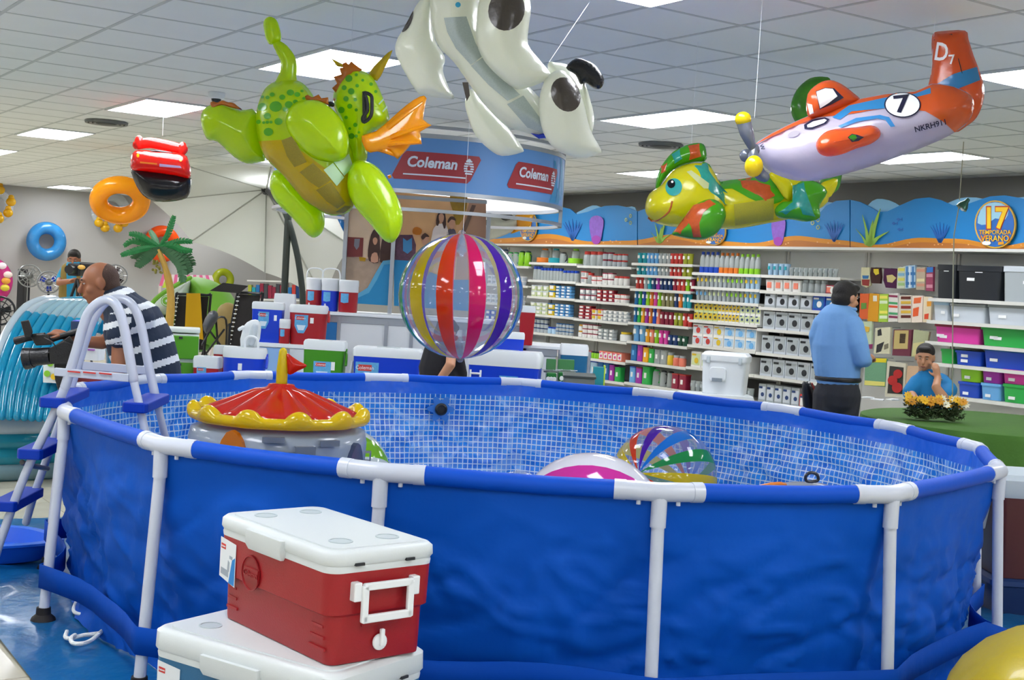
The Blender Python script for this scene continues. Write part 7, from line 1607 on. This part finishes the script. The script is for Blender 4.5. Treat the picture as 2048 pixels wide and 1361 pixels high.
sbox('red_cooler', 'red cooler box under the small white cooler behind the ladder', 'cooler', 150, 202, 742, 775, 9.05, .2, cmat('dred'), base=zpl+.005, parts=(('handle', 0, .7, .4, .1, cmat('white')),))
t = sbox('gift_bag', 'white bag with lime and pink circles beside the slide', 'bag', 82, 138, 722, 776, 8.9, .12, mat('bag_white', 'd4dcdc', .5), base=zpl+.004)
for dx, dz, c_ in ((-.2, .75, '8ac832'), (.1, .6, 'e8c020'), (.25, .85, 'd84a90'), (-.3, .35, '8ac832'), (-.05, .25, 'e8c020'), (.2, .3, 'd8306a'), (.38, .15, 'd84028')):
    m = MB(); m.lathe([(.022, 0), (.022, .004)], 12, T=Matrix.Translation((dx*.19, -.064, dz*.18)) @ Matrix.Rotation(pi/2, 4, 'X')); obj('circle_print', m, mat('print_'+c_, c_, .5), t)
sbox('blue_cooler', 'dark and royal blue bag resting on the slide behind the ladder', 'bag', 142, 174, 642, 670, 9.0, .14, cmat('blue'), parts=(('flap', -.25, .5, .5, .9, mat('bag_navy', '1a3458', .5)),))
jug('white jug with hoop handle beside the striped-shirt man', 256, 292, 722, 760, 9.0, 'white', True, False)
# ================================================================== RIGHT SIDE
t = thing('round_table', 'round table under a green cloth right of the pool', 'table', (3.80, 10.02, 0)); gc = mat('cloth_green', '3f6a1e', .85, bump=(30, .3), vary=.08)
m = MB(); L = []
for r_, z_, w_ in ((1.07, .012, .05), (1.06, .25, .045), (1.05, .5, .03), (1.045, .70, .01), (1.035, .745, 0), (1.0, .755, 0), (.02, .757, 0)):
    L.append([Vector(((r_+w_*sin(17*a)+w_*.5*sin(29*a+1))*cos(a), (r_+w_*sin(17*a)+w_*.5*sin(29*a+1))*sin(a), z_)) for a in [2*pi*i/160 for i in range(160)]])
m.loops(L, True, (False, True)); obj('cloth', m, gc, t, smooth=True); m = MB(); m.lathe([(.25, 0), (.05, .04), (.04, .73), (.9, .74)], 20); obj('pedestal', m, blk, t, smooth=True)
ygm = [mat('petal_yellow', 'e0b010', .6), mat('petal_gold', 'c98a10', .6), mat('petal_white', 'e4e0c4', .6)]; lfm = mat('bouquet_leaf', '2a3a16', .7, vary=.3)
for lab_, cx, cy, w_ in (('left bouquet of yellow flowers lying on the green table', 1843, 800, 34), ('right bouquet of yellow and white flowers lying on the green table', 1895, 798, 36)):
    c = PY(cx, cy, 9.75); t = thing('flower_bouquet', lab_, 'flowers', (c.x, c.y, .76))
    m = MB()
    for k in range(420):
        p = Vector((random.uniform(-.10, .10), random.uniform(-.09, .08), .01+random.random()*.13)); d = Vector((random.gauss(0, 1), random.gauss(0, 1), random.random())).normalized(); s_ = d.cross(Z).normalized()*.016
        o_ = len(m.v); m.v += [tup(p-s_), tup(p+d*.05), tup(p+s_), tup(p+d*.025+Z*.008)]; m.face((o_, o_+3, o_+1)); m.face((o_+3, o_+2, o_+1))
    o = obj('foliage', m, lfm, t); o['kind'] = 'stuff'
    for k in range(24):
        p = Vector((random.uniform(-.12, .12), random.uniform(-.11, .06), .125+random.random()*.05)); m = MB(); n_ = 8
        for q in range(n_):
            a = 2*pi*q/n_; e = Vector((cos(a), sin(a)*.5-.25, sin(a)*.8+.1)); s_ = Vector((-sin(a), cos(a)*.5, cos(a)*.8))*.008; o_ = len(m.v); m.v += [tup(p), tup(p+e*.018+s_*1.4), tup(p+e*.038), tup(p+e*.018-s_*1.4)]; m.face((o_, o_+1, o_+2, o_+3))
        m.ball(p+Z*.003, (.008, .008, .006), 8, 4); obj('flower', m, ygm[k % 3 if 'white' in lab_ else k % 2], t)
    m = MB(); m.tube([(0, 0, .03), (.02, -.12, .02)], [.02, .012], 8); obj('stems', m, lfm, t, smooth=True)
for i, (x, y, a) in enumerate(((1735, 796, .2), (1755, 800, -.5), (1785, 800, .6))):
    c = PZ(x, y, .765); m = MB(); m.box((0, 0, 0), (.11, .07, .006), Matrix.Rotation(a, 3, 'Z')); m.box((.01, .01, .006), (.09, .06, .004), Matrix.Rotation(a+.3, 3, 'Z')); o = obj('paper_sheet', m, tagw); o.location = c; tag(o, ['loose white papers at the left edge of the green table', 'middle loose papers on the green table', 'loose papers nearest to the bouquets on the green table'][i], 'paper')
t = thing('office_chair', 'black chair back with red edge beside the man in the blue shirt', 'chair', (PY(1620, 800, 10.1).x, 10.2, 0))
Pil([(1604,768),(1612,764),(1622,766),(1636,800),(1644,840),(1640,880),(1612,880),(1606,820)], 10.15, .04, sm=2).build('backrest', blk, t); obj('red_edge', pxtube([(1624, 768, 10.1), (1637, 800, 10.1), (1644, 840, 10.1)], .008, 6), mat('chair_red', 'b03a2c', .5), t, smooth=True, world=True)
m = MB(); m.rbox([(.42, .42, .42, .05), (.44, .44, .47, .05)]); m2 = m; obj('seat', m, blk, t, smooth=True)
for sx in (-.17, .17):
    for sy in (-.17, .17): m = MB(); m.tube([(sx, sy, .01), (sx, sy, .43)], .013, 8); obj('leg', m, blk, t, smooth=True)
# hanging clip lamp
t = thing('clip_lamp', 'small metal clip lamp on a thin wire in front of the sea mural', 'lamp', PY(1918, 425, 11.0)); top_ = PZ(1925, 276, CZ)
m = MB(); a_ = PY(1918, 412, 11.0); m.tube([Vector((a_.x, a_.y, CZ)), a_+Z*.05], .004, 6); m.tube([a_, PY(1908, 470, 11.0), PY(1906, 560, 11.0), PY(1905, 700, 11.0), PY(1905, 790, 11.0)], .005, 6); obj('wire', m, mat('wire_grey', '9a9a86', .5), t, smooth=True, world=True)
m = MB(); m.lathe([(.05, 0), (.045, .03), (.02, .07), (.015, .10)], 14, tup(a_-Z*.02+X_*.02), Matrix.Rotation(.6, 4, 'Y')); obj('shade', m, mat('lamp_shade_green', '3f6a5a', .3, metal=.5), t, smooth=True, world=True)
m = MB(); m.ball(a_+X_*.035-Z*.02, .022, 10, 8); obj('bulb', m, mat('bulb_glass', 'e8ecec', .1), t, smooth=True, world=True)
# coolers at the right edge
XR = PY(2004, 950, 6.75).x
def ecooler(label, z0, z1, x0, Y, bc, lc, w_=.75, d_=.42):
    t = thing('cooler', label, 'cooler', (x0+w_/2, Y+d_/2, z0)); h_ = z1-z0
    m = MB(); m.rbox([(w_*.92, d_*.9, 0, .04), (w_, d_, h_*.78, .04)], n=5); obj('body', m, bc, t, smooth=True)
    m = MB(); m.rbox([(w_*1.0, d_*1.0, h_*.78, .04), (w_*1.03, d_*1.05, h_*.82, .04), (w_*1.03, d_*1.05, h_*.95, .04), (w_*.96, d_*.95, h_, .03)], n=5); obj('lid', m, lc, t, smooth=True)
    m = MB(); m.box((-w_*.12, -d_*.5, h_*.5), (w_*.25, .01, h_*.35)); l_ = obj('label', m, paper, t); m = MB(); m.box((-w_*.12, -d_*.515, h_*.42), (w_*.2, .006, h_*.1)); obj('label_print', m, lab_blue, l_)
    m = MB(); m.tube([(-w_*.5-.01, -d_*.2, h_*.7), (-w_*.5-.03, -d_*.2, h_*.45), (-w_*.5-.03, d_*.2, h_*.45), (-w_*.5-.01, d_*.2, h_*.7)], .011, 8); obj('handle', m, lc, t, smooth=True)
zc1 = PY(2020, 1160, 6.75).z; ecooler('dark navy cooler under the maroon one at the right edge', .006, max(.2, zc1), XR, 6.75, mat('cooler_navy', '0c2a5c', .4), mat('cooler_navy_lid', '16386e', .4)); ecooler('dark maroon cooler with grey-white lid at the right edge behind the pool', max(.2, zc1)+.002, PY(2030, 952, 6.75).z, XR, 6.75, mat('cooler_maroon', '4a0f18', .4), mat('cooler_pale_lid', 'b8c4cc', .4))
m = MB(); L = []
for k in range(15):
    th = pi*k/14; rr = .54*sin(max(.03, min(pi-.03, th)))**.8; zz = .31-.31*cos(th)
    L.append([Vector((rr*(1+.04*sin(5*a+k*.3))*cos(a), rr*(1+.04*sin(5*a+k*.3))*sin(a), zz)) for a in [2*pi*i/48 for i in range(48)]])
m.loops(L); t = thing('bean_cushion', 'big yellow inflatable seat in the bottom right corner', 'cushion', (1.95, 3.93, .012)); obj('shell', m, vinyl('cushion_yellow', 'd8c410', rough=.35), t, smooth=True, sharp=0)
m = MB(); torus(m, (0, 0, .31), .545, .012, Z, 48, 6); obj('seam', m, vinyl('cushion_seam', 'b8a40c'), t, smooth=True)
# ================================================================== PEOPLE
skin_b = mat('skin_brown', '9a6244', .5, sss=0, vary=.05); skin_t = mat('skin_tan', 'c08a68', .5, vary=.04); hair_m = mat('hair_black', '17120f', .6, bump=(160, .6)); hair_s = mat('hair_stubble', '4c3428', .7, bump=(300, .5))
def OR(f, r, u): return Matrix((r, f, u)).transposed()
def head_parts(m, c, f, s=1.0, tilt=0):
    f = Vector(f).normalized(); u = (Z-f*Z.dot(f)).normalized(); r = f.cross(u); M_ = OR(f, r, u); P = lambda a, b, d: c+(r*a+f*b+u*d)*s
    e = lambda a, b, d, ra, rb, rd: m.ball(P(a, b, d), (ra*s, rb*s, rd*s), 20, 14, M_)
    e(0, -.008, .022, .076, .096, .090); e(0, .022, -.045, .060, .068, .072); e(0, .060, -.088, .030, .026, .026); e(0, .080, .030, .046, .016, .012)
    e(.04, .052, -.03, .024, .03, .026); e(-.04, .052, -.03, .024, .03, .026)
    m.tube([P(0, .088, .016), P(0, .102, -.008), P(0, .114, -.028)], [.009*s, .012*s, .016*s], 10); m.ball(P(0, .112, -.03), .0155*s, 10, 8)
    e(0, .090, -.058, .026, .011, .0065); e(0, .088, -.068, .023, .011, .0075)
    for q in (-1, 1): e(q*.078, -.004, -.008, .011, .024, .034)
    cap(m, [P(0, -.018, -.06), P(0, -.024, -.12), P(0, -.028, -.17)], [.056*s, .055*s, .062*s], 14)
    return r, u, P, M_
def face_bits(t, c, f, s, P, M_, hd):
    eye_w = mat('eye_white', 'e4e0dc', .2); eye_d = mat('eye_iris', '20140e', .15); br = mat('brow_hair', '1a120e', .7); lip = mat('lip', '8c4a40', .5)
    for q in (-1, 1):
        m = MB(); m.ball(P(q*.030, .082, .008), (.011*s, .0065*s, .0045*s), 10, 6, M_); e_ = obj('eye', m, eye_w, hd, smooth=True, world=True)
        m = MB(); m.ball(P(q*.030, .088, .008), (.005*s, .004*s, .005*s), 8, 6, M_); obj('pupil', m, eye_d, hd, smooth=True, world=True)
        m = MB(); m.ball(P(q*.031, .092, .030), (.019*s, .006*s, .004*s), 8, 6, M_); obj('brow', m, br, hd, smooth=True, world=True)
    m = MB(); m.ball(P(0, .0985, -.063), (.022*s, .005*s, .006*s), 10, 6, M_); obj('mouth', m, lip, hd, smooth=True, world=True)
def hair_parts(m, P, M_, s, kind='full'):
    e = lambda a, b, d, ra, rb, rd: m.ball(P(a, b, d), (ra*s, rb*s, rd*s), 20, 14, M_)
    if kind == 'full': e(0, -.020, .042, .083, .098, .088); e(0, -.045, -.012, .079, .072, .075); e(0, .045, .085, .062, .052, .034)
    elif kind == 'short': e(0, -.020, .045, .081, .096, .080); e(0, -.045, -.02, .078, .066, .062); e(0, .05, .088, .058, .044, .026)
    else: e(0, -.030, .020, .0785, .080, .086); e(0, -.045, -.02, .076, .062, .065)
def hand(m, w, d, s=1.0, curl=.5, up=None, side=1):
    """palm plus five separate curled fingers from wrist w in direction d"""
    w, d = Vector(w), Vector(d).normalized(); up = Vector(up or Z); sd = d.cross(up).normalized(); up = sd.cross(d).normalized()
    cap(m, [w, w+d*.035*s, w+d*.07*s], [.024*s, .032*s, .030*s], 12)
    for i, (o_, L_) in enumerate(((-.027, .062), (-.009, .073), (.009, .070), (.026, .055))):
        b = w+d*.082*s+sd*o_*s; k1 = b+(d*cos(curl*.6)-up*sin(curl*.6))*L_*.42*s; k2 = k1+(d*cos(curl*1.6)-up*sin(curl*1.6))*L_*.34*s; k3 = k2+(d*cos(curl*2.4)-up*sin(curl*2.4))*L_*.26*s
        cap(m, [b-d*.02*s, b, k1, k2, k3], [.0105*s, .0105*s, .0095*s, .0088*s, .0075*s], 8)
    b = w+d*.02*s+sd*(-.026*side)*s; a1 = b+(d*.6-sd*.75*side-up*.25)*.035*s; a2 = a1+(d*.85-sd*.3*side-up*.45)*.032*s
    cap(m, [b, a1, a2], [.013*s, .0115*s, .009*s], 8)
def person(label, loc): return thing('person', label, 'person', loc)
def fuse(name, m, mt, t, vx=.009, sm=4, matf=None): return remesh(name, m, mt, t, vx, sm, True, matf)
# ---- 1: man in striped polo leaning over his camera
Yp = 8.0; q = lambda x, y, d=0: PY(x, y, Yp+d)
T1 = person('balding man in a navy and white striped polo bending over a video camera', (q(300, 760).x, Yp, 0))
hc = q(200, 566); fd = Vector((-.93, -.28, -.20))
m = MB(); r_, u_, P_, M_ = head_parts(m, hc, fd, 1.12)
cap(m, [q(218, 590), q(240, 605, .02)], [.062, .075], 12)
cap(m, [q(242, 640, -.12), q(240, 690, -.16), q(236, 748, -.2)], [.058, .05, .044], 12)          # near upper arm
cap(m, [q(236, 748, -.2), q(222, 790, -.28), q(200, 820, -.38)], [.044, .038, .030], 12); hand(m, q(198, 824, -.39), (-.7, -.4, -.5), 1.0, .5)
cap(m, [q(235, 640, .18), q(220, 675, .1), q(205, 686, .0)], [.05, .046, .042], 12); cap(m, [q(205, 686, .0), q(170, 684, -.05), q(134, 672, -.1)], [.042, .036, .027], 12); hand(m, q(134, 672, -.1), (-.95, 0, .12), 1.0, .55, (0, 0, 1))
cap(m, [q(255, 640), q(290, 700), q(320, 760)], [.12, .13, .13], 14)
hd = fuse('body', m, skin_b, T1, .0085, 4); face_bits(T1, hc, fd, 1.12, P_, M_, hd)
m = MB(); hair_parts(m, P_, M_, 1.10, 'bald'); fuse('hair', m, hair_s, T1, .009, 2)
navy = mat('polo_navy', '14263e', .8, bump=(60, .2)); wht = mat('polo_white', 'd8dde2', .8, bump=(60, .2))
m = MB(); cap(m, [q(243, 612), q(262, 640), q(282, 690), q(300, 745), q(312, 800)], [.125, .185, .205, .19, .17], 20); cap(m, [q(245, 615, -.1), q(268, 640, -.12)], [.10, .13], 14); cap(m, [q(245, 615, .14), q(262, 640, .12)], [.10, .12], 14)
cap(m, [q(250, 625, -.13), q(243, 655, -.17), q(238, 672, -.19)], [.092, .082, .078], 14); cap(m, [q(240, 630, .18), q(228, 662, .16)], [.075, .068], 14)
cap(m, [q(222, 590), q(240, 600)], [.066, .09], 12)
def stripe(c):
    d = ray(0, 0); v = c-CAMP; z_ = v.dot(CW); x = 1024+F*v.dot(CR)/z_; y = 680.5-F*v.dot(CU)/z_
    if x < 262 and y < 690 and x < 262-(y-620)*.02 and y > 628: 
        return 1 if (y-(x-210)*-.28-648) % 46 < 13 or (y-(x-210)*-.25) > 682 and (y-(x-210)*-.25) < 692 else 0
    s_ = (y+(x-262)*.33-(596))
    return 1 if 0 < (s_-18) % 42 < 14 else 0
fuse('polo_shirt', m, [navy, wht], T1, .0085, 5, stripe)
m = MB(); cap(m, [q(222, 588, -.02), q(236, 600, -.06)], [.07, .074], 14)
trs = mat('trousers_dark', '22262e', .8); m = MB(); cap(m, [q(312, 790), q(320, 850)], [.17, .17], 14)
hipz = q(318, 850)
for sy in (-.1, .12): cap(m, [hipz+Y_*sy, Vector((hipz.x+.02, Yp+sy*1.1, .5)), Vector((hipz.x+.06, Yp+sy*1.2, .09))], [.11, .08, .06], 12)
fuse('trousers', m, trs, T1, .014, 4)
for sy in (-.12, .144): m = MB(); cap(m, [Vector((hipz.x+.1, Yp+sy, .045)), Vector((hipz.x-.1, Yp+sy, .04))], [.045, .04], 10); obj('shoe', m, blk, T1, smooth=True, world=True)
# camcorder
YV = 7.87; cq = lambda x, y, d=0: PY(x, y, YV+d); cblk = mat('camera_black', '14151a', .35, bump=(90, .3))
CAMT = thing('video_camera', 'black professional video camera held by the striped-shirt man', 'video camera', cq(110, 735))
def bxp(name, pts, mt, th=.10, d=0, par=None): m = MB(); m.loops([[cq(x, y, d-th/2) for x, y in pts], [cq(x, y, d+th/2) for x, y in pts]]); return obj(name, m, mt, par or CAMT, world=True, bevel=.006)
bxp('camera_body', [(98,697),(128,682),(148,690),(154,712),(152,728),(128,730),(100,728)], cblk, .15)
m = MB(); m.tube([cq(102, 712), cq(76, 714), cq(60, 716)], [.052, .055, .058], 18); m.tube([cq(66, 716), cq(50, 718)], [.062, .068], 18); obj('lens', m, cblk, CAMT, smooth=True, world=True); m = MB(); m.tube([cq(52, 717.7), cq(49.5, 718)], [.052, .055], 18); obj('lens_glass', m, mat('lens_glass', '0a0c18', .05), CAMT, smooth=True, world=True)
m = MB(); m.tube([cq(100, 680), cq(125, 672), cq(160, 663)], [.020, .018, .022], 12); obj('top_handle', m, cblk, CAMT, smooth=True, world=True)
m = MB(); m.tube([cq(30, 683), cq(55, 676), cq(90, 672)], [.024, .022, .02], 12); obj('microphone', m, cblk, CAMT, smooth=True, world=True)
bxp('viewfinder', [(41,643),(58,640),(66,664),(62,676),(50,676)], cblk, .07, -.03); bxp('mount_block', [(60,672),(96,668),(104,690),(72,692)], cblk, .06); bxp('rear_block', [(112,690),(140,672),(150,688),(152,716),(120,716)], cblk, .13, .02)
m = MB(); m.tube(catmull([cq(88, 676, -.06), cq(105, 685, -.08), cq(112, 700, -.07), cq(96, 706, -.06)], 4, False), .004, 6); m2 = m; obj('cable', m, cblk, CAMT, smooth=True, world=True)
bxp('camera_grip', [(108,728),(150,728),(146,780),(118,788),(110,760)], cblk, .1, .04)
# ---- 2: man in light-blue shirt seen from behind
Yp = 9.85; q = lambda x, y, d=0: PY(x, y, Yp+d)
T2 = person('standing man in a light blue shirt and dark trousers, seen from behind', (q(1672, 800).x, Yp, 0))
hc = q(1692, 596); fd = Vector((.88, .45, -.12)); m = MB(); r_, u_, P_, M_ = head_parts(m, hc, fd, 1.0)
cap(m, [q(1729, 721, -.10), q(1736, 716, .05)], [.036, .03], 12); hand(m, q(1734, 716, .02), (.55, .8, .05), 1.0, .5)
cap(m, [q(1690, 640), q(1680, 760)], [.1, .1], 12)
hd = fuse('body', m, skin_t, T2, .009, 4); face_bits(T2, hc, fd, 1.0, P_, M_, hd)
m = MB(); hair_parts(m, P_, M_, 1.03); fuse('hair', m, hair_m, T2, .009, 2)
sh = mat('shirt_light_blue', '6f9fd4', .8, bump=(10, .5)); m = MB()
cap(m, [q(1676, 648), q(1674, 690), q(1674, 735), q(1676, 756)], [.165, .185, .175, .165], 20); cap(m, [q(1690, 634), q(1684, 642)], [.075, .1], 12)
cap(m, [q(1648, 648, .02), q(1636, 672, .05), q(1640, 720, .12)], [.085, .072, .06], 14); cap(m, [q(1704, 652, -.1), q(1716, 690, -.16), q(1724, 716, -.16)], [.088, .078, .066], 14); cap(m, [q(1724, 718, -.16), q(1731, 722, .0)], [.066, .052], 12)
fuse('shirt', m, sh, T2, .01, 4)
m = MB(); torus(m, q(1692, 618)-Z*.0, .070, .014, Vector((0, 0, 1)), 24, 8); obj('collar', m, sh, T2, smooth=True, world=True)
m = MB(); cap(m, [q(1676, 772), q(1674, 790)], [.160, .16], 16); h0 = q(1674, 790)
for sx in (-.08, .08): cap(m, [h0+X_*sx, Vector((h0.x+sx*1.1, Yp+.02, .48)), Vector((h0.x+sx*1.2, Yp+.03, .08))], [.105, .075, .062], 12)
fuse('trousers', m, mat('trousers_charcoal', '2a2b31', .85, bump=(8, .5)), T2, .012, 4)
m = MB(); torus(m, q(1676, 758), .166, .009, Z, 32, 8, flat=2); obj('belt', m, blk, T2, smooth=True, world=True)
for sx in (-.09, .09): m = MB(); cap(m, [Vector((h0.x+sx*1.1-.03, Yp-.02, .045)), Vector((h0.x+sx+.12, Yp+.14, .04))], [.045, .04], 10); obj('shoe', m, blk, T2, smooth=True, world=True)
# ---- 3: seated man resting his cheek on his hand
Yp = 11.38; q = lambda x, y, d=0: PY(x, y, Yp+d)
T3 = person('smiling man in a bright blue polo seated behind the green table, hand at cheek', (q(1860, 800).x, Yp, 0))
hc = q(1850, 715); fd = Vector((-.42, -.88, -.22)); m = MB(); r_, u_, P_, M_ = head_parts(m, hc, fd, .98)
cap(m, [q(1886, 795, -.30), q(1872, 775, -.28), q(1876, 755, -.14)], [.045, .04, .03], 12); hand(m, q(1876, 755, -.14), (-.25, .1, .95), .95, .5, (0, -1, 0))
cap(m, [q(1822, 790, -.1), q(1835, 806, -.3)], [.045, .035], 12); hand(m, q(1836, 806, -.32), (.6, -.6, 0), .95, .4)
cap(m, [q(1858, 770), q(1862, 830)], [.12, .12], 12)
hd = fuse('body', m, skin_t, T3, .009, 4); face_bits(T3, hc, fd, .98, P_, M_, hd)
m = MB(); hair_parts(m, P_, M_, 1.0, 'short'); fuse('hair', m, hair_m, T3, .009, 2)
cyan = mat('polo_cyan', '0f78b4', .8, bump=(12, .5)); m = MB(); cap(m, [q(1857, 772), q(1860, 800), q(1862, 870)], [.15, .18, .17], 18); cap(m, [q(1838, 768, -.02), q(1822, 785, -.06)], [.09, .075], 12); cap(m, [q(1880, 766), q(1897, 782, -.1), q(1890, 792, -.2)], [.09, .08, .066], 12); fuse('polo_shirt', m, cyan, T3, .01, 4)
m = MB(); torus(m, q(1855, 750), .068, .016, Vector((.1, -.2, 1)), 24, 8); obj('collar', m, cyan, T3, smooth=True, world=True)
m = MB(); torus(m, q(1876, 760, -.17), .034, .007, Vector((-.1, .2, 1)), 18, 6); obj('wristwatch', m, alu, T3, smooth=True, world=True)
m = MB(); h0 = Vector((q(1862, 870).x, Yp, .5))
cap(m, [h0, h0+Z*.1], [.17, .16], 14)
for sx in (-.1, .1): cap(m, [h0+X_*sx, h0+X_*sx+Vector((0, -.38, .0)), Vector((h0.x+sx, Yp-.4, .09))], [.095, .07, .055], 12)
fuse('trousers', m, trs, T3, .014, 4)
t = thing('stool', 'dark stool under the seated man behind the green table', 'stool', (h0.x, Yp+.05, 0)); m = MB(); m.lathe([(.2, .30), (.2, .335), (.18, .34)], 20); obj('seat', m, blk, t, smooth=True)
for a in range(4): m = MB(); m.tube([(.16*cos(a*pi/2), .16*sin(a*pi/2), .31), (.2*cos(a*pi/2), .2*sin(a*pi/2), 0.005)], .014, 8); obj('leg', m, blk, t, smooth=True)
# ---- 4: far cameraman in tan vest
Yp = 17.0; q = lambda x, y, d=0: PY(x, y, Yp+d)
T4 = person('far cameraman in tan vest and cyan shirt standing by the grey wall', (q(150, 640).x, Yp, 0))
hc = q(148, 519); fd = Vector((.15, -.95, -.25)); m = MB(); r_, u_, P_, M_ = head_parts(m, hc, fd, 1.0)
cap(m, [q(120, 560, -.05), q(118, 566, -.2), q(146, 562, -.35)], [.045, .042, .032], 12); hand(m, q(143, 562, -.34), (.8, -.2, .1), 1.0, .5); cap(m, [q(170, 560, -.1), q(158, 562, -.35)], [.042, .032], 12); hand(m, q(160, 562, -.33), (-.6, -.3, .1), 1.0, .5)
cap(m, [q(148, 545), q(148, 600)], [.1, .1], 12); hd = fuse('body', m, skin_b, T4, .011, 3); face_bits(T4, hc, fd, 1.0, P_, M_, hd)
m = MB(); hair_parts(m, P_, M_, 1.02); fuse('hair', m, hair_m, T4, .011, 2)
m = MB(); cap(m, [q(133, 542), q(124, 556), q(120, 562, -.05)], [.085, .075, .062], 12); cap(m, [q(163, 542), q(172, 556, -.05)], [.085, .07], 12); cap(m, [q(148, 540), q(148, 600)], [.13, .14], 14); fuse('shirt', m, mat('shirt_cyan', '1b8fb8', .8), T4, .012, 3)
m = MB(); cap(m, [q(139, 542), q(138, 570), q(137, 600)], [.115, .125, .13], 14); cap(m, [q(158, 542), q(159, 570), q(160, 600)], [.105, .12, .125], 14); fuse('vest', m, mat('vest_tan', '8a7438', .85, bump=(14, .5)), T4, .012, 3)
m = MB(); h0 = q(148, 604)
for sx in (-.1, .1): cap(m, [h0+X_*sx, Vector((h0.x+sx, Yp, .45)), Vector((h0.x+sx, Yp, .08))], [.11, .08, .06], 12)
fuse('trousers', m, trs, T4, .014, 3)
t = thing('tripod_camera', 'black camera on a tripod in front of the far cameraman', 'video camera', (q(152, 600).x, Yp-.6, 0)); Yt = Yp-.6; c0_ = PY(155, 540, Yt)
m = MB(); m.box(c0_, (.16, .3, .16)); m.box(c0_+Vector((.16, 0, .05)), (.22, .2, .10)); obj('camera_body', m, cblk, t, world=True, bevel=.02); m = MB(); m.tube([c0_-Y_*.1, c0_-Y_*.32], [.05, .055], 14); obj('lens', m, cblk, t, smooth=True, world=True); m = MB(); m.ball(PY(163, 535, Yt-.25), (.05, .02, .03), 10, 6); obj('light_glint', m, mat('lens_amber', 'd8a850', .3), t, smooth=True, world=True)  # amber bead stands in for a glint of light beside the lens
hbq = c0_-Z*.12
for dx, dy in ((-.35, -.1), (.35, -.15), (.02, .35)): m = MB(); m.tube([hbq, Vector((hbq.x+dx, hbq.y+dy, .01))], [.02, .014], 8); obj('leg', m, blk, t, smooth=True, world=True)
m = MB(); m.tube([hbq, hbq+Vector((-.1, .4, -.15))], .012, 8); obj('pan_handle', m, blk, t, smooth=True, world=True)
# ---- 5: bending person in black under the beach ball
Yp = 10.5; q = lambda x, y, d=0: PY(x, y, Yp+d)
T5 = person('person in black clothing crouching behind the pool under the hanging beach ball', (q(890, 760).x, Yp, 0))
hc = q(893, 668, .1); fd = Vector((.5, .8, -.5)); m = MB(); r_, u_, P_, M_ = head_parts(m, hc, fd, 1.0)
cap(m, [q(903, 705, -.14), q(901, 730, -.26), q(880, 760, -.2)], [.043, .042, .034], 12); hand(m, q(878, 762, -.2), (-.7, .3, -.4), 1.0, .5)
hd = fuse('body', m, skin_t, T5, .011, 3); face_bits(T5, hc, fd, 1.0, P_, M_, hd)
m = MB(); hair_parts(m, P_, M_, 1.04); fuse('hair', m, hair_m, T5, .011, 2)
m = MB(); cap(m, [q(888, 702), q(880, 735), q(885, 790)], [.16, .175, .17], 16); cap(m, [q(863, 705), q(858, 735), q(862, 765)], [.07, .065, .06], 12); cap(m, [q(908, 700, -.05), q(912, 720, -.08), q(918, 750)], [.075, .07, .07], 12); fuse('black_top', m, mat('black_cloth', '15141a', .85, bump=(9, .4)), T5, .012, 4)
m = MB(); h0 = q(886, 800)
for sx in (-.12, .12): cap(m, [h0+X_*sx, h0+Vector((sx*1.3, .38, -.02)), Vector((h0.x+sx*1.3, Yp+.3, .09))], [.11, .08, .06], 12)
fuse('trousers', m, trs, T5, .014, 3)
